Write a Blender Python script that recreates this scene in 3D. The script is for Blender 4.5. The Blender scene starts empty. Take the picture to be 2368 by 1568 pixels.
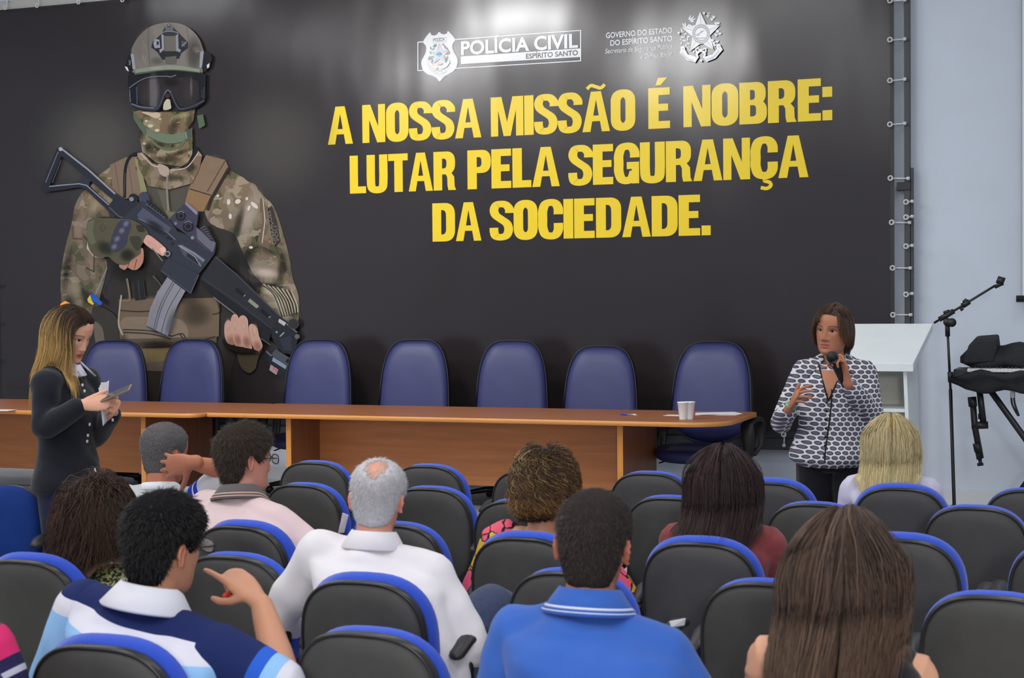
import bpy, bmesh, math, random
import numpy as np
from mathutils import Vector, Matrix
from mathutils.geometry import tessellate_polygon

SC = bpy.context.scene
COL = SC.collection
random.seed(7)
RNG = np.random.default_rng(7)

# ------------------------------------------------------------------ camera
IW, IH, FPX, EYE = 2368, 1568, 3600.0, 1.70
YAW = math.atan(FPX / 9400.0)
PIT = math.atan(84 / FPX)
ROLL = math.radians(.46)
_F = np.array([-math.sin(YAW)*math.cos(PIT), math.cos(YAW)*math.cos(PIT), -math.sin(PIT)])
_R0 = np.array([math.cos(YAW), math.sin(YAW), 0.0])
_U0 = np.cross(_R0, _F)
_R = _R0*math.cos(ROLL) - _U0*math.sin(ROLL)
_U = _U0*math.cos(ROLL) + _R0*math.sin(ROLL)
_C = np.array([0.0, 0.0, EYE])
cam_d = bpy.data.cameras.new('camera')
cam_d.sensor_width = 36.0
cam_d.lens = 36.0*FPX/IW
cam_d.clip_end = 100
cam_d.dof.use_dof = True
cam_d.dof.focus_distance = 11.0
cam_d.dof.aperture_fstop = 8.0
cam = bpy.data.objects.new('camera', cam_d)
COL.objects.link(cam)
cam.matrix_world = Matrix(((_R[0], _U[0], -_F[0], 0), (_R[1], _U[1], -_F[1], 0), (_R[2], _U[2], -_F[2], EYE), (0, 0, 0, 1)))
SC.camera = cam
SC.view_settings.view_transform = 'Standard'
SC.view_settings.look = 'None'
SC.view_settings.gamma = 1.0
SC.view_settings.exposure = 0.0
SC.cycles.max_bounces = 6
SC.cycles.diffuse_bounces = 4
SC.cycles.glossy_bounces = 3
SC.cycles.transparent_max_bounces = 24
SC.cycles.sample_clamp_indirect = 4.0
SC.cycles.use_denoising = True


def ray(u, v):
    return _F + (u-1184)/FPX*_R - (v-784)/FPX*_U
def atY(u, v, Y):
    r = ray(u, v); return _C + r*(Y/r[1])
def atZ(u, v, z):
    r = ray(u, v); return _C + r*((z-EYE)/r[2])

# ------------------------------------------------------------------ light
W = bpy.data.worlds.new('world'); SC.world = W
W.use_nodes = True
W.node_tree.nodes['Background'].inputs[0].default_value = (.72, .82, 1.0, 1)
W.node_tree.nodes['Background'].inputs[1].default_value = .32
def area(name, loc, rot, sx, sy, power, col, spread=180):
    l = bpy.data.lights.new(name, 'AREA'); l.shape = 'RECTANGLE'
    l.size, l.size_y, l.energy, l.color = sx, sy, power, col
    l.spread = math.radians(spread)
    o = bpy.data.objects.new(name, l); COL.objects.link(o)
    o.location = loc; o.rotation_euler = rot
    return o
CEIL_Z = 5.25
WALL_Y = 12.54
DAIS = 0.10
# unseen soft light added behind the camera to cast the speaker's shadow
area('added_back_light', (1.75, -5.0, 3.0), (math.radians(83), 0, math.radians(12)), .8, .8, 230, (1.0, .97, .93))
# ceiling lamps: one area light per luminaire, set just below its diffuser
LAMP_XY = [(x, y) for y in (-2.6, .6, 3.8, 7.0, 9.6) for x in (-9.6, -6.4, -3.2, 0.2)]
LAMP_W = {-2.6: 25, .6: 28, 3.8: 26, 7.0: 19, 9.6: 10}
for lx, ly in LAMP_XY:
    area('lamp_light', (lx, ly, CEIL_Z-.13), (0, 0, 0), 1.16, .52, LAMP_W[ly], (1.0, .99, .98))

# three unseen lamps added under the ceiling to put glare in the banner gloss
GLARE_LAMPS = [(-6.2, 8.3, 4.93, 52), (-5.1, 5.3, 4.93, 60), (-8.3, 5.6, 4.93, 60)]
for fx, fy, fz, tilt in GLARE_LAMPS:
    area('glare_light', (fx, fy+.035, fz-.012), (math.radians(tilt), 0, 0), 1.0, .26, 36, (1.0, .99, .98), 130)

# ------------------------------------------------------------------ materials
def lin(c):
    c = [x/255.0 for x in c]
    return tuple(x/12.92 if x <= .04045 else ((x+.055)/1.055)**2.4 for x in c)
_M = {}
def nd(nt, t, **kw):
    n = nt.nodes.new(t)
    for k, v in kw.items():
        if k.startswith('i_'):
            n.inputs[int(k[2:])].default_value = v
        else:
            setattr(n, k, v)
    return n
def new_mat(name):
    m = bpy.data.materials.new(name); m.use_nodes = True
    nt = m.node_tree; b = nt.nodes['Principled BSDF']
    return m, nt, b
def coords(nt, kind='Object', scale=(1, 1, 1)):
    tc = nd(nt, 'ShaderNodeTexCoord'); mp = nd(nt, 'ShaderNodeMapping')
    mp.inputs['Scale'].default_value = scale
    nt.links.new(tc.outputs[kind], mp.inputs[0])
    return mp.outputs[0]
def noise_tex(nt, vec, scale, detail=4, rough=.6):
    n = nd(nt, 'ShaderNodeTexNoise'); n.inputs['Scale'].default_value = scale
    n.inputs['Detail'].default_value = detail; n.inputs['Roughness'].default_value = rough
    nt.links.new(vec, n.inputs['Vector'])
    return n
def ramp(nt, fac, stops, interp='LINEAR'):
    r = nd(nt, 'ShaderNodeValToRGB'); r.color_ramp.interpolation = interp
    e = r.color_ramp.elements
    while len(e) < len(stops): e.new(.5)
    for el, (p, c) in zip(e, stops):
        el.position = p; el.color = (*lin(c), 1)
    nt.links.new(fac, r.inputs[0])
    return r.outputs[0]
def add_bump(nt, b, h, strength, dist=.01):
    bp = nd(nt, 'ShaderNodeBump'); bp.inputs['Strength'].default_value = strength
    bp.inputs['Distance'].default_value = dist
    nt.links.new(h, bp.inputs['Height']); nt.links.new(bp.outputs[0], b.inputs['Normal'])
def M(name, c, rough=.5, spec=.5, metal=0, var=0.0, vs=6, bump=0.0, bs=60, bd=.004, sheen=0, coat=0, stretch=(1, 1, 1)):
    """plain procedural surface: colour with a little mottling and a grain bump"""
    if name in _M: return _M[name]
    m, nt, b = new_mat(name)
    b.inputs['Base Color'].default_value = (*lin(c), 1)
    b.inputs['Roughness'].default_value = rough
    b.inputs['Specular IOR Level'].default_value = spec
    b.inputs['Metallic'].default_value = metal
    if coat: b.inputs['Coat Weight'].default_value = coat
    if sheen: b.inputs['Sheen Weight'].default_value = sheen
    vec = coords(nt, 'Object', stretch)
    if var:
        n = noise_tex(nt, vec, vs)
        lo = tuple(max(0, x*(1-var)) for x in c); hi = tuple(min(255, x*(1+var)) for x in c)
        nt.links.new(ramp(nt, n.outputs[0], [(.3, lo), (.7, hi)]), b.inputs['Base Color'])
    if bump:
        n2 = noise_tex(nt, vec, bs, 3)
        add_bump(nt, b, n2.outputs[0], bump, bd)
    _M[name] = m
    return m
def wood(name, c1, c2, rough=.38, axis=0):
    m, nt, b = new_mat(name)
    sc = [14.0, 14.0, 14.0]; sc[axis] = .9
    vec = coords(nt, 'Object', sc)
    n = noise_tex(nt, vec, 1.6, 6, .65)
    nt.links.new(ramp(nt, n.outputs[0], [(.28, c1), (.72, c2)]), b.inputs['Base Color'])
    b.inputs['Roughness'].default_value = rough
    return m
def attr_mat(name, rough=.5, spec=.4, alpha=False, bump=0, bs=80, bd=.003, sss=0):
    m, nt, b = new_mat(name)
    a = nd(nt, 'ShaderNodeAttribute', attribute_name='Col')
    nt.links.new(a.outputs['Color'], b.inputs['Base Color'])
    if alpha: nt.links.new(a.outputs['Alpha'], b.inputs['Alpha'])
    b.inputs['Roughness'].default_value = rough; b.inputs['Specular IOR Level'].default_value = spec
    if sss:
        b.inputs['Subsurface Weight'].default_value = sss
        b.inputs['Subsurface Radius'].default_value = (.012, .005, .003)
        b.inputs['Subsurface Scale'].default_value = 1
    if bump:
        n = noise_tex(nt, coords(nt), bs, 3); add_bump(nt, b, n.outputs[0], bump, bd)
    return m

# ------------------------------------------------------------------ objects
def empty(name, loc, rz=0, label=None, cat=None, group=None):
    o = bpy.data.objects.new(name, None); COL.objects.link(o)
    o.empty_display_size = .1
    o.location = loc; o.rotation_euler = (0, 0, rz)
    tag(o, label, cat, group)
    return o
def tag(o, label=None, cat=None, group=None, kind=None):
    if label: o['label'] = label
    if cat: o['category'] = cat
    if group: o['group'] = group
    if kind: o['kind'] = kind
    return o
def link(name, me, mat, parent=None, smooth=True):
    if mat is not None:
        for m in (mat if isinstance(mat, (list, tuple)) else [mat]): me.materials.append(m)
    me.polygons.foreach_set('use_smooth', [smooth]*len(me.polygons))
    o = bpy.data.objects.new(name, me); COL.objects.link(o)
    if parent is not None: o.parent = parent
    return o
def copy_tree(o, parent=None):
    c = o.copy(); COL.objects.link(c); c.parent = parent
    for ch in list(o.children): copy_tree(ch, c)
    return c
def nrm(v):
    v = np.asarray(v, float); return v/(np.linalg.norm(v)+1e-12)
class MB:
    """collects primitives and links them as one mesh object"""
    def __init__(s): s.v = []; s.f = []; s.mi = []; s.c = []
    def add(s, V, F, mi=0, col=(1, 1, 1, 1)):
        b = len(s.v)
        s.v.extend(tuple(map(float, p)) for p in V)
        s.f.extend(tuple(int(i)+b for i in q) for q in F)
        s.mi.extend([mi]*len(F)); s.c.extend([col]*len(V))
        return s
    def box(s, lo, hi, mi=0, rot=None, org=(0, 0, 0)):
        x0, y0, z0 = lo; x1, y1, z1 = hi
        V = np.array([(x0, y0, z0), (x1, y0, z0), (x1, y1, z0), (x0, y1, z0), (x0, y0, z1), (x1, y0, z1), (x1, y1, z1), (x0, y1, z1)], float)
        if rot is not None: V = V@np.array(rot).T+np.array(org)
        return s.add(V, [(0, 3, 2, 1), (4, 5, 6, 7), (0, 1, 5, 4), (1, 2, 6, 5), (2, 3, 7, 6), (3, 0, 4, 7)], mi)
    def loft(s, rings, mi=0, cap=True):
        """rings: list of (n,3) arrays"""
        n = len(rings[0]); V = np.concatenate(rings); F = []
        for i in range(len(rings)-1):
            for j in range(n):
                k = (j+1) % n
                F.append((i*n+j, i*n+k, (i+1)*n+k, (i+1)*n+j))
        if cap:
            F.append(tuple(range(n-1, -1, -1))); F.append(tuple((len(rings)-1)*n+j for j in range(n)))
        return s.add(V, F, mi)
    def tube(s, pts, r, n=10, mi=0, flat=1.0, side=None, round_ends=False):
        """swept tube; r scalar or list; flat = ratio of the radius along the side normal"""
        P = np.array(pts, float); K = len(P)
        rr = np.full(K, r, float) if np.isscalar(r) else np.array(r, float)
        fl = np.full(K, flat, float) if np.isscalar(flat) else np.array(flat, float)
        T = np.gradient(P, axis=0); T = T/(np.linalg.norm(T, axis=1, keepdims=True)+1e-12)
        a = np.array(side, float) if side is not None else (np.array([1., 0, 0]) if abs(T[0][0]) < .8 else np.array([0, 0, 1.]))
        A = []
        for i in range(K):
            a = a-T[i]*(a@T[i]); a = nrm(a); A.append(a)
        A = np.array(A); B = np.cross(T, A)
        if round_ends:
            P2, r2, f2, A2, B2 = [], [], [], [], []
            for q in (.98, .8, .45):
                P2.append(P[0]-T[0]*rr[0]*q*.95); r2.append(rr[0]*math.sqrt(1-q*q)+1e-5); f2.append(fl[0]); A2.append(A[0]); B2.append(B[0])
            P2 += list(P); r2 += list(rr); f2 += list(fl); A2 += list(A); B2 += list(B)
            for q in (.45, .8, .98):
                P2.append(P[-1]+T[-1]*rr[-1]*q*.95); r2.append(rr[-1]*math.sqrt(1-q*q)+1e-5); f2.append(fl[-1]); A2.append(A[-1]); B2.append(B[-1])
            P, rr, fl, A, B = np.array(P2), np.array(r2), np.array(f2), np.array(A2), np.array(B2)
        t = np.arange(n)*2*math.pi/n
        rings = [P[i]+rr[i]*(np.cos(t)[:, None]*A[i]+fl[i]*np.sin(t)[:, None]*B[i]) for i in range(len(P))]
        return s.loft(rings, mi)
    def cyl(s, p0, p1, r, n=16, mi=0, r1=None):
        p0 = np.array(p0, float); p1 = np.array(p1, float)
        return s.tube([p0, p1], [r, r if r1 is None else r1], n, mi)
    def ball(s, c, r, n=14, mi=0, axes=None):
        c = np.array(c, float); r = np.array([r]*3 if np.isscalar(r) else r, float)
        rings = []
        for i in range(1, n//2):
            ph = math.pi*i/(n//2)
            t = np.arange(n)*2*math.pi/n
            q = np.stack([np.sin(ph)*np.cos(t), np.sin(ph)*np.sin(t), np.full(n, -math.cos(ph))], 1)*r
            if axes is not None: q = q@np.array(axes)
            rings.append(q+c)
        return s.loft(rings, mi)
    def build(s, name, mat, parent=None, smooth=True, bevel=0, loc=None, col=False, seg=2):
        me = bpy.data.meshes.new(name)
        me.from_pydata(s.v, [], s.f)
        if any(s.mi): me.polygons.foreach_set('material_index', s.mi)
        if col:
            at = me.color_attributes.new('Col', 'FLOAT_COLOR', 'POINT')
            at.data.foreach_set('color', np.array(s.c, np.float32).ravel())
        o = link(name, me, mat, parent, smooth)
        if bevel:
            bv = o.modifiers.new('bevel', 'BEVEL'); bv.width = bevel; bv.segments = seg; bv.limit_method = 'ANGLE'; bv.angle_limit = math.radians(40)
            try: me.shade_smooth()
            except Exception: pass
            for p in me.polygons: p.use_smooth = False
        if loc is not None: o.location = loc
        return o
def rotz(a): return np.array([[math.cos(a), -math.sin(a), 0], [math.sin(a), math.cos(a), 0], [0, 0, 1]])
def rotx(a): return np.array([[1, 0, 0], [0, math.cos(a), -math.sin(a)], [0, math.sin(a), math.cos(a)]])
def roty(a): return np.array([[math.cos(a), 0, math.sin(a)], [0, 1, 0], [-math.sin(a), 0, math.cos(a)]])
def spline(P, n=8, closed=False):
    """Catmull-Rom through the points"""
    P = np.array(P, float); K = len(P); out = []
    for i in range(K if closed else K-1):
        if closed: a, b, c, d = P[i-1], P[i], P[(i+1) % K], P[(i+2) % K]
        else: a, b, c, d = P[max(i-1, 0)], P[i], P[i+1], P[min(i+2, K-1)]
        for j in range(n):
            t = j/n
            out.append(.5*((2*b)+(c-a)*t+(2*a-5*b+4*c-d)*t*t+(3*b-a-3*c+d)*t**3))
    if not closed: out.append(P[-1])
    return np.array(out)

# ------------------------------------------------------------------ the hall
m_wall = M('wall_paint', (200, 209, 222), .75, .2, var=.015, vs=2)
m_floor = M('floor_tile', (176, 172, 166), .32, .5, var=.05, vs=3)
m_ceil = M('ceiling_paint', (225, 226, 228), .9, .1)
m_white = M('white_lacquer', (224, 226, 226), .35, .5)
m_black = M('black_plastic', (26, 26, 29), .42, .5)
m_steel = M('grey_steel', (120, 122, 126), .35, .5, .9)
X0, X1, Y0 = -12.2, 2.6, -6.2
def slab(name, lo, hi, mat):
    o = MB().box(lo, hi).build(name, mat, None, False); tag(o, kind='structure'); return o
slab('floor', (X0-.2, Y0-.2, -.15), (X1+.2, WALL_Y+.2, 0), m_floor)
slab('ceiling', (X0-.2, Y0-.2, CEIL_Z), (X1+.2, WALL_Y+.2, CEIL_Z+.15), m_ceil)
slab('wall_front', (X0-.2, WALL_Y, 0), (X1+.2, WALL_Y+.2, CEIL_Z), m_wall)
slab('wall_left', (X0-.2, Y0, 0), (X0, WALL_Y, CEIL_Z), m_wall)
slab('wall_right', (X1, Y0, 0), (X1+.2, WALL_Y, CEIL_Z), m_wall)
wb = MB()
for lo, hi in (((X0, Y0-.2, 0), (1.1, Y0, CEIL_Z)), ((2.2, Y0-.2, 0), (X1, Y0, CEIL_Z)), ((1.1, Y0-.2, 0), (2.2, Y0, 2.4)), ((1.1, Y0-.2, 3.5), (2.2, Y0, CEIL_Z))): wb.box(lo, hi)
tag(wb.build('wall_back', m_wall, None, False), kind='structure')
wf = MB()
for lo, hi in (((1.1, Y0-.12, 2.4), (1.16, Y0-.06, 3.5)), ((2.14, Y0-.12, 2.4), (2.2, Y0-.06, 3.5)), ((1.1, Y0-.12, 2.4), (2.2, Y0-.06, 2.46)), ((1.1, Y0-.12, 3.44), (2.2, Y0-.06, 3.5))): wf.box(lo, hi)
tag(wf.build('added_window_1', m_white, None, False), kind='structure')  # unseen opening and frame, added to go with the back light
slab('trim_1', (X0, 9.55, 0), (X1, WALL_Y, DAIS), M('dais_vinyl', (186, 184, 182), .45, .4, var=.04, vs=4))
slab('baseboard_front', (X0, WALL_Y-.02, DAIS), (X1, WALL_Y, DAIS+.12), M('baseboard_paint', (205, 208, 214), .5, .4))
slab('trim_2', (X0, 11.40, DAIS), (-5.4+1.6, 11.43, DAIS+.004), M('seam_strip', (70, 70, 76), .6))

lamp0 = empty('ceiling_light', (LAMP_XY[0][0], LAMP_XY[0][1], CEIL_Z), 0, None, 'ceiling light', 'ceiling luminaires over the hall')
MB().box((-.64, -.32, -.07), (.64, .32, 0)).build('housing', m_white, lamp0, False, .01)
md, nt, b = new_mat('lamp_diffuser')
b.inputs['Base Color'].default_value = (.9, .9, .9, 1); b.inputs['Emission Color'].default_value = (.9, .95, 1, 1); b.inputs['Emission Strength'].default_value = 6
MB().box((-.58, -.26, -.085), (.58, .26, -.07)).build('diffuser', md, lamp0, False)
for i, (lx, ly) in enumerate(LAMP_XY):
    o = lamp0 if i == 0 else copy_tree(lamp0)
    o.location = (lx, ly, CEIL_Z)
    o['label'] = 'white rectangular luminaire mounted flat on the hall ceiling'

fl0 = empty('glare_lamp', GLARE_LAMPS[0][:3], 0, None, 'glare_lamp', 'unseen lamps added for the banner glare')  # unseen fixtures, made up to carry the banner glare lights
Rt_ = rotx(math.radians(GLARE_LAMPS[0][3]))
MB().box((-.54, -.16, .012), (.54, .16, .09), rot=Rt_).build('housing', m_black, fl0, False, .008)
MB().box((-.52, -.14, .002), (.52, .14, .012), rot=Rt_).build('lens', md, fl0, False)
for s in (-1, 1): MB().box((s*.45-.015, -.02, .05), (s*.45+.015, .02, .32)).build('bracket', m_black, fl0, False)
for i, (fx, fy, fz, tilt) in enumerate(GLARE_LAMPS):
    o = fl0 if i == 0 else copy_tree(fl0)
    o.location = (fx, fy, fz); o['label'] = 'unseen black lamp added on the ceiling to put glare on the banner'
# ------------------------------------------------------------------ the banner
BY = WALL_Y-.10
bt, bb = 4.585, .615
bx0 = atY(-5, 700, BY)[0]; bx1 = atY(2068, 400, BY)[0]
def WP(u, v): p = atY(u, v, BY); return p[0], p[2]
banner = empty('banner', ((bx0+bx1)/2, BY, bb), 0, 'wide black printed banner with yellow slogan hanging on the front wall', 'banner')
BO = np.array([(bx0+bx1)/2, BY, bb])
# vinyl: dark brown-grey, glossy, slightly uneven
mv, nt, b = new_mat('banner_vinyl')
b.inputs['Base Color'].default_value = (*lin((43, 38, 40)), 1)
b.inputs['Roughness'].default_value = .2; b.inputs['Specular IOR Level'].default_value = .55
vec = coords(nt, 'Object', (1, 1, .35))
n1 = noise_tex(nt, vec, 1.1, 2, .5); n2 = noise_tex(nt, coords(nt, 'Object', (90, 1, 2)), 3, 2, .5)
mx = nd(nt, 'ShaderNodeMath', operation='MULTIPLY_ADD'); mx.inputs[1].default_value = .0015
nt.links.new(n2.outputs[0], mx.inputs[0]); nt.links.new(n1.outputs[0], mx.inputs[2])
add_bump(nt, b, mx.outputs[0], .5, .05)
def vinyl_bump(nt, b):
    vec = coords(nt, 'Object', (1, 1, .35)); n1 = noise_tex(nt, vec, 1.1, 2, .5); add_bump(nt, b, n1.outputs[0], .55, .05)
N = 24
me = MB().box((bx0-BO[0], -.002, 0), (bx1-BO[0], .003, bt-bb))
me.build('vinyl_sheet', mv, banner, False)
# hem along the edges
hm = MB()
for z0, z1 in ((0, .03), (bt-bb-.03, bt-bb)): hm.box((bx0-BO[0], -.0045, z0), (bx1-BO[0], -.002, z1))
for x in (bx0-BO[0], bx1-BO[0]-.03): hm.box((x, -.0045, 0), (x+.03, -.002, bt-bb))
hm.build('hem', M('banner_hem', (34, 31, 34), .4, .5), banner, False)

def print_mat(name, rough=.22):
    m, nt, b = new_mat(name)
    a = nd(nt, 'ShaderNodeAttribute', attribute_name='Col')
    nt.links.new(a.outputs['Color'], b.inputs['Base Color']); nt.links.new(a.outputs['Alpha'], b.inputs['Alpha'])
    b.inputs['Roughness'].default_value = rough; b.inputs['Specular IOR Level'].default_value = .42
    vinyl_bump(nt, b)
    return m
m_ink = print_mat('ink')
m_camo, nt, b = new_mat('camo_ink')
a = nd(nt, 'ShaderNodeAttribute', attribute_name='Col')
vec = coords(nt, 'Object', (1, 1, .8))
w1 = noise_tex(nt, vec, 7.5, 2, .45); w2 = noise_tex(nt, coords(nt, 'Object', (.8, 1, 1.5)), 5.2, 3, .5)
c1 = ramp(nt, w1.outputs[0], [(0, (150, 140, 122)), (.43, (134, 118, 98)), (.56, (98, 100, 72)), (.66, (70, 56, 44))], 'CONSTANT')
c2 = ramp(nt, w2.outputs[0], [(0, (255, 255, 255)), (.36, (200, 188, 165)), (.45, (150, 132, 112))], 'CONSTANT')
mm = nd(nt, 'ShaderNodeMixRGB', blend_type='MIX')
msk = ramp(nt, w2.outputs[0], [(0, (255, 255, 255)), (.40, (0, 0, 0))], 'CONSTANT')
nt.links.new(msk, mm.inputs[0]); nt.links.new(c1, mm.inputs[1]); mm.inputs[2].default_value = (*lin((168, 156, 138)), 1)
ml = nd(nt, 'ShaderNodeMixRGB', blend_type='MULTIPLY'); ml.inputs[0].default_value = 1
nt.links.new(mm.outputs[0], ml.inputs[1]); nt.links.new(a.outputs['Color'], ml.inputs[2])
nt.links.new(ml.outputs[0], b.inputs['Base Color']); b.inputs['Roughness'].default_value = .22; b.inputs['Specular IOR Level'].default_value = .42
vinyl_bump(nt, b)

class Print:
    """flat printed shapes on the banner; later shapes lie a hair above earlier ones"""
    def __init__(s, tf=lambda x, y: (x, y), step=.00018, base=.006): s.mb = MB(); s.tf = tf; s.y = -base; s.step = step
    def P(s, pts, tf=None):
        tf = tf or s.tf
        out = []
        for x, y in pts:
            X, Z = WP(*tf(x, y)); out.append((X-BO[0], s.y, Z-BO[2]))
        return out
    def poly(s, pts, col, camo=False, smooth=False, alpha=1, tf=None, holes=()):
        s.y -= s.step
        q = np.array(pts, float)
        if smooth: q = spline(q, 6, True)
        loops = [s.P(q, tf)]+[s.P(h, tf) for h in holes]
        flat = [p for l in loops for p in l]
        tris = tessellate_polygon([[Vector(p) for p in l] for l in loops])
        F = []
        for a, b_, c in tris:
            A, B_, Cc = (np.array(flat[i]) for i in (a, b_, c))
            F.append((a, b_, c) if np.cross(B_-A, Cc-A)[1] < 0 else (c, b_, a))
        s.mb.add(flat, F, 1 if camo else 0, (*lin(col), alpha))
    def line(s, pts, w, col, smooth=False, tf=None, alpha=1, w2=None):
        P = np.array(pts, float)
        if smooth: P = spline(P, 6)
        T = np.gradient(P, axis=0); T /= np.linalg.norm(T, axis=1, keepdims=True)+1e-9
        Nn = np.stack([-T[:, 1], T[:, 0]], 1)
        ww = np.linspace(w, w if w2 is None else w2, len(P))[:, None]/2
        # miter at the corners
        for i in range(1, len(P)-1):
            a_ = nrm(P[i]-P[i-1]); b_ = nrm(P[i+1]-P[i]); t = nrm(a_+b_); Nn[i] = np.array([-t[1], t[0]])/max(.5, (t@a_))
        s.poly(list(P+Nn*ww)+list((P-Nn*ww)[::-1]), col, tf=tf, alpha=alpha)
    def blob(s, cx, cy, rx, ry, rot, col, alpha, tf=None, n=24):
        s.y -= s.step
        V, F, Cc = [], [], []
        R_ = [0, .35, .6, .8, 1.0]; Al = [1, .85, .5, .18, 0]
        cr, sr = math.cos(math.radians(rot)), math.sin(math.radians(rot))
        pts = []
        for r, al in zip(R_, Al):
            for j in range(n):
                t = 2*math.pi*j/n; x = rx*r*math.cos(t); y = ry*r*math.sin(t)
                pts.append((cx+x*cr-y*sr, cy+x*sr+y*cr)); Cc.append((*lin(col), alpha*al))
        V = s.P(pts, tf)
        for i in range(len(R_)-1):
            for j in range(n):
                k = (j+1) % n
                F.append((i*n+j, (i+1)*n+j, (i+1)*n+k, i*n+k))
        b0 = len(s.mb.v); s.mb.add(V, F, 0)
        s.mb.c[b0:] = Cc
    def build(s, name, parent=banner, label=None):
        o = s.mb.build(name, [m_ink, m_camo], parent, False, col=True)
        if label: o['label'] = label
        return o

# ---- slogan: heavy condensed capitals built as polygons
def rr(x0, y0, x1, y1, rx, ry, n=9, cor='abcd'):
    out = []
    for k, (cx, cy, a0) in zip('abcd', ((x1-rx, y1-ry, 0), (x0+rx, y1-ry, 90), (x0+rx, y0+ry, 180), (x1-rx, y0+ry, 270))):
        if k in cor:
            for i in range(n):
                t = math.radians(a0+90*i/(n-1)); out.append((cx+rx*math.copysign(abs(math.cos(t))**.85, math.cos(t)), cy+ry*math.copysign(abs(math.sin(t))**.85, math.sin(t))))
        else:
            out.append({'a': (x1, y1), 'b': (x0, y1), 'c': (x0, y0), 'd': (x1, y0)}[k])
    return out
ST, HB = .24, .182
def bar(x0, y0, x1, y1): return ([(x0, y0), (x1, y0), (x1, y1), (x0, y1)],)
def band(path, w=.232, sq=.76, n=8):
    """stroke whose horizontals are thinner than its verticals"""
    P = spline(np.array(path, float)*[1, 1/sq], n)
    T = np.gradient(P, axis=0); T /= np.linalg.norm(T, axis=1, keepdims=True)
    Nn = np.stack([-T[:, 1], T[:, 0]], 1)*w/2
    return ('strip', (P+Nn)*[1, sq], (P-Nn)*[1, sq])
def glyph(ch):
    o = .012
    O_ = (rr(0, -o, .60, 1+o, .30, .30), rr(ST, HB, .60-ST, 1-HB, .085, .13)[::-1])
    if ch in 'AÃ':
        g = [([(0, 0), (.20, 0), (.245, .26), (.435, .26), (.48, 0), (.68, 0), (.465, 1), (.215, 1)], [(.272, .40), (.408, .40), (.34, .80)][::-1])]
        w = .68
        if ch == 'Ã': g.append(band([(.12, 1.07), (.22, 1.15), (.34, 1.115), (.46, 1.08), (.56, 1.16)], .085, 1))
        return g, w
    if ch == 'N': return [([(0, 0), (.19, 0), (.19, .60), (.40, 0), (.62, 0), (.62, 1), (.43, 1), (.43, .42), (.22, 1), (0, 1)],)], .62
    if ch == 'O': return [O_], .60
    if ch == 'S': return [band([(.495, .69), (.49, .80), (.40, .905), (.28, .925), (.16, .90), (.105, .77), (.15, .64), (.29, .53), (.43, .42), (.475, .27), (.42, .12), (.29, .075), (.15, .10), (.105, .21), (.10, .32)], .222)], .58
    if ch == 'M': return [([(0, 0), (.19, 0), (.19, .66), (.33, 0), (.51, 0), (.65, .66), (.65, 0), (.84, 0), (.84, 1), (.56, 1), (.42, .36), (.28, 1), (0, 1)],)], .84
    if ch == 'I': return [bar(0, 0, ST, 1)], ST
    if ch in 'EÉ':
        g = [bar(0, 0, ST, 1), bar(0, 0, .50, HB), bar(0, 1-HB, .50, 1), bar(0, .43, .46, .43+HB*.95)]
        if ch == 'É': g.append(([(.17, 1.06), (.29, 1.06), (.44, 1.24), (.22, 1.24)],))
        return g, .51
    if ch == 'L': return [bar(0, 0, ST, 1), bar(0, 0, .47, HB)], .47
    if ch == 'U': return [band([(ST/2, 1), (ST/2, .7), (ST/2, .36), (.15, .13), (.30, .075), (.45, .13), (.60-ST/2, .36), (.60-ST/2, .7), (.60-ST/2, 1)], ST)], .60
    if ch == 'T': return [bar(.17, 0, .17+ST, 1), bar(0, 1-HB, .555, 1)], .555
    if ch in 'PRB':
        top = (rr(ST-.05, .41, .60, 1, .24, .27, 9, 'ad'), rr(ST, .41+HB*.85, .60-ST, 1-HB, .08, .10, 7, 'ad')[::-1])
        g = [bar(0, 0, ST, 1), top]
        if ch == 'R':
            g.append(([(.30, .44), (.50, .44), (.575, .34), (.585, .10), (.625, 0), (.41, 0), (.385, .12), (.38, .33), (.34, .41)],)); return g, .63
        if ch == 'B':
            g = [bar(0, 0, ST, 1), (rr(ST-.05, .46, .585, 1, .22, .25, 9, 'ad'), rr(ST, .58, .585-ST, 1-HB, .07, .08, 7, 'ad')[::-1]), (rr(ST-.05, 0, .61, .57, .24, .26, 9, 'ad'), rr(ST, HB, .61-ST, .45, .075, .09, 7, 'ad')[::-1])]; return g, .61
        return g, .59
    if ch in 'CÇ':
        g = [band([(.495, .62), (.49, .78), (.42, .90), (.30, .925), (.17, .88), (.107, .70), (.107, .5), (.107, .30), (.17, .12), (.30, .075), (.42, .10), (.49, .22), (.495, .40)])]
        if ch == 'Ç': g.append(band([(.33, .03), (.31, -.05), (.42, -.09), (.45, -.17), (.36, -.235), (.22, -.21)], .085, 1))
        return g, .60
    if ch == 'G': return [band([(.495, .64), (.49, .78), (.42, .90), (.30, .925), (.17, .88), (.107, .70), (.107, .5), (.107, .30), (.17, .12), (.29, .075), (.42, .13), (.485, .30)]), bar(.42, 0, .60, .50), bar(.30, .36, .60, .36+HB*.95)], .60
    if ch == 'D': return [(rr(0, 0, .61, 1, .28, .30, 9, 'ad'), rr(ST, HB, .61-ST, 1-HB, .10, .15, 7, 'ad')[::-1])], .61
    if ch == ':': return [bar(0, 0, .21, .24), bar(0, .55, .21, .79)], .21
    if ch == '.': return [bar(0, 0, .21, .24)], .21
YEL = (238, 208, 48)
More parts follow.
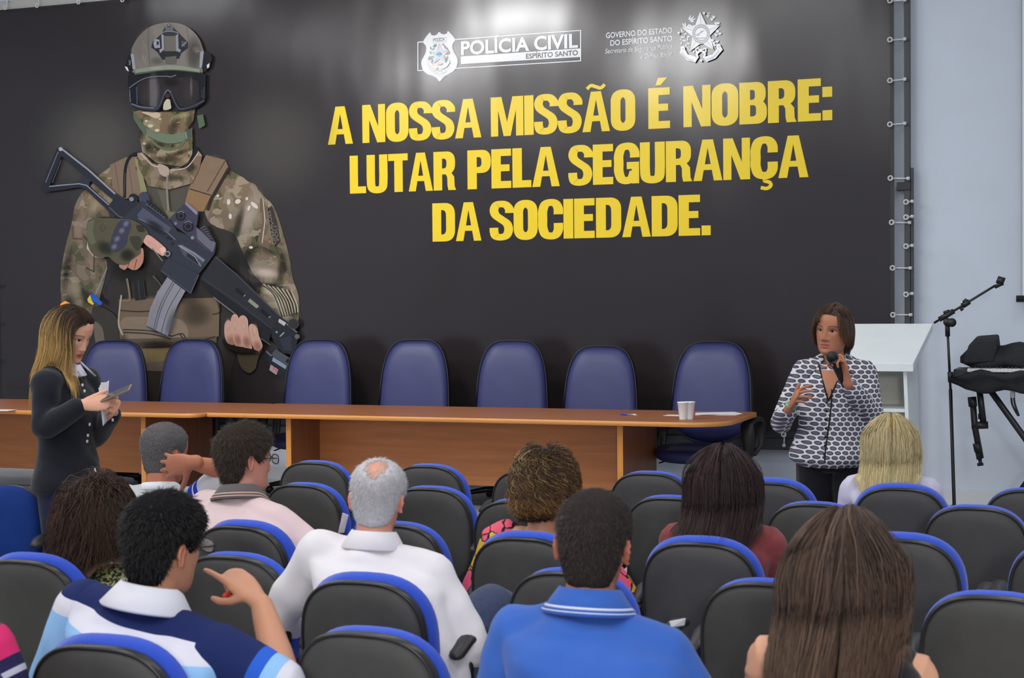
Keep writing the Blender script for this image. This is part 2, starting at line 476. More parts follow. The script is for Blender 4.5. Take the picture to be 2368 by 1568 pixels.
def slogan(words, zb, cap, name):
    pr = Print(); pr.mb = MB()
    for text, ua, ub, va, vb in words:
        xa = WP(ua, va)[0]; xb = WP(ub, vb)[0]
        gl = [glyph(c) for c in text]
        tot = sum(w for _, w in gl)+.022*(len(gl)-1)
        k = (xb-xa)/tot; x = xa
        for g, w in gl:
            for loops in g:
                pr.y -= .00002
                if loops[0] == 'strip':
                    q1, q2 = (np.stack([x+l_[:, 0]*k-BO[0], np.full(len(l_), pr.y), zb+l_[:, 1]*cap-BO[2]], 1) for l_ in loops[1:])
                    n_ = len(q1); F = []
                    for i_ in range(n_-1):
                        A, B_, Cc = q1[i_], q1[i_+1], q2[i_+1]
                        f_ = (i_, i_+1, n_+i_+1, n_+i_)
                        F.append(f_ if np.cross(B_-A, Cc-A)[1] < 0 else f_[::-1])
                    pr.mb.add(list(q1)+list(q2), F, 0, (*lin(YEL), 1)); continue
                L = [[(x+px_*k-BO[0], pr.y, zb+py_*cap-BO[2]) for px_, py_ in lp] for lp in loops]
                flat = [p for l in L for p in l]
                F = []
                for a_, b_, c_ in tessellate_polygon([[Vector(p) for p in l] for l in L]):
                    A, B_, Cc = (np.array(flat[i]) for i in (a_, b_, c_))
                    F.append((a_, b_, c_) if np.cross(B_-A, Cc-A)[1] < 0 else (c_, b_, a_))
                pr.mb.add(flat, F, 0, (*lin(YEL), 1))
            x += (w+.022)*k
    return pr.build(name)
def zof(u, v): return WP(u, v)[1]
zb1 = zof(760, 335); cap1 = (zof(1115, 238)-zof(1115, 322))
slogan([('A', 759, 817, 333, 333), ('NOSSA', 839, 1114, 330, 320), ('MISSÃO', 1136, 1470, 318, 303), ('É', 1500, 1551, 300, 298), ('NOBRE:', 1581, 1925, 296, 278)], zb1, .335, 'slogan_line')
slogan([('LUTAR', 810, 1056, 448, 440), ('PELA', 1082, 1295, 440, 433), ('SEGURANÇA', 1316, 1870, 430, 410)], zof(812, 448), .335, 'slogan_line')
slogan([('DA', 1001, 1114, 559, 557), ('SOCIEDADE.', 1134, 1644, 556, 544)], zof(1003, 559), .333, 'slogan_line')

# ---- small lettering with the built-in font
def text_mesh(txt, size, bold=0.0, shear=0.0, align='LEFT', sx=1.0, space=1.0):
    c = bpy.data.curves.new('t', 'FONT'); c.body = txt; c.size = size; c.offset = bold; c.shear = shear; c.align_x = align
    c.space_character = space; c.resolution_u = 4
    o = bpy.data.objects.new('t', c); COL.objects.link(o)
    dg = bpy.context.evaluated_depsgraph_get()
    me_ = bpy.data.meshes.new_from_object(o.evaluated_get(dg))
    V = np.array([v.co[:] for v in me_.vertices]); F = [tuple(p.vertices) for p in me_.polygons]
    bpy.data.objects.remove(o); bpy.data.curves.remove(c); bpy.data.meshes.remove(me_)
    V[:, 0] *= sx
    return V, F
def put_text(pr, txt, ua, va, ub, vb, capz, col, bold=.0, shear=0.0, depth=0, rot=None):
    """fit a line of lettering between two points on the banner"""
    V, F = text_mesh(txt, 1.0, bold, shear)
    xa, za = WP(ua, va); xb, zb_ = WP(ub, vb)
    w = V[:, 0].max()-V[:, 0].min(); L = math.hypot(xb-xa, zb_-za); ang = math.atan2(zb_-za, xb-xa)
    x = (V[:, 0]-V[:, 0].min())*L/w; z = V[:, 1]*capz/.729
    pr.y -= pr.step
    P_ = np.stack([xa+x*math.cos(ang)-z*math.sin(ang)-BO[0], np.full(len(x), pr.y), za+x*math.sin(ang)+z*math.cos(ang)-BO[2]], 1)
    F2 = []
    for f in F:
        A, B_, Cc = P_[f[0]], P_[f[1]], P_[f[2]]
        F2.append(f if np.cross(B_-A, Cc-A)[1] < 0 else f[::-1])
    pr.mb.add(P_, F2, 0, (*lin(col), 1))
WHT = (226, 228, 234)
def vz(u, vref, uref): return vref-(u-uref)*.0785   # level lines on the banner rise to the right up here
pl = Print()
# frame of the police logo
def quad(pr, u0, va, vb, u1, vc, vd, col, **k): pr.poly([(u0, va), (u1, vc), (u1, vd), (u0, vb)], col, **k)
pl.poly([(966, 97), (1344.5, 69.5), (1344.5, 142), (966, 164.5)], WHT, holes=([(968, 162.5), (1342, 140), (1342, 71.8), (968, 99)],))
quad(pl, 1066.5, 131, 148.5, 1344, 112, 132, WHT)
put_text(pl, 'POLÍCIA CIVIL', 1067, 127, 1337, 109.5, .118, WHT, .028)
put_text(pl, 'ESPÍRITO SANTO', 1217, 136, 1337, 127.5, .043, (70, 66, 70), .025)
TS = lambda x, y: (960+x/11.2, 60+y/11.2)
shield = [(383, 178), (430, 235), (500, 250), (570, 225), (628, 160), (690, 205), (760, 222), (830, 195), (872, 145), (1042, 350), (985, 460), (975, 560), (1000, 660), (1080, 800), (1108, 900), (1100, 1000), (1060, 1110), (980, 1190), (880, 1250), (760, 1320), (645, 1440), (560, 1350), (450, 1290), (330, 1250), (230, 1170), (180, 1060), (170, 940), (200, 850), (270, 720), (295, 600), (280, 510), (220, 400)]
pl.poly(shield, (212, 214, 216), smooth=True, tf=TS)
pl.blob(640, 1000, 420, 360, 0, (238, 240, 240), .8, tf=TS)
pl.poly([(460, 340), (560, 320), (830, 300), (815, 425), (640, 415), (475, 450)], (120, 120, 128), tf=TS)
pl.poly([(470, 348), (560, 330), (820, 312), (806, 415), (640, 405), (482, 440)], (225, 227, 230), tf=TS)
put_text(pl, 'POLÍCIA', 960+482/11.2, 60+405/11.2, 960+780/11.2, 60+385/11.2, .026, (60, 60, 70), .03)
pl.poly([(520, 1145), (770, 1130), (790, 1215), (650, 1255), (505, 1225)], (150, 150, 150), tf=TS)
pl.poly([(528, 1153), (764, 1139), (778, 1209), (650, 1245), (517, 1219)], (232, 234, 232), tf=TS)
put_text(pl, 'CIVIL', 960+540/11.2, 60+1217/11.2, 960+750/11.2, 60+1202/11.2, .024, (135, 130, 128), .02)
def star(cx, cy, R_, r_, rot, sq=1): return [(cx+(R_ if i % 2 == 0 else r_)*math.sin(math.radians(rot+36*i)), cy-(R_ if i % 2 == 0 else r_)*sq*math.cos(math.radians(rot+36*i))) for i in range(10)]
def coat(pr, tf, cx, cy, R_, blue, pink, hub, leafl, leafr, lineC, col):
    S_ = star(cx, cy, R_, R_*.46, -3, 1.08)
    for i in range(5):
        tip = S_[2*i]; l = S_[2*i-1]; r = S_[(2*i+1) % 10]
        pr.poly([(cx, cy), l, tip], blue, tf=tf); pr.poly([(cx, cy), tip, r], pink, tf=tf)
        pr.line([(cx, cy), tip], R_*.022, lineC, tf=tf)
def leaf(pr, x, y, L, w, a, col, tf):
    c, s_ = math.cos(math.radians(a)), math.sin(math.radians(a))
    q = [(0, 0), (L*.3, w*.5), (L*.65, w*.42), (L, 0), (L*.65, -w*.3), (L*.3, -w*.4)]
    pr.poly([(x+p*c-q_*s_, y+p*s_+q_*c) for p, q_ in q], col, smooth=False, tf=tf)
GRN, RED = (52, 128, 102), (196, 88, 84)
for x, y, L, a_ in ((470, 560, 110, -60), (480, 560, 110, -30), (430, 620, 100, -110), (430, 620, 110, -20), (390, 650, 90, 60), (420, 740, 90, -100), (410, 790, 90, 130), (420, 790, 90, 20), (430, 830, 110, 150), (440, 830, 120, 75), (470, 880, 90, 110), (520, 530, 80, -60)): leaf(pl, x, y, L, 42, a_, GRN, TS)
for x, y, L, a_ in ((760, 500, 90, 60), (810, 560, 90, 50), (830, 760, 110, -60), (850, 780, 100, 100), (800, 850, 110, 80), (880, 740, 90, -80), (790, 820, 90, 60)): leaf(pl, x, y, L, 60, a_, GRN, TS)
for x, y in ((735, 480), (800, 570), (850, 690), (885, 700), (830, 840)): pl.poly(star(x, y, 30, 22, 0), RED, tf=TS)
coat(pl, TS, 645, 735, 265, (156, 186, 226), (230, 190, 190), None, None, None, (110, 110, 130), None)
def disc(pr, x, y, r, col, tf, ry=None, n=28): pr.poly([(x+r*math.cos(2*math.pi*i/n), y+(ry or r)*math.sin(2*math.pi*i/n)) for i in range(n)], col, tf=tf)
disc(pl, 640, 738, 112, (196, 200, 214), TS); disc(pl, 640, 738, 84, (150, 170, 226), TS)
pl.poly([(558, 735), (600, 715), (640, 690), (690, 700), (722, 735), (715, 760), (640, 770), (565, 762)], (62, 138, 108), tf=TS)
pl.poly([(372, 920), (420, 930), (500, 1040), (610, 1075), (575, 1135), (450, 1080), (365, 980)], (226, 190, 170), tf=TS); pl.poly([(385, 945), (415, 950), (490, 1050), (590, 1085), (565, 1115), (455, 1065), (385, 975)], (238, 222, 210), tf=TS)
pl.poly([(880, 880), (920, 950), (840, 1070), (710, 1125), (670, 1060), (780, 1010)], (196, 198, 210), tf=TS); pl.poly([(878, 905), (902, 950), (832, 1052), (722, 1105), (695, 1066), (790, 1020)], (216, 218, 226), tf=TS)
pl.poly([(570, 950), (620, 940), (640, 970), (690, 950), (720, 960), (715, 1000), (600, 1020)], (206, 186, 168), smooth=True, tf=TS)
pl.build('police_logo')

sl = Print()
put_text(sl, 'GOVERNO DO ESTADO', 1402, 88.5, 1555, 76, .047, WHT, .012)
put_text(sl, 'DO ESPÍRITO SANTO', 1412, 106, 1555, 95, .047, WHT, .012)
put_text(sl, 'Secretaria da Segurança Pública', 1400, 124, 1555, 112.5, .040, WHT, .0, .22)
put_text(sl, 'e Defesa Social', 1482, 136, 1555, 130.5, .040, WHT, .0, .22)
TG = lambda x, y: (1540+x/11.2, 20+y/11.2)
for x, y, L, a_ in ((590, 300, 160, -65), (600, 320, 200, -42), (620, 330, 190, -25), (640, 330, 110, 8), (510, 500, 160, -95), (480, 480, 120, -115), (540, 490, 120, -50), (600, 420, 100, 25), (440, 640, 150, -110), (480, 690, 100, -50), (490, 740, 120, 175), (400, 770, 60, 110), (530, 840, 130, 190), (410, 850, 110, 95), (570, 850, 130, -95), (560, 720, 80, 10), (540, 900, 120, 10), (520, 920, 120, 80), (550, 1000, 80, 40), (590, 1080, 60, -10), (740, 1090, 80, 95), (800, 1010, 90, -5)): leaf(sl, x, y, L, 46, a_, WHT, TG)
sl.line([(540, 400), (480, 520), (490, 690), (540, 840), (600, 920)], 12, WHT, True, tf=TG)
for x, y in ((1090, 140), (1135, 125), (1075, 185), (1120, 180), (1100, 220)): disc(sl, x, y, 20, WHT, TG, n=10)
for cx, cy in ((1190, 290), (1240, 235), (1300, 400), (1360, 390), (1300, 700), (1400, 660), (1340, 600), (1240, 900), (1330, 870), (1210, 830), (1260, 960)):
    for a_ in (-110, -80, -50): leaf(sl, cx, cy+30, 90, 34, a_, WHT, TG)
coat(sl, TG, 925, 640, 520, (232, 234, 236), (222, 224, 228), None, None, None, (150, 148, 152), None)
disc(sl, 925, 665, 236, (206, 206, 210), TG, 262); disc(sl, 925, 665, 222, (150, 148, 152), TG, 248); disc(sl, 925, 665, 150, (228, 230, 234), TG, 160)
for i in range(26):
    a_ = 2*math.pi*i/26; sl.line([(925+165*math.cos(a_), 665+180*math.sin(a_)), (925+205*math.cos(a_), 665+228*math.sin(a_))], 26, (208, 208, 212), tf=TG)
sl.line([(790, 690), (900, 640), (1000, 575)], 12, (160, 160, 166), tf=TG); disc(sl, 935, 600, 16, (150, 150, 156), TG)
sl.poly([(790, 680), (880, 660), (870, 715), (800, 715)], (170, 172, 176), tf=TG); sl.poly([(800, 765), (1050, 755), (1020, 775), (820, 785)], (160, 164, 172), tf=TG)
for pts in ([(440, 995), (490, 1020), (590, 1200), (860, 1280), (780, 1410), (560, 1340), (370, 1150)], [(1405, 925), (1490, 1075), (1300, 1300), (1075, 1390), (985, 1270), (1230, 1190), (1330, 1060)]): sl.poly(pts, (226, 228, 232), smooth=False, tf=TG)
for pts in ([(420, 1150), (560, 1290), (740, 1360)], [(1060, 1340), (1240, 1270), (1400, 1110)]): sl.line(pts, 40, (188, 190, 204), True, tf=TG)
for c_, r_ in (((455, 1040), 60), ((1380, 990), 60)): disc(sl, c_[0], c_[1], r_, (230, 232, 236), TG); disc(sl, c_[0]+8, c_[1]+12, 26, (190, 190, 198), TG)
for s_ in (-1, 1):
    sl.line([(925, 1095), (925+s_*80, 1050), (925+s_*130, 1040), (925+s_*120, 1140), (925+s_*50, 1115)], 24, WHT, tf=TG)
    sl.line([(925+s_*40, 1120), (925+s_*110, 1190), (925+s_*70, 1290)], 46, WHT, tf=TG)
disc(sl, 925, 1100, 46, WHT, TG, 36)
for x, y, r_ in ((1008, 130, 48), (352, 643, 46), (933, 1358, 48)): sl.poly(star(x, y, r_, r_*.42, 0), WHT, tf=TG)
sl.build('state_logo')

# ---- the printed officer
pf = Print()
A_ = lambda x, y: (80+x/3.484, 30+y/3.484)
B_t = lambda x, y: (80+x/3.136, 440+y/3.136)
def PA(pts, col, **k): pf.poly(pts, col, tf=A_, **k)
def PB(pts, col, **k): pf.poly(pts, col, tf=B_t, **k)
def LA(pts, w, col, **k): pf.line(pts, w, col, tf=A_, **k)
def LB(pts, w, col, **k): pf.line(pts, w, col, tf=B_t, **k)
def GA(*a, **k): pf.blob(*a, tf=A_, **k)
def GB(*a, **k): pf.blob(*a, tf=B_t, **k)
C0 = (255, 255, 255)
GA(480, 1050, 560, 560, 0, (92, 90, 86), .75); GA(1950, 1050, 560, 620, 0, (88, 84, 82), .65)
# trunk and arms
PB([(560, 0), (1300, 0), (1500, 300), (1560, 700), (1380, 1568), (480, 1568), (560, 700), (520, 300)], (46, 42, 37), smooth=False)
PA([(900, 1370), (1300, 1340), (1290, 1700), (920, 1800)], (78, 73, 65))
PB([(370, 0), (300, 100), (270, 250), (225, 420), (195, 600), (195, 760), (225, 920), (440, 910), (480, 760), (530, 560), (500, 470), (420, 330), (480, 200), (580, 190), (560, 100), (470, 0)], (205, 205, 200), camo=True, smooth=True)
PB([(1240, -60), (1560, -60), (1640, 20), (1730, 110), (1790, 260), (1845, 470), (1875, 640), (1915, 760), (1922, 900), (1890, 980), (1790, 920), (1610, 745), (1650, 680), (1580, 590), (1500, 420), (1440, 310), (1260, 220)], (215, 212, 208), camo=True, smooth=True)
PA([(620, 1235), (530, 1300), (420, 1440), (350, 1580), (650, 1590), (640, 1430)], (235, 228, 215), camo=True)
PA([(1570, 1262), (1690, 1330), (1830, 1450), (1925, 1580), (1380, 1600), (1420, 1450)], (228, 222, 214), camo=True)
for x, y, rx, ry, r, c, al in ((330, 250, 60, 200, 15, (175, 150, 130), .55), (240, 560, 40, 180, 8, (30, 26, 22), .6), (300, 700, 50, 130, -20, (190, 175, 150), .45), (420, 520, 60, 120, -10, (170, 150, 130), .5), (250, 830, 60, 90, 20, (28, 25, 22), .6), (400, 780, 90, 60, 30, (40, 34, 30), .6), (440, 100, 60, 130, 30, (196, 176, 150), .4),
        (1560, 180, 90, 220, 20, (200, 188, 172), .5), (1480, 250, 40, 180, 15, (30, 26, 22), .6), (1700, 420, 90, 60, 20, (36, 30, 26), .55), (1680, 600, 130, 50, 8, (204, 188, 176), .75), (1800, 560, 40, 140, 10, (50, 42, 36), .6), (1700, 690, 150, 26, 5, (24, 22, 20), .8), (1840, 520, 24, 160, -8, (120, 108, 96), .5), (1560, 480, 60, 130, 20, (30, 26, 24), .6), (1780, 830, 40, 140, -25, (196, 190, 160), .6), (1860, 820, 26, 150, -8, (34, 30, 26), .6), (1720, 740, 90, 40, 20, (210, 205, 180), .6)): GB(x, y, rx, ry, r, c, al)
for k in range(7): LB([(1650+k*34, 680+k*8), (1740+k*26, 760+k*12), (1800+k*17, 920-k*4)], 9, (60, 52, 44), smooth=True, alpha=.75); LB([(1662+k*34, 680+k*8), (1752+k*26, 756+k*12), (1812+k*17, 910-k*4)], 8, (206, 198, 172), smooth=True, alpha=.7)
for x, y, rx, ry, a_ in ((1413, 85, 13, 22, 0), (1480, 82, 17, 22, 20), (1545, 62, 10, 12, 0), (1425, 190, 12, 20, 0), (1600, 110, 14, 34, 40), (1560, 130, 10, 20, 60), (1735, 320, 12, 8, 0), (1575, 415, 14, 10, 0), (1335, 40, 10, 10, 0)): pf.poly([(x+rx*math.cos(t)*math.cos(a_)-ry*math.sin(t)*math.sin(a_), y+rx*math.cos(t)*math.sin(a_)+ry*math.sin(t)*math.cos(a_)) for t in np.linspace(0, 6.1, 12)], (206, 196, 186), tf=B_t)
PB([(1640, 60), (1690, 80), (1720, 330), (1775, 465), (1640, 395)], (200, 190, 180), camo=True); LB([(1650, 60), (1665, 220), (1640, 395), (1700, 420)], 12, (96, 86, 74)); LB([(1662, 60), (1677, 222), (1656, 385)], 5, (206, 196, 180))
PB([(1700, 130), (1728, 112), (1770, 260), (1786, 372), (1750, 408), (1722, 320), (1714, 230)], (52, 50, 46)); LB([(1702, 132), (1716, 230), (1724, 320), (1752, 404)], 6, (26, 24, 24))
put_text(pf, 'OPERAÇÕES', 80+1756/3.136, 440+390/3.136, 80+1716/3.136, 440+150/3.136, .040, (120, 114, 102), .01)
put_text(pf, 'POLI', 80+1780/3.136, 440+362/3.136, 80+1762/3.136, 440+258/3.136, .034, (110, 104, 94), .01)
LB([(400, 330), (392, 420), (440, 480), (508, 490)], 14, (200, 186, 166)); LB([(360, 330), (440, 420), (436, 590), (380, 560)], 7, (60, 52, 44)); LB([(280, 250), (285, 350), (350, 350)], 7, (90, 78, 66))
# vest, belt, pouches
PA([(615, 1225), (740, 1165), (835, 1158), (822, 1250), (905, 1450), (810, 1490), (720, 1500), (640, 1430)], (126, 106, 88))
LA([(655, 1210), (690, 1440)], 5, (96, 80, 66)); LA([(760, 1180), (800, 1460)], 5, (100, 84, 70))
PA([(1390, 1145), (1545, 1185), (1572, 1250), (1440, 1475), (1250, 1415), (1295, 1320)], (128, 106, 86)); PA([(1250, 1420), (1430, 1472), (1370, 1600), (1200, 1600)], (136, 106, 74))
LA([(1545, 1190), (1400, 1440)], 10, (84, 66, 52)); LA([(1258, 1418), (1430, 1470)], 10, (66, 52, 42)); LA([(1572, 1250), (1430, 1500), (1400, 1590)], 22, (44, 36, 32)); GA(1440, 1230, 80, 100, 30, (158, 134, 110), .5)
PA([(815, 1170), (850, 1185), (915, 1440), (868, 1455)], (138, 136, 98)); LA([(850, 1128), (780, 1160), (740, 1260), (734, 1490)], 24, (24, 22, 22), smooth=True); LA([(738, 1290), (728, 1480)], 6, (70, 66, 64))
PB([(900, 0), (960, 0), (1010, 200), (960, 190)], (92, 90, 72)); PB([(960, 150), (1040, 160), (1030, 220), (975, 210)], (112, 108, 84))
PB([(620, 790), (1350, 780), (1345, 1060), (1100, 1080), (620, 1060)], (108, 92, 74)); PB([(640, 940), (760, 918), (1060, 935), (1120, 1060), (1010, 1110), (640, 1085)], (130, 114, 96), smooth=True)
PB([(610, 1080), (1330, 1060), (1310, 1330), (800, 1330), (640, 1300)], (88, 77, 64)); PB([(790, 1150), (980, 1140), (990, 1235), (810, 1250)], (114, 99, 68)); PB([(800, 1250), (990, 1238), (960, 1310), (815, 1322)], (96, 86, 76))
PB([(640, 1300), (1130, 1320), (1100, 1600), (620, 1600)], (52, 44, 38)); PB([(430, 850), (560, 880), (625, 1000), (600, 1330), (500, 1250), (440, 1050)], (56, 52, 44), smooth=True); PB([(440, 960), (500, 1000), (520, 1160), (490, 1250), (455, 1130)], (104, 96, 84), smooth=True)
for p_ in ([(620, 870), (760, 880), (900, 870)], [(650, 1010), (850, 1020), (1010, 1060)], [(655, 1030), (850, 1042), (1000, 1080)], [(790, 1140), (1000, 1130), (1110, 1100)], [(1000, 1060), (1080, 1040), (1110, 1090)], [(1060, 1040), (1090, 1080)], [(1090, 1130), (1320, 1060)], [(1330, 790), (1350, 880), (1300, 900)]): LB(p_, 9, (52, 44, 36), smooth=True)
for x, y, rx, ry, r, c, al in ((1180, 900, 140, 110, 0, (70, 60, 48), .7), (900, 800, 300, 40, 0, (140, 122, 100), .4), (760, 960, 130, 40, 0, (160, 142, 120), .5), (900, 1120, 200, 40, 0, (36, 30, 24), .7), (650, 1150, 60, 160, 0, (30, 26, 22), .6), (1250, 1200, 120, 140, 0, (34, 30, 26), .7), (700, 560, 200, 140, 0, (22, 20, 20), .7), (1430, 560, 90, 200, 20, (20, 18, 18), .7)): GB(x, y, rx, ry, r, c, al)
LB([(640, 760), (620, 960), (650, 1050)], 12, (170, 160, 140), smooth=True); LB([(680, 640), (700, 790), (650, 800)], 14, (120, 108, 86), smooth=True); LB([(870, 620), (930, 700), (900, 740)], 12, (96, 88, 66), smooth=True)
PB([(730, 660), (800, 650), (820, 790), (740, 800)], (28, 27, 28)); LB([(760, 655), (775, 790)], 4, (70, 68, 66)); LB([(800, 655), (815, 780)], 4, (56, 54, 52))
PB([(1490, 1150), (1640, 1150), (1625, 1240), (1610, 1295), (1560, 1325), (1500, 1270)], (68, 60, 46), smooth=True)
# head
PA([(840, 1130), (880, 1125), (960, 1210), (1100, 1262), (1230, 1225), (1325, 1105), (1362, 1150), (1340, 1255), (1280, 1375), (1100, 1425), (930, 1395), (850, 1250)], (225, 215, 205), camo=True)
PA([(1160, 1240), (1250, 1190), (1310, 1070), (1332, 1108), (1290, 1190), (1220, 1262)], (20, 18, 20))
PA([(868, 785), (960, 802), (1180, 798), (1305, 778), (1292, 870), (1245, 930), (1282, 960), (1286, 1040), (1282, 1140), (1240, 1215), (1190, 1240), (1000, 1212), (880, 1120), (862, 1020), (882, 960), (840, 880), (812, 800)], (225, 218, 200), camo=True)
PA([(875, 800), (1000, 803), (1028, 828), (1010, 848), (985, 850), (940, 832)], (196, 174, 152), smooth=True)
for x, y, r in ((945, 912, 22), (1023, 856, 12), (913, 872, 14), (1000, 948, 20), (900, 1055, 16)): pf.poly([(x+r*math.cos(t), y+r*.6*math.sin(t)) for t in np.linspace(0, 6, 12)], (200, 188, 164), tf=A_)
for x, y, rx, ry, r, c, al in ((1130, 930, 60, 90, 15, (52, 40, 32), .6), (1260, 870, 40, 120, 5, (60, 50, 30), .5), (1200, 830, 90, 30, -8, (196, 186, 130), .4), (930, 1090, 50, 70, 0, (36, 32, 22), .7), (1180, 1130, 100, 26, -20, (36, 30, 22), .6), (1080, 1180, 140, 40, 0, (52, 46, 28), .6), (1230, 1180, 40, 50, 30, (190, 160, 130), .5), (1120, 1330, 150, 40, 0, (46, 42, 32), .6), (880, 960, 20, 120, 0, (40, 44, 30), .5)): GA(x, y, rx, ry, r, c, al)
PA([(1010, 1220), (1088, 1245), (1096, 1300), (1070, 1322), (1020, 1292)], (170, 152, 138), smooth=True); LA([(1085, 1310), (1078, 1400), (1092, 1600)], 16, (132, 124, 114)); LA([(870, 1135), (960, 1225), (1010, 1240)], 8, (196, 182, 166), smooth=True); LA([(1110, 1270), (1240, 1245), (1330, 1130)], 8, (190, 172, 160), smooth=True)
PA([(808, 785), (852, 850), (925, 940), (905, 992), (862, 935), (812, 855)], (84, 100, 78)); PA([(1322, 830), (1370, 818), (1388, 908), (1340, 935)], (80, 100, 80))
PA([(912, 932), (1000, 968), (1120, 982), (1225, 960), (1284, 928), (1282, 995), (1205, 1045), (1100, 1056), (1000, 1036), (925, 1000)], (106, 118, 98)); LA([(930, 1000), (1020, 1040), (1110, 1056), (1210, 1040)], 6, (70, 80, 64), smooth=True)
LA([(960, 1030), (1015, 1080), (1100, 1100), (1180, 1078), (1235, 1015)], 20, (92, 104, 76), smooth=True); PA([(1225, 962), (1282, 926), (1278, 1000), (1236, 1012)], (74, 80, 78)); LA([(1232, 960), (1240, 1008)], 6, (150, 154, 150))
PA([(795, 330), (800, 285), (845, 205), (920, 130), (1000, 95), (1100, 82), (1200, 95), (1280, 140), (1340, 212), (1370, 290), (1382, 345), (1368, 450), (1340, 490), (1100, 445), (830, 490), (800, 430)], (122, 116, 110), smooth=True)
for x, y, rx, ry, r, c, al in ((900, 260, 90, 160, 20, (140, 133, 126), .6), (1300, 330, 80, 170, 0, (74, 72, 68), .7), (1320, 300, 40, 30, 30, (140, 134, 128), .5), (900, 360, 30, 50, 0, (160, 152, 140), .4), (1000, 390, 70, 40, 0, (104, 100, 92), .6), (1080, 110, 90, 26, 0, (150, 128, 122), .4)): GA(x, y, rx, ry, r, c, al)
for p_ in ([(935, 120), (928, 260), (945, 430)], [(1240, 120), (1262, 260), (1265, 430)]): LA(p_, 4, (86, 82, 78), smooth=True)
for p_ in ([(890, 230), (905, 270), (930, 320)], [(880, 330), (900, 400), (930, 330)], [(960, 180), (990, 140)], [(1310, 320), (1350, 310)], [(890, 350), (915, 420)]): LA(p_, 5, (160, 152, 138), smooth=True, alpha=.7)
PA([(1065, 120), (1135, 120), (1190, 178), (1250, 240), (1252, 285), (1195, 330), (1180, 372), (1045, 380), (1005, 320), (955, 280), (968, 235), (1030, 180)], (34, 35, 42)); PA([(1060, 190), (1165, 190), (1165, 312), (1060, 312)], (104, 100, 94))
PA([(1038, 180), (1056, 180), (1058, 300), (1025, 328), (1022, 300), (1042, 290)], (152, 152, 166)); PA([(1154, 180), (1172, 180), (1176, 290), (1194, 300), (1190, 322), (1156, 310)], (140, 142, 154)); LA([(1040, 182), (1046, 162), (1100, 152), (1164, 162), (1172, 184)], 8, (120, 122, 136), smooth=True)
PA([(985, 212), (1022, 220), (1028, 285), (985, 288), (972, 250)], (150, 150, 160)); PA([(1000, 232), (1018, 236), (1016, 262), (1000, 262)], (36, 36, 42)); PA([(1200, 225), (1238, 242), (1232, 275), (1196, 280)], (70, 72, 80)); LA([(1205, 270), (1240, 236)], 6, (150, 150, 160))
PA([(1070, 120), (1135, 122), (1132, 148), (1074, 150)], (92, 94, 102)); disc(pf, 1099, 107, 15, (50, 50, 56), A_); disc(pf, 1099, 103, 8, (130, 130, 136), A_); PA([(1070, 360), (1160, 350), (1158, 410), (1120, 418), (1065, 412)], (96, 94, 84))
PA([(775, 342), (795, 335), (812, 460), (785, 502), (745, 440)], (24, 24, 30)); PA([(790, 335), (816, 335), (832, 448), (826, 460), (808, 456), (802, 400)], (152, 154, 168)); PA([(743, 434), (765, 440), (778, 475), (762, 468)], (214, 218, 224)); PA([(776, 380), (796, 390), (790, 430), (776, 425)], (96, 92, 92))
PA([(1378, 308), (1432, 335), (1447, 372), (1425, 445), (1380, 485), (1362, 440)], (26, 26, 30)); PA([(1352, 318), (1380, 313), (1366, 440), (1345, 450)], (148, 150, 160)); PA([(1404, 424), (1426, 408), (1424, 440), (1408, 452)], (206, 210, 216))
PA([(770, 505), (830, 480), (1100, 455), (1345, 478), (1400, 500), (1396, 570), (770, 610)], (22, 21, 24)); PA([(830, 458), (1000, 430), (1100, 424), (1200, 430), (1350, 458), (1348, 488), (1200, 470), (1100, 466), (1000, 476), (825, 500)], (134, 142, 124)); GA(1000, 450, 140, 14, -6, (176, 180, 168), .7); LA([(830, 492), (1000, 472), (1100, 464), (1200, 468), (1345, 484)], 8, (70, 84, 58), smooth=True)
PA([(770, 540), (860, 520), (1000, 508), (1100, 516), (1240, 503), (1396, 515), (1396, 690), (1385, 722), (1320, 772), (1230, 797), (1180, 797), (1130, 722), (1094, 640), (1050, 742), (1018, 792), (960, 802), (860, 782), (800, 752), (776, 640)], (20, 21, 27))
PA([(842, 585), (920, 535), (1090, 528), (1260, 522), (1335, 560), (1346, 690), (1310, 735), (1230, 760), (1190, 755), (1150, 682), (1110, 630), (1085, 625), (1055, 660), (1020, 742), (980, 765), (880, 740), (845, 690)], (42, 38, 38))
for x, y, rx, ry, r, c, al in ((975, 640, 60, 180, 0, (120, 118, 124), .75), (915, 660, 60, 150, 0, (70, 62, 60), .6), (1260, 640, 80, 150, 0, (66, 60, 60), .7), (1280, 600, 14, 110, 0, (120, 118, 122), .5), (1120, 560, 90, 50, 0, (26, 24, 26), .6)): GA(x, y, rx, ry, r, c, al)
PA([(946, 540), (1000, 538), (1002, 760), (950, 752)], (118, 114, 118), alpha=.5); LA([(795, 738), (880, 768), (985, 776), (1025, 750), (1060, 665), (1092, 628), (1122, 660), (1160, 745), (1190, 776), (1240, 772), (1310, 748), (1386, 708)], 14, (62, 66, 84), smooth=True); LA([(800, 735), (880, 760), (980, 768)], 5, (130, 134, 150), smooth=True); LA([(1066, 652), (1092, 624), (1118, 648)], 6, (110, 110, 122), smooth=True)
LA([(780, 610), (850, 560), (940, 522), (1080, 514), (1110, 520), (1160, 505)], 6, (120, 124, 132), smooth=True); LA([(842, 600), (846, 740)], 7, (74, 84, 116)); LA([(785, 620), (792, 720)], 6, (110, 110, 116)); LA([(1386, 600), (1382, 690)], 5, (80, 80, 88)); LA([(1366, 620), (1370, 690)], 5, (70, 76, 96))
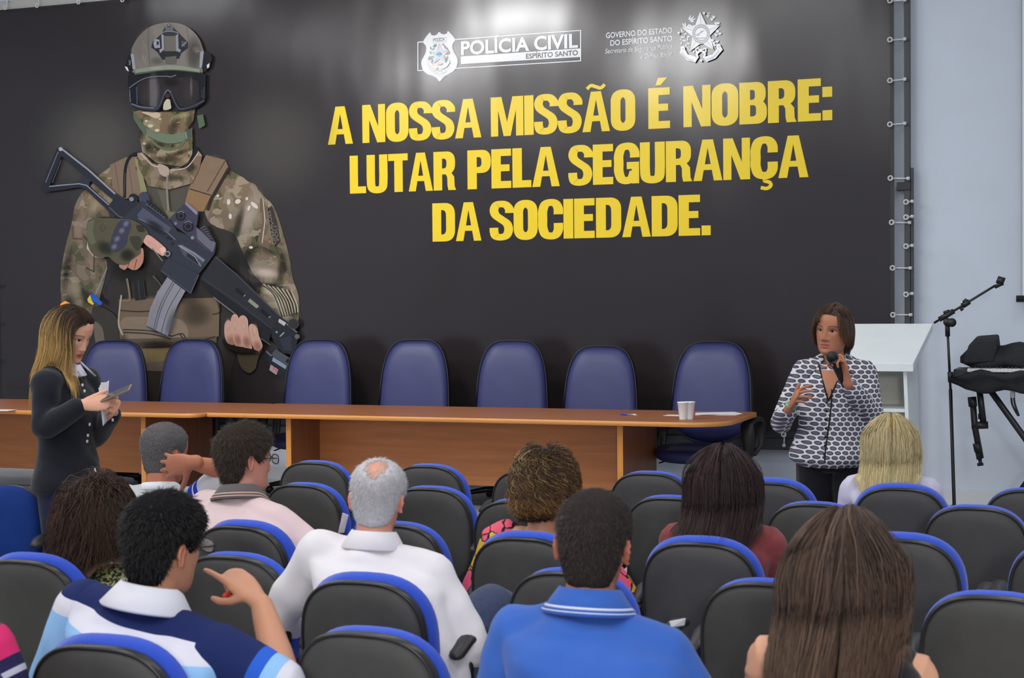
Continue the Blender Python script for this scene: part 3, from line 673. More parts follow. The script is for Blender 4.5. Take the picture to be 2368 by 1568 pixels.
PA([(1060, 735), (1082, 700), (1108, 703), (1116, 740), (1118, 772), (1080, 786), (1056, 778)], (190, 184, 160), smooth=True); disc(pf, 1090, 672, 20, (70, 36, 34), A_)
# rifle
GB(1050, 700, 260, 120, 38, (14, 14, 16), .6)
LA([(228, 1105), (95, 1432)], 62, (34, 36, 46)); LA([(95, 1425), (260, 1405), (380, 1385), (440, 1400), (640, 1590)], 44, (34, 36, 46)); LA([(225, 1108), (440, 1290), (700, 1510)], 58, (38, 40, 50)); PA([(365, 1372), (408, 1312), (475, 1345), (455, 1402)], (46, 48, 62))
LA([(232, 1092), (450, 1262), (670, 1460)], 13, (150, 152, 166)); LA([(212, 1120), (110, 1370)], 7, (110, 112, 122)); LA([(235, 1190), (165, 1370)], 5, (96, 98, 112)); LA([(140, 1400), (260, 1388), (380, 1378), (440, 1392), (620, 1550)], 9, (140, 142, 156)); disc(pf, 232, 1100, 16, (176, 176, 182), A_)
PB([(545, 130), (620, 28), (690, 78), (722, 45), (790, 100), (780, 140), (655, 212), (560, 165)], (38, 40, 50)); LB([(560, 125), (630, 190), (660, 200)], 8, (84, 86, 100)); disc(pf, 735, 60, 34, (28, 30, 38), B_t); disc(pf, 722, 66, 16, (130, 132, 142), B_t); PB([(775, 40), (810, 12), (845, 40), (850, 90), (800, 120), (780, 80)], (62, 66, 84), smooth=True)
PB([(650, 205), (800, 75), (870, 120), (1000, 215), (1055, 300), (1335, 400), (1325, 460), (1265, 540), (1205, 612), (1150, 750), (938, 582), (990, 500), (850, 335), (760, 225)], (46, 50, 60))
PB([(805, 128), (1012, 278), (985, 308), (770, 200), (762, 180)], (76, 79, 97)); LB([(770, 205), (985, 310), (1040, 360)], 6, (110, 112, 126)); PB([(830, 70), (870, 90), (985, 190), (968, 214), (840, 130)], (26, 27, 34)); LB([(825, 100), (968, 208)], 7, (84, 86, 98)); GB(900, 270, 110, 40, 36, (30, 34, 44), .8)
for k in range(7): LB([(848+k*20, 92+k*16), (836+k*20, 108+k*16)], 6, (70, 72, 82))
PB([(1060, 398), (1092, 394), (1262, 502), (1218, 555), (1100, 475)], (72, 75, 85)); LB([(1075, 402), (1180, 460), (1248, 515)], 14, (124, 128, 140)); PB([(1130, 455), (1215, 515), (1205, 540), (1120, 480)], (34, 36, 42)); LB([(1060, 400), (1180, 480), (1225, 552)], 5, (150, 152, 164)); 
for x, y in ((1005, 352), (1020, 388), (985, 345)): disc(pf, x, y, 12, (28, 30, 38), B_t)
PB([(1000, 205), (1118, 85), (1205, 163), (1192, 268), (1335, 382), (1312, 462), (1250, 425), (1180, 362), (1040, 262)], (58, 58, 76)); PB([(1118, 85), (1206, 163), (1194, 182), (1110, 102)], (126, 126, 148)); PB([(1192, 270), (1335, 385), (1312, 452), (1200, 352)], (98, 98, 112)); PB([(1210, 280), (1265, 250), (1330, 372), (1300, 370)], (40, 40, 44)); 
for k in range(6): LB([(1222+k*13, 280+k*13), (1258+k*10, 262+k*18)], 5, (96, 96, 104))
PB([(1195, 250), (1205, 165), (1215, 168), (1200, 262)], (28, 28, 34))
for x, y, r in ((1082, 188, 36), (1135, 264, 40)): disc(pf, x, y, r, (22, 22, 28), B_t); disc(pf, x, y, r*.68, (52, 52, 62), B_t); disc(pf, x, y, r*.4, (18, 18, 22), B_t); LB([(x-r*.7, y-r*.6), (x+2, y-r*.94), (x+r*.7, y-r*.6)], 5, (130, 130, 142), smooth=True)
disc(pf, 1044, 242, 12, (110, 110, 124), B_t); disc(pf, 1166, 346, 12, (130, 130, 140), B_t)
PB([(990, 492), (1212, 610), (1150, 750), (936, 582)], (46, 50, 61)); LB([(940, 585), (1150, 745)], 6, (76, 80, 92)); LB([(1212, 612), (1152, 750)], 7, (80, 84, 96))
PB([(985, 630), (1116, 730), (1060, 830), (1020, 930), (988, 1062), (832, 988), (860, 860), (910, 745)], (134, 134, 144)); GB(900, 900, 50, 160, 22, (154, 154, 164), .6); GB(1010, 960, 40, 140, 16, (98, 98, 108), .6)
for a_, b_, c_ in (((1028, 655), (935, 830), (884, 1010)), ((1085, 705), (990, 870), (940, 1035)), ((1040, 665), (948, 840), (898, 1015))): LB([a_, b_, c_], 6, (82, 82, 92), smooth=True)
LB([(835, 985), (985, 1058)], 8, (66, 66, 72)); 
PB([(1225, 640), (1330, 480), (1480, 600), (1802, 918), (1740, 1012), (1400, 790)], (36, 38, 43)); PB([(1222, 640), (1745, 1010), (1715, 1112), (1560, 980), (1240, 700)], (23, 23, 27)); LB([(1335, 485), (1480, 605), (1800, 915)], 8, (64, 66, 74)); LB([(1240, 640), (1480, 800), (1742, 1005)], 5, (58, 60, 68)); LB([(1320, 775), (1475, 895)], 7, (120, 118, 116)); LB([(1640, 1060), (1730, 1120)], 6, (90, 90, 90))
for x, y, c_ in ((1510, 738, (18, 18, 21)), (1606, 820, (140, 136, 116)), (1692, 893, (17, 17, 20))): LB([(x-30, y-25), (x, y), (x+32, y+26)], 26, c_); LB([(x+28, y+32), (x+40, y+20)], 6, (150, 150, 146))
PB([(1738, 1005), (1800, 915), (1890, 975), (1935, 1060), (1900, 1190), (1820, 1180), (1740, 1065)], (30, 33, 40)); PB([(1796, 930), (1846, 960), (1832, 984), (1788, 955)], (178, 178, 182)); LB([(1848, 968), (1925, 1030)], 8, (110, 112, 120)); disc(pf, 1897, 968, 40, (70, 68, 66), B_t); disc(pf, 1897, 968, 35, (44, 42, 42), B_t); LB([(1800, 1060), (1832, 1030)], 7, (170, 170, 170)); disc(pf, 1925, 1060, 18, (90, 92, 96), B_t); disc(pf, 1778, 1028, 8, (140, 140, 142), B_t); PB([(1800, 1080), (1880, 1050), (1890, 1160), (1830, 1160)], (40, 46, 58))
PB([(1698, 1190), (1760, 1148), (1895, 1230), (1880, 1362), (1832, 1372), (1700, 1262)], (28, 31, 38)); PB([(1770, 1150), (1888, 1225), (1850, 1275), (1738, 1192)], (70, 75, 82)); LB([(1702, 1165), (1740, 1200)], 10, (100, 104, 110)); PB([(1752, 1208), (1850, 1272), (1842, 1296), (1744, 1236)], (130, 146, 168)); PB([(1735, 1262), (1790, 1298), (1776, 1338), (1724, 1302)], (150, 146, 146)); PB([(1755, 1276), (1770, 1285), (1762, 1305), (1748, 1296)], (206, 84, 122)); PB([(1772, 1296), (1786, 1302), (1778, 1320), (1766, 1314)], (206, 84, 122)); disc(pf, 1862, 1238, 16, (16, 16, 18), B_t)
# hands
PB([(640, 545), (680, 505), (790, 425), (815, 440), (812, 520), (775, 572), (735, 578), (700, 562), (678, 578), (650, 565)], (176, 124, 104), smooth=True); LB([(700, 560), (715, 520)], 6, (104, 64, 50)); LB([(748, 572), (768, 500)], 6, (104, 64, 50))
PB([(410, 232), (470, 206), (640, 208), (722, 215), (795, 250), (852, 322), (802, 400), (792, 462), (735, 502), (690, 542), (620, 532), (560, 485), (500, 492), (430, 442), (404, 335)], (84, 80, 60), smooth=True); PB([(408, 238), (462, 212), (448, 300), (472, 385), (432, 395), (402, 330)], (98, 98, 78)); GB(540, 420, 90, 60, 30, (40, 38, 28), .7); GB(700, 470, 70, 60, 0, (30, 28, 22), .8); LB([(520, 240), (540, 270), (520, 300), (505, 270), (530, 235)], 5, (60, 56, 42), smooth=True); GB(560, 240, 90, 30, 0, (112, 106, 84), .5)
PB([(645, 225), (705, 218), (728, 262), (705, 325), (695, 390), (645, 442), (592, 446), (572, 402), (600, 300)], (56, 56, 74), smooth=True)
for x, y in ((690, 245), (660, 295), (625, 355), (605, 410)): GB(x, y, 34, 26, -50, (120, 120, 146), .8)
PB([(720, 340), (790, 340), (800, 400), (770, 440), (730, 390)], (58, 56, 44), smooth=True); PB([(765, 255), (810, 262), (825, 300), (780, 300)], (46, 44, 36), smooth=True)
PB([(826, 350), (860, 328), (965, 410), (980, 440), (962, 476), (930, 464), (826, 390)], (206, 156, 142), smooth=True); GB(880, 400, 60, 20, 40, (226, 184, 170), .6); PB([(938, 425), (966, 416), (976, 442), (950, 460)], (226, 184, 172), smooth=True); disc(pf, 990, 462, 22, (120, 122, 128), B_t); disc(pf, 990, 462, 12, (40, 42, 46), B_t); LB([(880, 420), (955, 515)], 8, (120, 118, 112))
for q in ([(1402, 985), (1415, 950), (1440, 944), (1455, 980), (1458, 1060), (1468, 1115), (1436, 1120), (1405, 1060)], [(1448, 940), (1468, 900), (1500, 912), (1512, 1000), (1534, 1130), (1502, 1145), (1468, 1100), (1455, 1010)], [(1504, 935), (1535, 906), (1570, 935), (1578, 1020), (1602, 1140), (1570, 1155), (1530, 1120), (1515, 1020)], [(1578, 1000), (1602, 968), (1640, 1000), (1655, 1060), (1678, 1130), (1642, 1168), (1606, 1125)]):
    PB(q, (190, 148, 132), smooth=True); x = sum(p[0] for p in q)/len(q); y = sum(p[1] for p in q)/len(q); GB(x-6, y-45, 26, 60, 0, (214, 180, 166), .6); GB(x+14, y+70, 40, 60, -15, (150, 98, 82), .5)
PB([(1395, 1070), (1440, 1115), (1600, 1150), (1640, 1170), (1500, 1175), (1400, 1120)], (30, 26, 24), smooth=True)
# blue and yellow tag
LB([(555, 560), (470, 760)], 5, (150, 148, 144)); PB([(412, 790), (432, 758), (444, 800), (462, 822), (450, 832), (418, 812)], (222, 196, 60)); PB([(430, 758), (470, 752), (486, 782), (520, 812), (510, 838), (468, 812), (446, 800)], (36, 92, 190))
pf.build('printed_officer')

# ---- frame behind the banner, with cable ties
frame = empty('steel_scaffold', (bx1+.09, BY+.03, bb-.1), 0, 'dark square tube scaffold the black banner is tied to', 'scaffold')
FO = np.array([bx1+.09, BY+.03, bb-.1])
m_tube = M('frame_paint', (62, 64, 68), .45, .5, .3)
m_pale = M('frame_pale', (176, 176, 172), .5, .4)
xp = bx1+.075
fb = MB(); fb.box((xp-FO[0], -.02, -.45), (xp+.045-FO[0], .03, CEIL_Z-FO[2]-.02)); fb.build('upright', m_tube, frame, False, .004)
MB().box((xp+.048-FO[0], -.02, -.45), (xp+.068-FO[0], .02, atY(2096, 388, BY)[2]-FO[2])).build('upright_splice', m_tube, frame, False, .003)
za = atY(2085, 421, BY)[2]; zb2 = atY(2085, 440, BY)[2]
MB().box((bx1-FO[0]+.02, -.03, zb2-FO[2]), (xp+.05-FO[0], .03, za-FO[2])).build('cross_beam', m_black, frame, False, .004)
MB().box((bx0-FO[0], .0, .02), (xp-FO[0], .04, .075)).box((bx0-FO[0], .0, -.02), (xp-FO[0], .03, .02)).build('bottom_beam', m_tube, frame, False, .004)
MB().box((bx0-.2-FO[0], -.01, bt-FO[2]-.005), (-8.5-FO[0]+7, .04, bt-FO[2]+.09)).build('top_beam', m_pale, frame, False, .004)
m_tie = M('tie_nylon', (206, 208, 212), .5, .4)
def tie(u0, v0, u1, v1):
    p = atY(u0, v0, BY)-FO; q = atY(u1, v1, BY)-FO
    t = MB(); ring = [p+np.array([.017*math.cos(a), -.05, .017*math.sin(a)]) for a in np.linspace(0, 2*math.pi, 13)]
    t.tube(ring, .006, 6); p2 = p.copy(); p2[1] = q[1] = -.052
    t.tube([p2, q], .0065, 6, flat=.5); t.box(q-[.012, .006, .012], q+[.012, .012, .012])
    t.build('cable_tie', m_tie, frame)
for y0, y1 in ((4, 1), (94, 91), (188, 184), (289, 286)): tie(2060, y0, 2093, y1)
for u, v in ((2061, 413), (2064, 515), (2066, 620), (2067, 728)): tie(u, v, u+40, v)
for u, v in ((2091, 468), (2091, 503), (2091, 570), (2091, 681)): tie(u+6, v, u+19, v-2)
for u, v in ((20, 20), (93, 15), (189, 7), (290, 2)): tie(u, v, u-1, v-18)
for v in (663, 750, 836, 925): tie(1, v, -18, v)
tie(1815, 1004, 1814, 1030)
# ------------------------------------------------------------------ tables
w_top = wood('table_top_laminate', (140, 82, 46), (160, 98, 58), .45)
w_edge = wood('table_edge_band', (196, 130, 62), (208, 142, 72), .4)
w_panel = wood('table_panel_laminate', (170, 106, 60), (192, 124, 72), .42)
w_end = wood('table_end_laminate', (112, 68, 42), (140, 86, 54), .42, axis=2)
TZ = .86
def table(xa, xb, ya, yb, ea, eb, label, round_r, round_l=.04, ym=11.1):
    cx, cy = (xa+xb)/2, (ya+yb)/2
    t = empty('conference_table', (cx, cy, DAIS), 0, label, 'table', 'long wooden tables on the dais')
    def outline(ins):
        pts = []
        for (x, y, r, a0) in ((xb-round_r, ya+round_r, round_r, -90), (xb-.06, yb-.06, .06, 0), (xa+round_l, yb-round_l, round_l, 90), (xa+round_l, ya+round_l, round_l, 180)):
            for i in range(9):
                a = math.radians(a0+90*i/8); pts.append((x+(r-ins)*math.cos(a)-cx, y+(r-ins)*math.sin(a)-cy))
        return pts
    z = TZ-DAIS
    m = MB(); o1 = outline(.001)
    m.loft([np.array([(x, y, z-.034) for x, y in o1]), np.array([(x, y, z-.002) for x, y in o1]), np.array([(x, y, z) for x, y in outline(.004)])])
    m.build('tabletop', w_top, t, False)
    e = MB(); o2 = outline(-.002); n = len(o1)
    e.loft([np.array([(x, y, zz) for x, y in oo]) for oo, zz in ((outline(.0015), z-.0345), (o2, z-.033), (o2, z-.0025), (outline(.001), z-.0012))], cap=False)
    e.build('edge_band', w_edge, t, True)
    MB().box((ea-cx, ym-cy, .19), (eb-cx, ym+.025-cy, z-.035)).build('modesty_panel', w_panel, t, False, .002)
    for x in (ea, eb):
        p = MB().box((x-.02-cx, ya+.13-cy, 0), (x+.02-cx, yb-.12-cy, z-.035)); p.build('end_panel', w_end, t, False, .002)
        MB().box((x-.021-cx, ya+.124-cy, 0), (x+.021-cx, ya+.13-cy, z-.035)).build('panel_edge', w_edge, t, False)
    return t
table(-6.60, -2.47, 10.50, 11.63, -5.93, -3.25, 'long orange-brown wooden table in the middle with white cups at its end', .30)
table(-10.7, -6.605, 10.36, 11.60, -10.2, -7.16, 'orange-brown wooden table behind the woman with the phone, cut by the left frame edge', .12)

# ------------------------------------------------------------------ pads (upholstered shells)
def pad(m, outline, yb, yf, dome_b=.0, dome_f=.0, curve=0.0, lean=0.0, zc=0, n=48, edge=.18, mi=0):
    """closed cushion: outline(t)->(x,z) of its rim; rear face at yb, front face at yf; bent about the vertical by curve"""
    S = (.02, .3, .55, .75, 1-edge*.6, 1-edge*.25, 1.0)
    t = np.arange(n)*2*math.pi/n
    O_ = np.array([outline(a) for a in t])
    mid = (yb+yf)/2
    rings = []
    def ring(s, y):
        x = O_[:, 0]*s; z = zc+(O_[:, 1]-zc)*s
        return np.stack([x, y+curve*x**2-lean*(z-zc), z], 1)
    hb, hf = mid-yb, yf-mid
    for s in S:
        k = math.sqrt(max(0, 1-max(0, (s-(1-edge))/edge)**2))
        rings.append(ring(s, mid-hb*k-dome_b*(1-s*s)))
    for s in S[::-1]:
        k = math.sqrt(max(0, 1-max(0, (s-(1-edge))/edge)**2))
        if s == 1.0: continue
        rings.append(ring(s, mid+hf*k+dome_f*(1-s*s)))
    m.loft(rings, mi)
    return m
def sup(a, b, zc, n=2.7, taper=0.0, topn=None):
    def f(t):
        c, s = math.cos(t), math.sin(t)
        nn = n if s < 0 or topn is None else topn
        x = a*math.copysign(abs(c)**(2/nn), c); z = b*math.copysign(abs(s)**(2/nn), s)
        x *= 1+taper*z/b
        return x, zc+z
    return f
# ------------------------------------------------------------------ audience chairs
m_shell = M('shell_plastic', (70, 69, 67), .55, .35, var=.08, vs=5, bump=.25, bs=420, bd=.002)
m_rim = M('shell_rim', (40, 39, 40), .34, .5)
m_blue = M('blue_fabric', (46, 80, 196), .85, .2, var=.05, vs=9, bump=.3, bs=500, bd=.002, sheen=.3)
m_arm = M('armrest_foam', (34, 33, 34), .45, .45)
m_leg = M('chair_frame_steel', (30, 30, 32), .35, .5, .2)
m_bolt = M('bolt_steel', (150, 150, 154), .3, .5, 1)
HB_ = .86
def make_seat_chair():
    r = empty('auditorium_chair', (0, 0, 0))
    zc, b_ = .635, .225
    sh = MB(); pad(sh, sup(.205, b_, zc, 2.9, .02), -.285, -.235, .012, 0, .42, .10, zc, edge=.16)
    s = sh.build('back_shell', m_shell, r)
    rm = MB(); t = np.linspace(0, 2*math.pi, 65)[:-1]; f = sup(.2015, b_-.003, zc, 2.9, .02)
    P = np.array([[f(a)[0], 0, f(a)[1]] for a in t]); P[:, 1] = -.262+.42*P[:, 0]**2-.10*(P[:, 2]-zc)
    rings = []
    for i in range(64):
        T = nrm(P[(i+1) % 64]-P[i-1]); nn = nrm(np.cross(T, [0, 1, 0])); rings.append([P[i]+.0075*(math.cos(q)*nn)+.020*math.sin(q)*np.array([0, 1, 0]) for q in np.arange(8)*math.pi/4])
    V = np.array(rings).reshape(-1, 3); F = [(i*8+j, i*8+(j+1) % 8, ((i+1) % 64)*8+(j+1) % 8, ((i+1) % 64)*8+j) for i in range(64) for j in range(8)]
    rm.add(V, F); rm.build('shell_rim', m_rim, s)
    cu = MB(); pad(cu, sup(.214, b_+.006, zc+.002, 2.7, .02), -.243, -.160, 0, .014, .42, .10, zc, edge=.3); cu.build('back_cushion', m_blue, r)
    zz = .43
    def so(t):
        c, q = math.cos(t), math.sin(t)
        return .235*math.copysign(abs(c)**(2/3.2), c), .235*math.copysign(abs(q)**(2/3.2), q)
    def slab_pad(z0, z1, k, name, mat):
        t = np.arange(40)*2*math.pi/40; O_ = np.array([so(a) for a in t])*k; rings = []
        for q in (-1, -.8, -.3, .3, .8, 1):
            w = 1-.10*abs(q)**4
            z = (z0+z1)/2+(z1-z0)/2*q
            rings.append(np.stack([O_[:, 0]*w, O_[:, 1]*w+.02, z-.10*np.clip(O_[:, 1]-.12, 0, 1)+0*O_[:, 0]], 1))
        MB().loft(rings).build(name, mat, r)
    slab_pad(.385, .415, .99, 'seat_shell', m_shell); slab_pad(.415, .475, 1.0, 'seat_cushion', m_blue)
    MB().tube([(0, -.235, .70), (0, -.27, .55), (0, -.265, .42), (0, -.2, .375), (0, .0, .372)], .028, 8, flat=.35, side=(1, 0, 0)).build('back_bracket', m_leg, r)
    for s_ in (-1, 1):
        a = MB(); a.tube([(s_*.256, -.13, .622), (s_*.256, -.05, .648), (s_*.256, .08, .650), (s_*.255, .14, .640)], [.026, .029, .03, .026], 12, flat=.62, side=(1, 0, 0), round_ends=True)
        ar = a.build('armrest', m_arm, r)
        q = MB(); q.tube([(s_*.256, -.02, .635), (s_*.262, -.02, .50), (s_*.262, -.01, .40), (s_*.2, 0, .378), (s_*.05, 0, .376)], .017, 8, flat=.45, side=(0, 1, 0)); q.build('armrest_post', m_leg, ar)
        l = MB(); l.tube([(s_*.19, .21, .012), (s_*.185, .20, .20), (s_*.18, .16, .365), (s_*.18, .0, .375), (s_*.18, -.15, .365), (s_*.185, -.20, .20), (s_*.19, -.22, .012)], .0125, 8); l.build('leg', m_leg, r)
        for y in (.21, -.22): MB().cyl((s_*.19, y, 0), (s_*.19, y, .02), .018, 10).build('foot_cap', m_black, r)
    MB().box((-.19, -.02, .362), (.19, .03, .376)).build('seat_bar', m_leg, r, False)
    return r
CH = {}
# name: pixel of the top of the shell, turn in degrees, label
CHAIRS = [
 ('r1a', 722, 1070, 2, 'dark-backed blue chair nearest the table front, right of the man with glasses'),
 ('r1b', 985, 1078, 0, 'front-row dark-backed blue chair before the middle table, right of the white-haired head'),
 ('r1c', 1222, 1090, 0, 'front-row chair mostly hidden behind the curly-haired woman'),
 ('r1d', 1500, 1095, 0, 'empty front-row chair before the right end of the wooden table'),
 ('r1e', 1778, 1117, 0, 'front-row chair in front of the speaker, right of the dark-haired woman'),
 ('r1f', 2080, 1130, 2, 'blue and black chair holding the blonde woman'),
 ('r1g', 2385, 1135, 0, 'front-row chair cut by the right frame edge below the keyboard'),
 ('r2a', 694, 1122, -2, 'second-row chair directly right of the pink polo shirt'),
 ('r2b', 988, 1130, 1, 'second-row chair with blue side showing, right of the white-haired head'),
 ('r2c', 1195, 1160, 0, 'second-row chair below the curly-haired head'),
 ('r2d', 1548, 1152, 0, 'second-row grey-backed chair left of the dark-haired woman'),
 ('r2e', 1882, 1167, 0, 'second-row grey-backed chair behind the top of the long brown hair'),
 ('r2f', 2255, 1175, 0, 'second-row wide grey-backed chair right of the blonde woman'),
 ('r3a', 548, 1218, -3, 'chair with bright blue rim holding the man in pink polo'),
 ('r3b', 905, 1214, 0, 'chair half hidden behind the white shirt collar'),
 ('r3c', 1208, 1245, 0, 'chair holding the woman in the floral wrap'),
 ('r3d', 1615, 1257, 2, 'chair with pale scuff marks holding the woman in the maroon top'),
 ('r3e', 2080, 1248, -2, 'chair right of the long brown hair with blue right rim'),
 ('r3f', 2478, 1262, 0, 'third-row chair barely showing at the right frame edge'),
 ('r4a', 528, 1287, 0, 'grey-backed chair behind the raised hand with the red pen'),
 ('r4z', 48, 1297, 0, 'chair at the left frame edge beside the dark printed dress'),
 ('r4b', 830, 1345, 2, 'chair with thick blue rim holding the man in the white shirt'),
 ('r4c', 1312, 1325, 0, 'chair hidden behind the neck of the man in blue polo'),
 ('r4d', 1772, 1350, 0, 'grey-backed chair left of the long-haired woman in black'),
 ('r4e', 2298, 1380, 0, 'grey-backed chair right of the long-haired woman in black'),
 ('r5a', 222, 1495, 3, 'chair holding the man in the striped polo'),
 ('r5b', 838, 1465, 0, 'empty dark chair at the bottom centre, before the white shirt'),
 ('r3g', 350, 1185, 0, 'hidden chair under the grey-haired man with a hand behind his head'),
 ('r6a', 1352, 1620, 0, 'chair under the man in the plain blue polo'),
 ('r6b', 1968, 1640, 0, 'chair under the long-haired woman in the black sleeveless top'),
 ('r6c', -190, 1590, 0, 'chair under the person in navy and pink'),
]
proto = make_seat_chair()
TOPY = -.262-.10*(.86-.635)-.0
for i, (k, u, v, a, lab) in enumerate(CHAIRS):
    o = proto if i == 0 else copy_tree(proto)
    p = atZ(u, v, HB_); a = math.radians(a)
    o.location = (p[0]+math.sin(a)*TOPY, p[1]-math.cos(a)*TOPY, 0); o.rotation_euler = (0, 0, a)
    tag(o, lab, 'chair', 'blue auditorium chairs with dark shells')
    CH[k] = (np.array(o.location), a)
    if k in ('r3a', 'r3c', 'r3d', 'r4z', 'r4b', 'r5a', 'r1f', 'r1e', 'r3e'):
        for ch in o.children:
            if ch.name.startswith('back_cushion'): ch.scale = (1.035, 1, 1.014)
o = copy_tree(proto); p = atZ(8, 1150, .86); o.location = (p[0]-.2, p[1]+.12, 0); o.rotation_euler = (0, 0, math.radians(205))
m_blue_shade = fabric_shade = M('shaded_blue_fabric', (20, 52, 120), .85, .2, var=.05, vs=9, bump=.3, bs=500, bd=.002)  # same blue cushion fabric with shade put into a darker colour
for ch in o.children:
    if 'cushion' in ch.name: ch.data = ch.data.copy(); ch.data.materials[0] = m_blue_shade
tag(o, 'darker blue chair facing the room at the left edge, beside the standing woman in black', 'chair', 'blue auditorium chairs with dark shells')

# ------------------------------------------------------------------ executive chairs behind the tables
m_navy = M('navy_leather', (47, 52, 100), .42, .4, var=.05, vs=5, bump=.2, bs=160, bd=.002)
m_pipe = M('seat_piping', (26, 27, 40), .4, .5)
def make_exec():
    r = empty('executive_chair', (0, 0, 0))
    zc, bu, bd_ = .74, .56, .24
    def f(t):
        c, s = math.cos(t), math.sin(t)
        n = 3.9 if s > 0 else 2.3
        x = .268*math.copysign(abs(c)**(2/n), c); z = (bu if s > 0 else bd_)*math.copysign(abs(s)**(2/n), s)
        return x*(1-.12*max(0, z/bu)**1.3-.05*max(0, -z/bd_)), zc+z
    m = MB(); pad(m, f, -.28, -.19, .0, .022, .25, .13, zc, edge=.26, n=56); br = m.build('backrest', m_navy, r)
    p = MB(); ring = []
    t = np.linspace(0, 2*math.pi, 57)
    P = np.array([[f(a)[0], 0, f(a)[1]] for a in t]); P[:, 1] = -.215+.25*P[:, 0]**2-.13*(P[:, 2]-zc)
    P[:, 0] *= 1.002
    p.tube(P, .005, 6, side=(0, 1, 0)); p.build('piping', m_pipe, br)
    m = MB(); pad(m, f, -.31, -.26, .02, 0, .25, .13, zc, edge=.3, n=56); m.build('back_cover', m_black, br)
    def so(t):
        c, q = math.cos(t), math.sin(t); return .265*math.copysign(abs(c)**(2/2.8), c), .25*math.copysign(abs(q)**(2/2.8), q)
    O_ = np.array([so(a) for a in np.arange(40)*2*math.pi/40]); rings = []
    for q in (-1, -.7, -.2, .3, .75, 1): rings.append(np.stack([O_[:, 0]*(1-.12*abs(q)**3), O_[:, 1]*(1-.12*abs(q)**3)+.03, .455+.05*q-.12*np.clip(O_[:, 1]-.1, 0, 1)], 1))
    MB().loft(rings).build('seat', m_navy, r)
    for s in (-1, 1):
        a = MB(); x = s*.325
        a.tube([(x-s*.05, .05, .40), (x, .06, .44), (x+s*.01, .10, .60), (x, .09, .68), (x, .0, .71), (x, -.16, .705), (x, -.215, .66), (x, -.18, .50), (x-s*.02, -.10, .43)], [.022, .03, .042, .042, .04, .04, .036, .032, .024], 10, flat=.5, side=(1, 0, 0)); ar = a.build('armrest', m_arm, r)
        MB().tube([(x-s*.03, -.02, .42), (x-s*.09, 0, .385), (x-s*.2, 0, .385)], .012, 8).build('armrest_bracket', m_leg, ar)
    MB().box((-.12, -.14, .37), (.12, .14, .40)).build('mechanism', m_black, r, False, .01)
    MB().tube([(0, -.10, .385), (0, -.30, .40), (0, -.30, .62)], .03, 8, flat=.3, side=(1, 0, 0)).build('back_bracket', m_leg, r)
    c = MB(); c.cyl((0, 0, .09), (0, 0, .22), .042, 16); c.cyl((0, 0, .22), (0, 0, .30), .038, 16); c.cyl((0, 0, .30), (0, 0, .38), .034, 16); c.build('column', m_black, r)
    L = MB().tube([(.12, -.03, .385), (.24, -.03, .37), (.29, -.03, .35)], .006, 6); L.build('height_lever', m_black, r)
    for i in range(5):
        a = i*2*math.pi/5+.3
        b = MB(); b.tube([(0, 0, .10), (.16*math.cos(a), .16*math.sin(a), .095), (.30*math.cos(a), .30*math.sin(a), .07)], [.03, .026, .018], 8); br_ = b.build('base_arm', m_black, r)
        w = MB(); pc = np.array([.30*math.cos(a), .30*math.sin(a), .03]); dd = np.array([-math.sin(a), math.cos(a), 0])*.022
        w.cyl(pc-dd, pc+dd, .03, 14); w.build('caster', m_black, br_)
    return r
ex = make_exec()
EX = [(266, 787, 12.02, 202, 1.0, 'leftmost navy leather executive chair, half behind the woman with the phone'),
      (450, 785, 12.00, 186, 1.0, 'navy executive chair in front of the printed belt pouch'),
      (741, 785, 12.02, 188, 1.0, 'navy executive chair overlapping the printed rifle muzzle'),
      (963, 785, 12.0, 188, 1.0, 'navy executive chair below the end of the short third slogan line\'s first word'),
      (1187, 787, 12.0, 190, .98, 'navy executive chair in the middle of the row behind the long table'),
      (1393, 800, 11.95, 184, .99, 'navy executive chair slightly lower than its neighbours, behind the blue pen'),
      (1648, 790, 11.92, 176, 1.18, 'navy executive chair off the table end, its armrests and seat in view')]
for i, (u, v, Y, a, s, lab) in enumerate(EX):
    o = ex if i == 0 else copy_tree(ex)
    a = math.radians(a)
    bx = 0; by = -.235-.13*.54
    p = atY(u, v, Y)
    h = (p[2]-DAIS)/1.30
    o.location = (p[0]+math.sin(a)*by, p[1]-math.cos(a)*by, DAIS); o.rotation_euler = (0, 0, a)
    o.scale = ((s*1.14 if i < 6 else s*1.03), s*1.02, h)
    tag(o, lab, 'chair', 'navy executive chairs behind the tables')

# ------------------------------------------------------------------ things on the table
m_cup = M('cup_plastic', (232, 234, 236), .35, .4)
def cup(u, v, lab):
    p = atZ(u, v, TZ); o = MB(); n = 28
    t = np.arange(n)*2*math.pi/n; rings = []
    for r, z in ((.024, 0), (.0245, .002), (.036, .112), (.0385, .114), (.0385, .119), (.035, .119), (.0335, .112), (.0225, .004)): rings.append(np.stack([r*np.cos(t), r*np.sin(t), np.full(n, z)], 1))
    o.loft(rings); ob = o.build('plastic_cup', m_cup, None, loc=p); tag(ob, lab, 'cup', 'white cups on the table')
    ob.scale = (1.12, 1.12, 1.05)
cup(1580, 970, 'left one of two white plastic cups near the table corner')
cup(1594, 969.5, 'right one of two touching white plastic cups, beside the papers')
p = atZ(1454, 961, TZ); r = empty('pen', p+[0, 0, .006], math.radians(-18), 'blue and silver pen lying on the wooden table', 'pen')
MB().tube([(-.078, 0, 0), (-.070, 0, 0), (-.03, 0, 0), (-.01, 0, 0)], [.0015, .005, .0058, .0058], 10).build('grip', M('blue_plastic', (36, 60, 200), .4, .5), r)
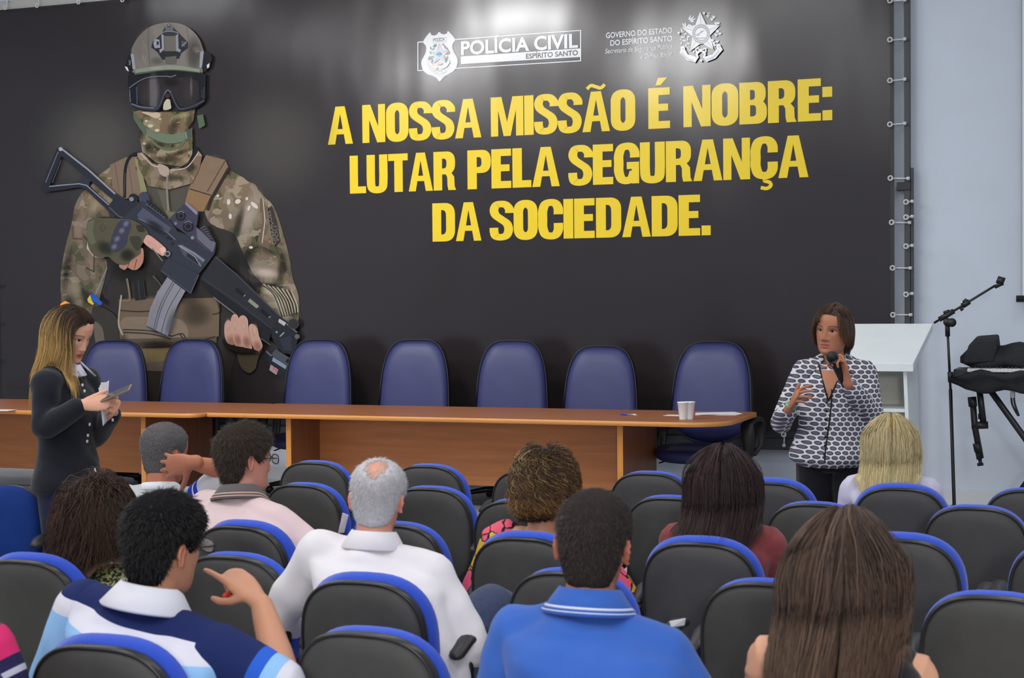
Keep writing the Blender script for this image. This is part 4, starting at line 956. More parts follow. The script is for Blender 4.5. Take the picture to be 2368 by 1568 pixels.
MB().tube([(-.01, 0, 0), (.06, 0, 0), (.066, 0, 0), (.078, 0, 0)], [.0058, .0056, .003, .0028], 10).box((.02, -.0012, .005), (.066, .0012, .009)).build('barrel', M('silver_plastic', (190, 192, 198), .3, .5, .6), r)
m_paper = M('paper', (226, 227, 232), .7, .2)
def papers(u, v, w, h, a, n, lab, z=TZ):
    p = atZ(u, v, z); m = MB()
    for i in range(n): m.box((-w/2, -h/2, i*.0016), (w/2, h/2, i*.0016+.001), rot=rotz(math.radians(a+i*4)), org=(0.006*i, .004*i, 0))
    o = m.build('paper_stack', m_paper, None, False, loc=p); tag(o, lab, 'papers')
papers(1655, 958, .30, .21, 14, 5, 'loose white sheets lying at the right end of the wooden table, behind the cups')
papers(1558, 961, .13, .10, -6, 2, 'small white note left of the two plastic cups')
papers(2, 949, .20, .14, 5, 2, 'white sheet on the left table at the frame edge')

# ------------------------------------------------------------------ lectern
LY = 10.35
pl_, pr_ = atY(1894, 839, LY), atY(2112, 839, LY)
lx0, lx1 = pl_[0], pr_[0]; lz = pl_[2]-DAIS
le = empty('lectern', ((lx0+lx1)/2, LY+.25, DAIS), 0, 'tall white wooden lectern with open shelves behind the speaker', 'lectern')
hw = (lx1-lx0)/2
bk = atY(2157, 748, LY+.62); bz = bk[2]-DAIS; bxk = bk[0]-(lx0+lx1)/2
m_lam = M('white_laminate', (222, 228, 230), .4, .45, var=.01)
m_lami = M('cream_laminate', (216, 212, 200), .5, .4)
y0, y1 = -.25, .37
t = MB(); th = .055
V = [(-hw, y0, lz-th), (hw, y0, lz-th), (hw, y0, lz), (-hw, y0, lz), (-hw, y1, bz-th), (bxk, y1, bz-th), (bxk, y1, bz), (-hw, y1, bz)]
t.add(V, [(0, 1, 2, 3), (5, 4, 7, 6), (0, 4, 5, 1), (3, 2, 6, 7), (1, 5, 6, 2), (0, 3, 7, 4)]); t.build('reading_top', m_lam, le, False, .004)
for s in (-1, 1):
    xx = hw-.06 if s > 0 else -hw+.06
    q = MB(); a, b_ = (xx-.012, xx+.012)
    prof = [(y0+.05, 0), (y1-.02, 0), (y1-.02, bz-th), (y0+.05, lz-th+.02)]
    dx = [.045*s, .045*s, 0, 0]
    V = [(a+d, y, z) for (y, z), d in zip(prof, dx)]+[(b_+d, y, z) for (y, z), d in zip(prof, dx)]
    q.add(V, [(3, 2, 1, 0), (4, 5, 6, 7)]+[(i, (i+1) % 4, 4+(i+1) % 4, 4+i) for i in range(4)]); q.build('side_panel', m_lam, le, False, .002)
MB().box((-hw+.05, y1-.06, 0), (hw-.05, y1-.04, lz-.02)).build('back_panel', m_lami, le, False)
for z in (.12, .52, .86): MB().box((-hw+.05, y0+.09, z), (hw-.055, y1-.05, z+.022)).build('shelf', m_lam, le, False, .002)
MB().box((-hw+.03, y0+.06, 0), (hw-.03, y1-.02, .08)).build('plinth', m_lam, le, False)

# ------------------------------------------------------------------ microphone stand
SY = 11.45
b0 = atY(2207, 1178, SY); top = atY(2191, 752, SY)
ms = empty('microphone_stand', (b0[0], SY, DAIS), 0, 'tall black microphone stand with angled boom beside the lectern', 'microphone stand')
O_ = np.array([b0[0], SY, DAIS])
def S_(u, v, dy=0): return atY(u, v, SY+dy)-O_
base_z = b0[2]-DAIS
def tubeo(pts, r, name, par, mat=m_black, n=12, **k): return MB().tube(pts, r, n, **k).build(name, mat, par)
tubeo([(0, 0, .05), S_(2206.5, 1165), S_(2198, 900)], .0125, 'lower_pole', ms); tubeo([S_(2198, 900), S_(2191, 760)], .009, 'upper_pole', ms)
tubeo([S_(2199, 884), S_(2197.5, 860)], .020, 'clutch', ms); tubeo([S_(2206.8, 1178), S_(2206.6, 1168)], .02, 'collar', ms)
tubeo([S_(2191.5, 778), S_(2190.6, 742)], .017, 'head_sleeve', ms)
hd = MB(); hd.cyl(S_(2191, 745, -.03), S_(2191, 745, .03), .03, 16); hd.build('boom_joint', m_black, ms)
kb = MB(); kb.cyl(S_(2201, 746, -.04), S_(2201, 746, -.02), .032, 16); kb.build('clamp_knob', m_black, ms)
bm_ = tubeo([S_(2160, 747), S_(2240, 698), S_(2302, 660)], .0085, 'boom_arm', ms)
tubeo([S_(2172, 739), S_(2186, 731), S_(2206, 719)], .019, 'boom_clamp', ms); tubeo([S_(2225, 708), S_(2242, 697)], .02, 'boom_collar', ms)
tubeo([S_(2182, 724), S_(2196, 719)], .012, 'boom_knob', ms); tubeo([S_(2228, 700), S_(2236, 693)], .014, 'collar_knob', ms); tubeo([S_(2222, 712), S_(2226, 718)], .012, 'stop', ms)
cl = MB(); cl.tube([S_(2300, 664), S_(2312, 658), S_(2320, 655)], .014, 10); cl.build('clip_neck', m_black, ms)
cl = MB(); cl.tube([S_(2306, 646), S_(2322, 652)], [.026, .03], 14); cl.build('microphone_clip', m_black, ms)
for i in range(3):
    a = math.radians(100+120*i); tubeo([(0, 0, .12), (.33*math.cos(a), .33*math.sin(a), .012)], .011, 'tripod_leg', ms)

# ------------------------------------------------------------------ keyboard under its cover on an X stand
KY = 11.35
ks = empty('keyboard_stand', tuple(atY(2268, 900, KY)[:2])+(DAIS,), 0, 'black folding keyboard stand with crossed legs by the right wall', 'stand')
KO = np.array(ks.location)
def K_(u, v, dy=0): return atY(u, v, KY+dy)-KO
w0 = K_(2280, 895)
tubeo([K_(2263, 886), K_(2275, 985)], .022, 'short_leg', ks, flat=.6)
tubeo([K_(2281, 890), K_(2330, 958), K_(2400, 1055), K_(2490, 1180)], .022, 'long_leg', ks, M('dark_tube', (44, 45, 50), .4, .5, .3), flat=.6)
tubeo([K_(2534, 893, .05), K_(2395, 1085, .05), K_(2325, 1182, .05)], .018, 'rear_leg', ks)
for u_k, dy_k in ((2490, 0), (2325, .05)): q_k = K_(u_k, 1181, dy_k); tubeo([(q_k[0], -.24, .03), (q_k[0], .28, .03)], .02, 'floor_bar', ks)
tubeo([K_(2247, 984), K_(2285, 983)], .026, 'foot_pivot', ks); tubeo([K_(2249, 919), K_(2254, 985), K_(2268, 1060)], .022, 'foot_bar', ks)
tubeo([K_(2247.5, 918), K_(2250, 940)], .030, 'foot_cap', ks); tubeo([K_(2259, 1025), K_(2263, 1045)], .029, 'foot_sleeve', ks); tubeo([K_(2262, 1046), K_(2265, 1062)], .02, 'foot_sleeve', ks)
tubeo([K_(2266, 1062), K_(2268, 1076)], .013, 'foot_tip', ks); tubeo([K_(2260, 1075), K_(2274, 1073)], .011, 'foot_tip', ks)
tubeo([K_(2262, 963), K_(2266, 963)], .02, 'wing_nut', ks); tubeo([K_(2262, 878), K_(2263, 890)], .028, 'pivot', ks)
tubeo([K_(2340, 925), K_(2343, 940), K_(2352, 962), K_(2372, 968)], .008, 'strap', ks, smooth=None) if False else MB().tube(spline([K_(2341, 888), K_(2339, 925), K_(2345, 945), K_(2356, 962), K_(2346, 930), K_(2345, 900)], 5), .007, 6).build('strap', m_black, ks)
MB().box(K_(2338, 920)-[.0, .012, .0], K_(2346, 900)+[.0, -.008, 0]).build('paper_tag', m_paper, ks, False)
m_cover = M('nylon_cover', (34, 35, 40), .7, .3, var=.15, vs=6, bump=.5, bs=9, bd=.02)
kb_z0 = K_(2300, 884)[2]
kx0 = atY(2202, 870, KY)[0]; kx1 = kx0+1.25; kz = atY(2300, 862, KY)[2]
kbd = empty('electronic_keyboard', ((kx0+kx1)/2, KY, kz), 0, 'electronic keyboard half covered with a black nylon cover, white keys showing', 'keyboard')
hw = (kx1-kx0)/2
MB().box((-hw+.02, -.14, -.03), (hw-.02, .20, .03)).build('body', m_black, kbd, False, .01)
ky = MB()
for i in range(26):
    x = -hw+.115+i*.0245; ky.box((x, -.155, .012), (x+.0235, -.02, .034))
ky.build('white_keys', M('key_plastic', (222, 224, 224), .3, .5), kbd, False)
bk_ = MB()
for i in range(25):
    if i % 7 not in (2, 6): x = -hw+.115+i*.0245+.017; bk_.box((x, -.10, .034), (x+.013, -.02, .044))
bk_.build('black_keys', m_black, kbd, False)
def lumpy(m, x0, x1, prof, seed, amp=.02, n=26):
    rings = []
    rg = np.random.default_rng(seed)
    for i, x in enumerate(np.linspace(x0, x1, n)):
        e = min(1, (.25+min(i, n-1-i)*.4))
        p = np.array(spline(prof, 4, True)); c = p.mean(0)
        p = c+(p-c)*e+np.stack([np.sin(p[:, 0]*31+x*17+seed), np.cos(p[:, 1]*27+x*23+seed)], 1)*amp*.5
        rings.append(np.stack([np.full(len(p), x+(0)), p[:, 0], p[:, 1]], 1))
    m.loft(rings)
c1 = MB(); lumpy(c1, -hw, hw+.05, [(-.20, .0), (-.19, -.055), (-.17, -.125), (-.05, -.10), (.15, -.09), (.2, 0), (.1, .02), (-.1, .02)], 3, .03); c1.build('lower_cover', m_cover, kbd)
c2 = MB(); lumpy(c2, -hw+.045, hw+.05, [(.0, .04), (.03, .16), (.12, .20), (.22, .16), (.24, .02), (.12, .0)], 5, .03); c2.build('folded_cover', m_cover, kbd)
bagp = atY(2262, 838, KY+.10)
bag = MB()
P0 = [K_(2226, 838), K_(2299, 834), K_(2310, 800), K_(2307, 776), K_(2258, 780), K_(2240, 800)]
f_ = np.array(P0)-np.array(P0).mean(0); ctr = np.array(P0).mean(0)+KO
Vf = [f_[i]+[0, -.08, -.02 if i < 2 else 0] for i in range(6)]; Vb = [f_[i]*[.96, 1, 1]+[.0, .14, 0] for i in range(6)]; Vm = [f_[i]*1.03+[0, .03, .0] for i in range(6)]
Vf = [np.array([v[0]*.98, v[1], v[2]*(.7 if i in (3, 4) else 1)]) for i, v in enumerate(Vf)]
bag.loft([np.array(Vf), np.array(Vm), np.array(Vb)])
o = bag.build('pouch', m_cover, None, False, .015, loc=ctr+np.array([0, .06, .005])); tag(o, 'small black nylon pouch lying on top of the covered keyboard', 'pouch')

# ------------------------------------------------------------------ projection screen at the right edge
sx = atY(2364.5, 400, WALL_Y-.12)[0]; sz = atY(2364, 691, WALL_Y-.12)[2]
ps = empty('projection_screen', (sx+.9, WALL_Y-.12, sz), 0, 'white hanging projection screen with black bottom bar at the right frame edge', 'screen')
MB().box((-.9, -.002, .02), (.9, .002, 2.75)).build('screen_fabric', M('screen_white', (222, 226, 230), .8, .1), ps, False)
MB().cyl((-.945, 0, 0), (.945, 0, 0), .026, 16).build('bottom_bar', m_black, ps)
MB().box((-.95, -.05, 2.75), (.95, .07, 2.86)).build('roller_case', m_white, ps, False, .01)
# ------------------------------------------------------------------ people: builders
def union(name, m, voxel, mats, parent, smooth_it=4, wr=0.0, wf=1.0, seed=0, col=None, sag=None):
    """one continuous surface from overlapping closed forms"""
    me = bpy.data.meshes.new('tmp'); me.from_pydata(m.v, [], m.f)
    o = bpy.data.objects.new('tmp', me); COL.objects.link(o)
    r = o.modifiers.new('r', 'REMESH'); r.mode = 'VOXEL'; r.voxel_size = voxel
    if smooth_it:
        s = o.modifiers.new('s', 'SMOOTH'); s.factor = .5; s.iterations = smooth_it
    dg = bpy.context.evaluated_depsgraph_get()
    out = bpy.data.meshes.new_from_object(o.evaluated_get(dg))
    bpy.data.objects.remove(o); bpy.data.meshes.remove(me)
    n = len(out.vertices); V = np.empty(n*3); out.vertices.foreach_get('co', V); V = V.reshape(-1, 3)
    if wr:
        Nn = np.empty(n*3, np.float32); out.vertex_normals.foreach_get('vector', Nn); Nn = Nn.reshape(-1, 3)
        V = V+Nn*wrinkle(V, wf, seed)[:, None]*wr
        out.vertices.foreach_set('co', V.ravel())
    if col is not None:
        c = np.ones((n, 4), np.float32); c[:, :3] = col(V)
        a = out.color_attributes.new('Col', 'FLOAT_COLOR', 'POINT'); a.data.foreach_set('color', c.ravel())
    out.name = name; out.update()
    return link(name, out, mats, parent)
def wrinkle(V, f=1.0, seed=0):
    x, y, z = (V*f).T; s = seed*1.7
    a = np.sin(z*26+3*np.sin(x*9+s)+2*np.sin(y*8+s*2))*.6+np.sin((x+z*.6)*34+2.5*np.sin(z*13+s)+s)*.5
    b_ = np.sin((z-x*.8)*47+3*np.sin(y*15+x*7+s*3))*.35
    msk = .5+.5*np.sin(x*7+z*5+s)*np.cos(z*9-y*6+s)
    return (a+b_)*msk
HT = np.array([  # z, half width, front, back
 (-.124, .016, .066, -.040), (-.118, .030, .078, -.050), (-.108, .042, .086, -.058), (-.095, .050, .089, -.064), (-.070, .0585, .0885, -.074), (-.045, .064, .088, -.081), (-.020, .068, .0885, -.088), (0, .071, .090, -.093),
 (.02, .0735, .0915, -.098), (.04, .0752, .0925, -.101), (.06, .0752, .0905, -.1005), (.08, .0715, .082, -.096), (.10, .0605, .064, -.081), (.113, .047, .046, -.064), (.122, .030, .028, -.044), (.127, .012, .012, -.024), (.128, .002, .002, -.014)])
def hint(z, k): return np.interp(z, HT[:, 0], HT[:, k])
def g(a): return np.exp(-a*a)
def head_pts(phi, z, face=True):
    a, f_, bk = hint(z, 1), hint(z, 2), hint(z, 3)
    yc = np.where(z < -.0, np.interp(z, [-.124, -.06, 0], [.02, .01, 0]), 0)
    c, s = np.cos(phi), np.sin(phi)
    e = 2/2.25
    x = a*np.sign(s)*np.abs(s)**e
    y = np.where(c > 0, yc+(f_-yc)*np.abs(c)**e, yc-(yc-bk)*np.abs(c)**e)
    if face:
        fr = np.clip(c, 0, 1)**.5; ax = np.abs(x)
        d = -.010*g((ax-.032)/.015)*g((z-.004)/.010)+.0035*g((ax-.030)/.020)*g((z-.026)/.008)
        nr = np.where((z < .022) & (z > -.062), 1, 0)
        nh = np.interp(z, [-.056, -.048, -.038, -.028, .0, .02, .03], [0, .008, .0215, .021, .010, .003, 0]); nw = np.interp(z, [-.05, -.036, 0, .02], [.011, .0115, .0075, .009])
        d += nh*g(ax/nw)+.0085*g((ax-.0145)/.0065)*g((z+.041)/.007)
        d += .0050*g(x/.019)*g((z+.0635)/.0045)+.0060*g(x/.017)*g((z+.0770)/.0052)-.0055*g(x/.022)*g((z+.0700)/.0022)-.003*g(x/.02)*g((z+.088)/.005)
        d += .005*g(x/.018)*g((z+.106)/.011)+.0035*g((ax-.046)/.016)*g((z+.022)/.018)-.002*g((ax-.045)/.012)*g((z+.06)/.015)
        y = y+d*fr
    return np.stack([x, y, z+0*x], -1)
HL = ([0, 40, 62, 78, 92, 104, 116, 132, 180], [.079, .073, .050, .004, .030, .024, -.034, -.078, -.092])
def hairline(phi_deg, dz=0, table=HL): return np.interp(np.abs(((phi_deg+180) % 360)-180), *table)+dz
class Head:
    def __init__(s, C, yaw, pitch, roll, k):
        s.C = np.array(C, float); s.k = k
        s.R = rotz(math.radians(yaw))@rotx(math.radians(pitch))@roty(math.radians(roll))
    wx = 1.0
    def W(s, p): return s.C+s.k*((np.asarray(p)*[s.wx, 1, 1])@s.R.T)
    def L(s, w): return ((np.asarray(w)-s.C)@s.R)/s.k/[s.wx, 1, 1]
    def D(s, d): return np.asarray(d)@s.R.T
    def mesh(s, m, off=None, nz=66, nphi=84, face=True):
        z = np.concatenate([np.linspace(-.124, .10, nz-14, endpoint=False), np.array([.10, .104, .108, .112, .1155, .1185, .121, .123, .1245, .126, .127, .1275, .1279, .128])])
        ph = np.arange(nphi)*2*math.pi/nphi
        Z, P = np.meshgrid(z, ph, indexing='ij')
        pts = head_pts(P, Z, face)
        if off is not None:
            nn = pts/np.array([.0055, .0095, .0155]); nn = nn/np.linalg.norm(nn, axis=-1, keepdims=True)
            pts = pts+nn*off(P, Z)[..., None]
        Wp = s.W(pts.reshape(-1, 3)).reshape(len(z), nphi, 3)
        m.loft([Wp[i] for i in range(len(z))])
    def ears(s, m):
        for q in (-1, 1):
            ring = []
            for i in range(12):
                t = i*2*math.pi/12
                ring.append((t, .0165*math.cos(t)*(1.05 if math.sin(t) > 0 else .75), .031*math.sin(t)))
            R_ = []
            for k_, ox in ((.2, .066), (.8, .070), (1.0, .079), (1.05, .085), (.96, .0885), (.72, .085), (.4, .081)):
                R_.append(s.W(np.array([(q*(ox+.10*0-(a_)*-.12*(ox > .075)*-1*0+(-a_*.35 if ox > .075 else 0)), -.012+a_*k_-.004*(ox > .075), -.004+b_*k_-.1*a_*k_) for _, a_, b_ in ring])))
            if q > 0: R_ = [r[::-1] for r in R_]
            m.loft(R_)
def strands(name, P, rad, colors, mat, parent, sides=3):
    """P (N,K,3); rad (K,) or (N,K); colors (N,K,3) linear"""
    N, K, _ = P.shape
    T = np.gradient(P, axis=1); T /= np.linalg.norm(T, axis=2, keepdims=True)+1e-9
    ref = np.array([.31, .52, .79]); A = np.cross(T, ref); A /= np.linalg.norm(A, axis=2, keepdims=True)+1e-9; B = np.cross(T, A)
    rad = np.broadcast_to(rad, (N, K))
    V = np.empty((N, K, sides, 3), np.float32)
    for j in range(sides):
        t = 2*math.pi*j/sides; V[:, :, j] = P+rad[..., None]*(math.cos(t)*A+math.sin(t)*B)
    i0 = np.arange(N)[:, None, None]*K*sides+np.arange(K-1)[None, :, None]*sides
    j = np.arange(sides)[None, None, :]; j2 = (j+1) % sides
    F = np.stack([i0+j, i0+j2, i0+sides+j2, i0+sides+j], -1).reshape(-1, 4).astype(np.int32)
    me = bpy.data.meshes.new(name)
    me.vertices.add(N*K*sides); me.vertices.foreach_set('co', V.ravel())
    nf = len(F); me.loops.add(nf*4); me.polygons.add(nf)
    me.polygons.foreach_set('loop_start', np.arange(nf, dtype=np.int32)*4); me.loops.foreach_set('vertex_index', F.ravel())
    me.update(calc_edges=True)
    c = np.ones((N, K, sides, 4), np.float32); c[..., :3] = colors[:, :, None, :]
    at = me.color_attributes.new('Col', 'FLOAT_COLOR', 'POINT'); at.data.foreach_set('color', c.ravel())
    return link(name, me, mat, parent)
m_hair = attr_mat('hair', .46, .35)
m_cap = attr_mat('hair_base', .85, .1)
m_skin = attr_mat('skin', .48, .35, bump=.12, bs=260, bd=.001, sss=.08)
def lc(c): return np.array(lin(c))
def roots_on(head, n, rng, dz=0, table=HL, zmax=.128):
    """random points on the hairy part of the head: head-local points, phi (deg), z"""
    out = []
    while sum(len(o) for o in out) < n:
        v = rng.normal(size=(n*2, 3)); v /= np.linalg.norm(v, axis=1, keepdims=True)
        z = v[:, 2]*.128; ph = np.arctan2(v[:, 0], v[:, 1])
        ok = (z > hairline(np.degrees(ph), dz, table)) & (z > -.12)
        out.append(np.stack([ph[ok], z[ok]], 1))
    q = np.concatenate(out)[:n]
    return head_pts(q[:, 0], q[:, 1], False), np.degrees(q[:, 0]), q[:, 1]
def hnormal(p):
    n = p/np.array([.0055, .0095, .0155]); return n/np.linalg.norm(n, axis=1, keepdims=True)
def cap(head, th, color, parent, dz=0, table=HL, bald=None, soft=.020, name='hair', seed=1, lump=.06):
    def off(P, Z):
        d = Z-hairline(np.degrees(P), dz, table)
        k = np.clip(d/soft, -1, 1); k = np.where(k > 0, k*k*(3-2*k), k)
        t = th(P, Z) if callable(th) else th
        o = np.where(k > 0, t*k, -.006)
        if bald is not None: o = np.where(bald(P, Z), -.006, o)
        return o*(1+lump*np.sin(P*9+Z*90+seed)*np.sin(P*5-Z*130))
    m = MB(); head.mesh(m, off, face=False)
    o = m.build(name, m_cap, parent, col=True)
    n = len(o.data.vertices); c = np.ones((n, 4), np.float32)
    rg = np.random.default_rng(seed); c[:, :3] = lc(color)*rg.uniform(.8, 1.15, (n, 1))
    o.data.color_attributes['Col'].data.foreach_set('color', c.ravel())
    return o
def short_hair(head, n, L, colA, colB, parent, seed=1, dz=0, table=HL, th=.008, r=.0009, lift=.25, bald=None, name='strands', whorl=(0, -.05), capth=None):
    rng = np.random.default_rng(seed)
    o = cap(head, capth or th, colA, parent, dz, table, bald, seed=seed)
    p, ph, z = roots_on(head, n, rng, dz+.004, table)
    if bald is not None:
        k = ~bald(np.radians(ph+rng.normal(0, 14, len(ph))), z+rng.normal(0, .007, len(z))); p, ph, z = p[k], ph[k], z[k]
    nn = hnormal(p)
    tan = p-np.array([whorl[0], whorl[1], .12]); tan[:, 2] -= .03; tan -= nn*np.sum(tan*nn, 1, keepdims=True); tan /= np.linalg.norm(tan, axis=1, keepdims=True)+1e-9
    cg = rng.integers(0, 300, len(p)); tan += rng.normal(0, .16, tan.shape)+rng.normal(0, .22, (300, 3))[cg]
    edge = np.clip((z-hairline(ph, dz, table))/.035, .10, 1)
    Ls = L*rng.uniform(.6, 1.2, len(p))*edge
    K = 5; P = np.empty((len(p), K, 3)); d = nn*lift*2+tan; base = p+nn*(th*.55*edge)[:, None]
    for k in range(K):
        P[:, k] = base; d = d+tan*.25-nn*.22*lift; base = base+d/np.linalg.norm(d, axis=1, keepdims=True)*(Ls/K)[:, None]
    Wp = head.W(P.reshape(-1, 3)).reshape(P.shape)
    mix = np.clip(rng.beta(1.2, 1.2, len(p)), 0, 1)[:, None, None]
    c = (lc(colA)*(1-mix)+lc(colB)*mix)*np.ones((1, K, 1))
    strands(name, Wp, np.linspace(r, r*.35, K), c, m_hair, o)
    return o
def push_caps(p, caps_):
    for a, b_, r in caps_:
        ab = b_-a; t = np.clip(((p-a)@ab)/(ab@ab+1e-9), 0, 1); q = a+t[:, None]*ab; d = p-q; L = np.linalg.norm(d, axis=1); k = L < r
        p[k] = q[k]+d[k]/(L[k][:, None]+1e-9)*r
    return p
def long_hair(P_, n, Lf, colf, seed=1, r=.0022, K=16, part=(0, .05), stiff=.55, wave=.0, wl=.08, spread=.0, pull=None, layer=.022, table=HL, dz=0, curl=0.0, clump=260, back=.35, capcol=(40, 30, 25), capth=.007, name='hair', flip=0.0, vol=.0, behind=.8, zN=None):
    head, parent, caps_ = P_.head, P_.root, P_.caps(); zN = P_.N[2]
    rng = np.random.default_rng(seed)
    o = cap(head, capth, capcol, parent, dz, table, seed=seed, lump=.1, name=name)
    p, ph, z = roots_on(head, n, rng, dz, table); nn = hnormal(p)
    tan = p-np.array([part[0], part[1], .128]); tan[:, 0] *= 1.3; tan[:, 1] -= back*np.clip(.12+p[:, 1], 0, .2)*1.2; tan[:, 2] -= .05
    fr = np.clip((p[:, 1]-.01)/.06, 0, 1); sg = np.where(p[:, 0] > part[0], 1, -1); tan[:, 0] += sg*(.16*fr+.02); tan[:, 1] -= .05*fr
    tan -= nn*np.sum(tan*nn, 1, keepdims=True); tan /= np.linalg.norm(tan, axis=1, keepdims=True)+1e-9
    L = Lf(ph, z, p)*rng.uniform(.86, 1.06, n)
    cl = rng.integers(0, clump, n); cph = rng.uniform(0, 6.28, clump)[cl]; cdir = rng.normal(0, 1, (clump, 3))[cl]; lay = rng.uniform(0, 1, n)
    kp = L > .02; p, ph, z, nn, tan, L, cl, cph, cdir, lay = [q[kp] for q in (p, ph, z, nn, tan, L, cl, cph, cdir, lay)]; n = len(p)
    d = head.D(tan+nn*.02); pos = head.W(p+nn*.002)
    down = np.array([0, 0, -1.]); P = np.empty((n, K, 3)); step = L/(K-1)
    El = np.array([.0775, .1015, .1285])
    for k in range(K):
        P[:, k] = pos
        t = k/(K-1)
        q = head.L(pos)/El; rq = np.linalg.norm(q, axis=1)
        gq = (.10+.55*(1-stiff)*2*min(1, t*4))*np.clip((rq-.6)/.4, .4, 1)
        d = d*(1-gq)[:, None]+down*gq[:, None]
        nh = head.D(q/El); nh /= np.linalg.norm(nh, axis=1, keepdims=True)+1e-9
        on = np.clip(np.sum(d*nh, 1), 0, 1)*np.clip((1.6-rq)/.4, 0, 1)*.92
        d = d-nh*on[:, None]
        d = d+cdir*(.010+spread*.022)
        if pull is not None: d = d+pull(pos, t)
        if behind and zN is not None: d[:, 1] -= behind*np.clip((zN+.15-pos[:, 2])/.08, 0, 1)*np.clip((.065-p[:, 1])/.03, 0, 1)*np.clip((pos[:, 2]-zN+.10)/.08, 0, 1)
        if wave: d = d+wave*min(1, t*3)*np.cos(2*math.pi*(k*step/wl)+cph)[:, None]*np.stack([np.cos(cph), np.sin(cph), 0*cph], 1)
        if flip: d = d+flip*max(0, t-.7)*head.D(nn*[1, 1, 0])*3
        d /= np.linalg.norm(d, axis=1, keepdims=True)
        pos = pos+d*step[:, None]
        q = head.L(pos); e = El+(capth+.003+(layer*lay+vol*np.clip((.11-p[:, 2])/.10+t*2.2, .15, 1))*(min(1, .25+t*1.5)))[:, None]
        s_ = np.linalg.norm(q/e, axis=1); kk = (s_ < 1); q[kk] = q[kk]/s_[kk][:, None]
        fc = np.array([0, .085, -.045]); fe = np.array([.070, .075, .105]); w = (q-fc)/fe; sw_ = np.linalg.norm(w, axis=1); kk = (sw_ < 1) & (p[:, 1]*0+t > .05)
        w[kk, 1] -= .35; w[kk] /= np.linalg.norm(w[kk], axis=1, keepdims=True)+1e-9; q[kk] = fc+w[kk]*fe; pos = head.W(q)
        pos = push_caps(pos, [(a, b_, r_+.006) for a, b_, r_ in caps_])
    if curl:
        for k in range(K):
            a = 2*math.pi*k*step/wl*1.0+cph*3; amp = curl*min(1, k/5)
            P[:, k] += amp*np.stack([np.cos(a), np.sin(a), .4*np.sin(a+1)], 1)
    tt = np.linspace(0, 1, K)
    col = colf(rng, n, tt, cl, ph, P)
    rad = r*np.concatenate([np.full(K-4, 1.0), [.9, .75, .5, .2]])
    strands('strands', P, rad, col, m_hair, o)
    return o
def streaks(base, hi, amount=.4, tip=None, tip_from=.35, tip_amt=1.0):
    def f(rng, n, tt, cl, ph, P):
        u = rng.beta(.7, 1.4, n)*amount*2*rng.uniform(.4, 1, n); u += (np.sin(cl*12.9898)*.5+.5)*amount*.5; u = np.clip(u, 0, 1)[:, None, None]
        c = lc(base)*(1-u)+lc(hi)*u
        c = np.repeat(c, len(tt), 1)
        if tip is not None:
            k = np.clip((tt[None, :]-tip_from+rng.normal(0, .10, (n, 1)))/.35, 0, 1)[..., None]*tip_amt
            tc = lc(tip)*rng.uniform(.55, 1.25, (n, 1, 1)); c = c*(1-k)+tc*k
        return c*rng.uniform(.85, 1.18, (n, 1, 1))
    return f
def hand(m, Wp, d, n, right=True, curls=(25, 25, 25, 25), thumb=(.6, .75, .3), tb=(10, 15), k=1.0, spread=.10, fl=None):
    """palm, four fingers and a thumb; d fingers' direction, n out of the palm"""
    d = nrm(d); n = np.array(n, float); n = nrm(n-d*(n@d)); t = np.cross(d, n)*(1 if right else -1)
    Wp = np.array(Wp, float)
    m.tube([Wp-d*.03*k, Wp, Wp+d*.03*k, Wp+d*.065*k, Wp+d*.092*k], np.array([.027, .0285, .037, .042, .039])*k, 14, flat=[.75, .7, .46, .36, .30], side=t, round_ends=True)
    m.ball(Wp+d*.032*k+t*.022*k+n*.008*k, np.array([.02, .02, .02])*k, 10)
    LN = [(.043, .026, .021), (.047, .030, .022), (.044, .028, .021), (.034, .021, .019)]
    for i, (off, fw) in enumerate(((.030, .090), (.010, .095), (-.011, .091), (-.030, .081))):
        c = curls[i]; c = (c*.9, c, c*.7) if np.isscalar(c) else c
        base = Wp+t*off*k+d*fw*k
        dd = nrm(d+t*spread*(off/.03)); a = 0; P = [base-dd*.018*k, base]; dirv = dd
        for Lp, ang in zip(LN[i], c):
            a += math.radians(ang); dirv = dd*math.cos(a)+n*math.sin(a)
            P += [P[-1]+dirv*Lp*k*.5, P[-1]+dirv*Lp*k]
        rr_ = np.array([.0098, .0098, .0090, .0090, .0083, .0082, .0074, .0068])*k*(.9 if i == 3 else 1)
        m.tube(P, rr_, 10, round_ends=True)
    td = nrm(d*thumb[0]+t*thumb[1]+n*thumb[2]); base = Wp+d*.022*k+t*.022*k; ax2 = nrm(np.cross(td, np.cross(d, td)))
    P = [base, base+td*.042*k]; a = 0; b2 = nrm(d-td*(d@td)+n*.2)
    for Lp, ang in ((.033, tb[0]), (.027, tb[1])):
        a += math.radians(ang); dv = td*math.cos(a)+b2*math.sin(a); P += [P[-1]+dv*Lp*k*.5, P[-1]+dv*Lp*k]
    m.tube(P, np.array([.014, .0115, .0105, .0108, .0098, .0082])*k, 10, round_ends=True)
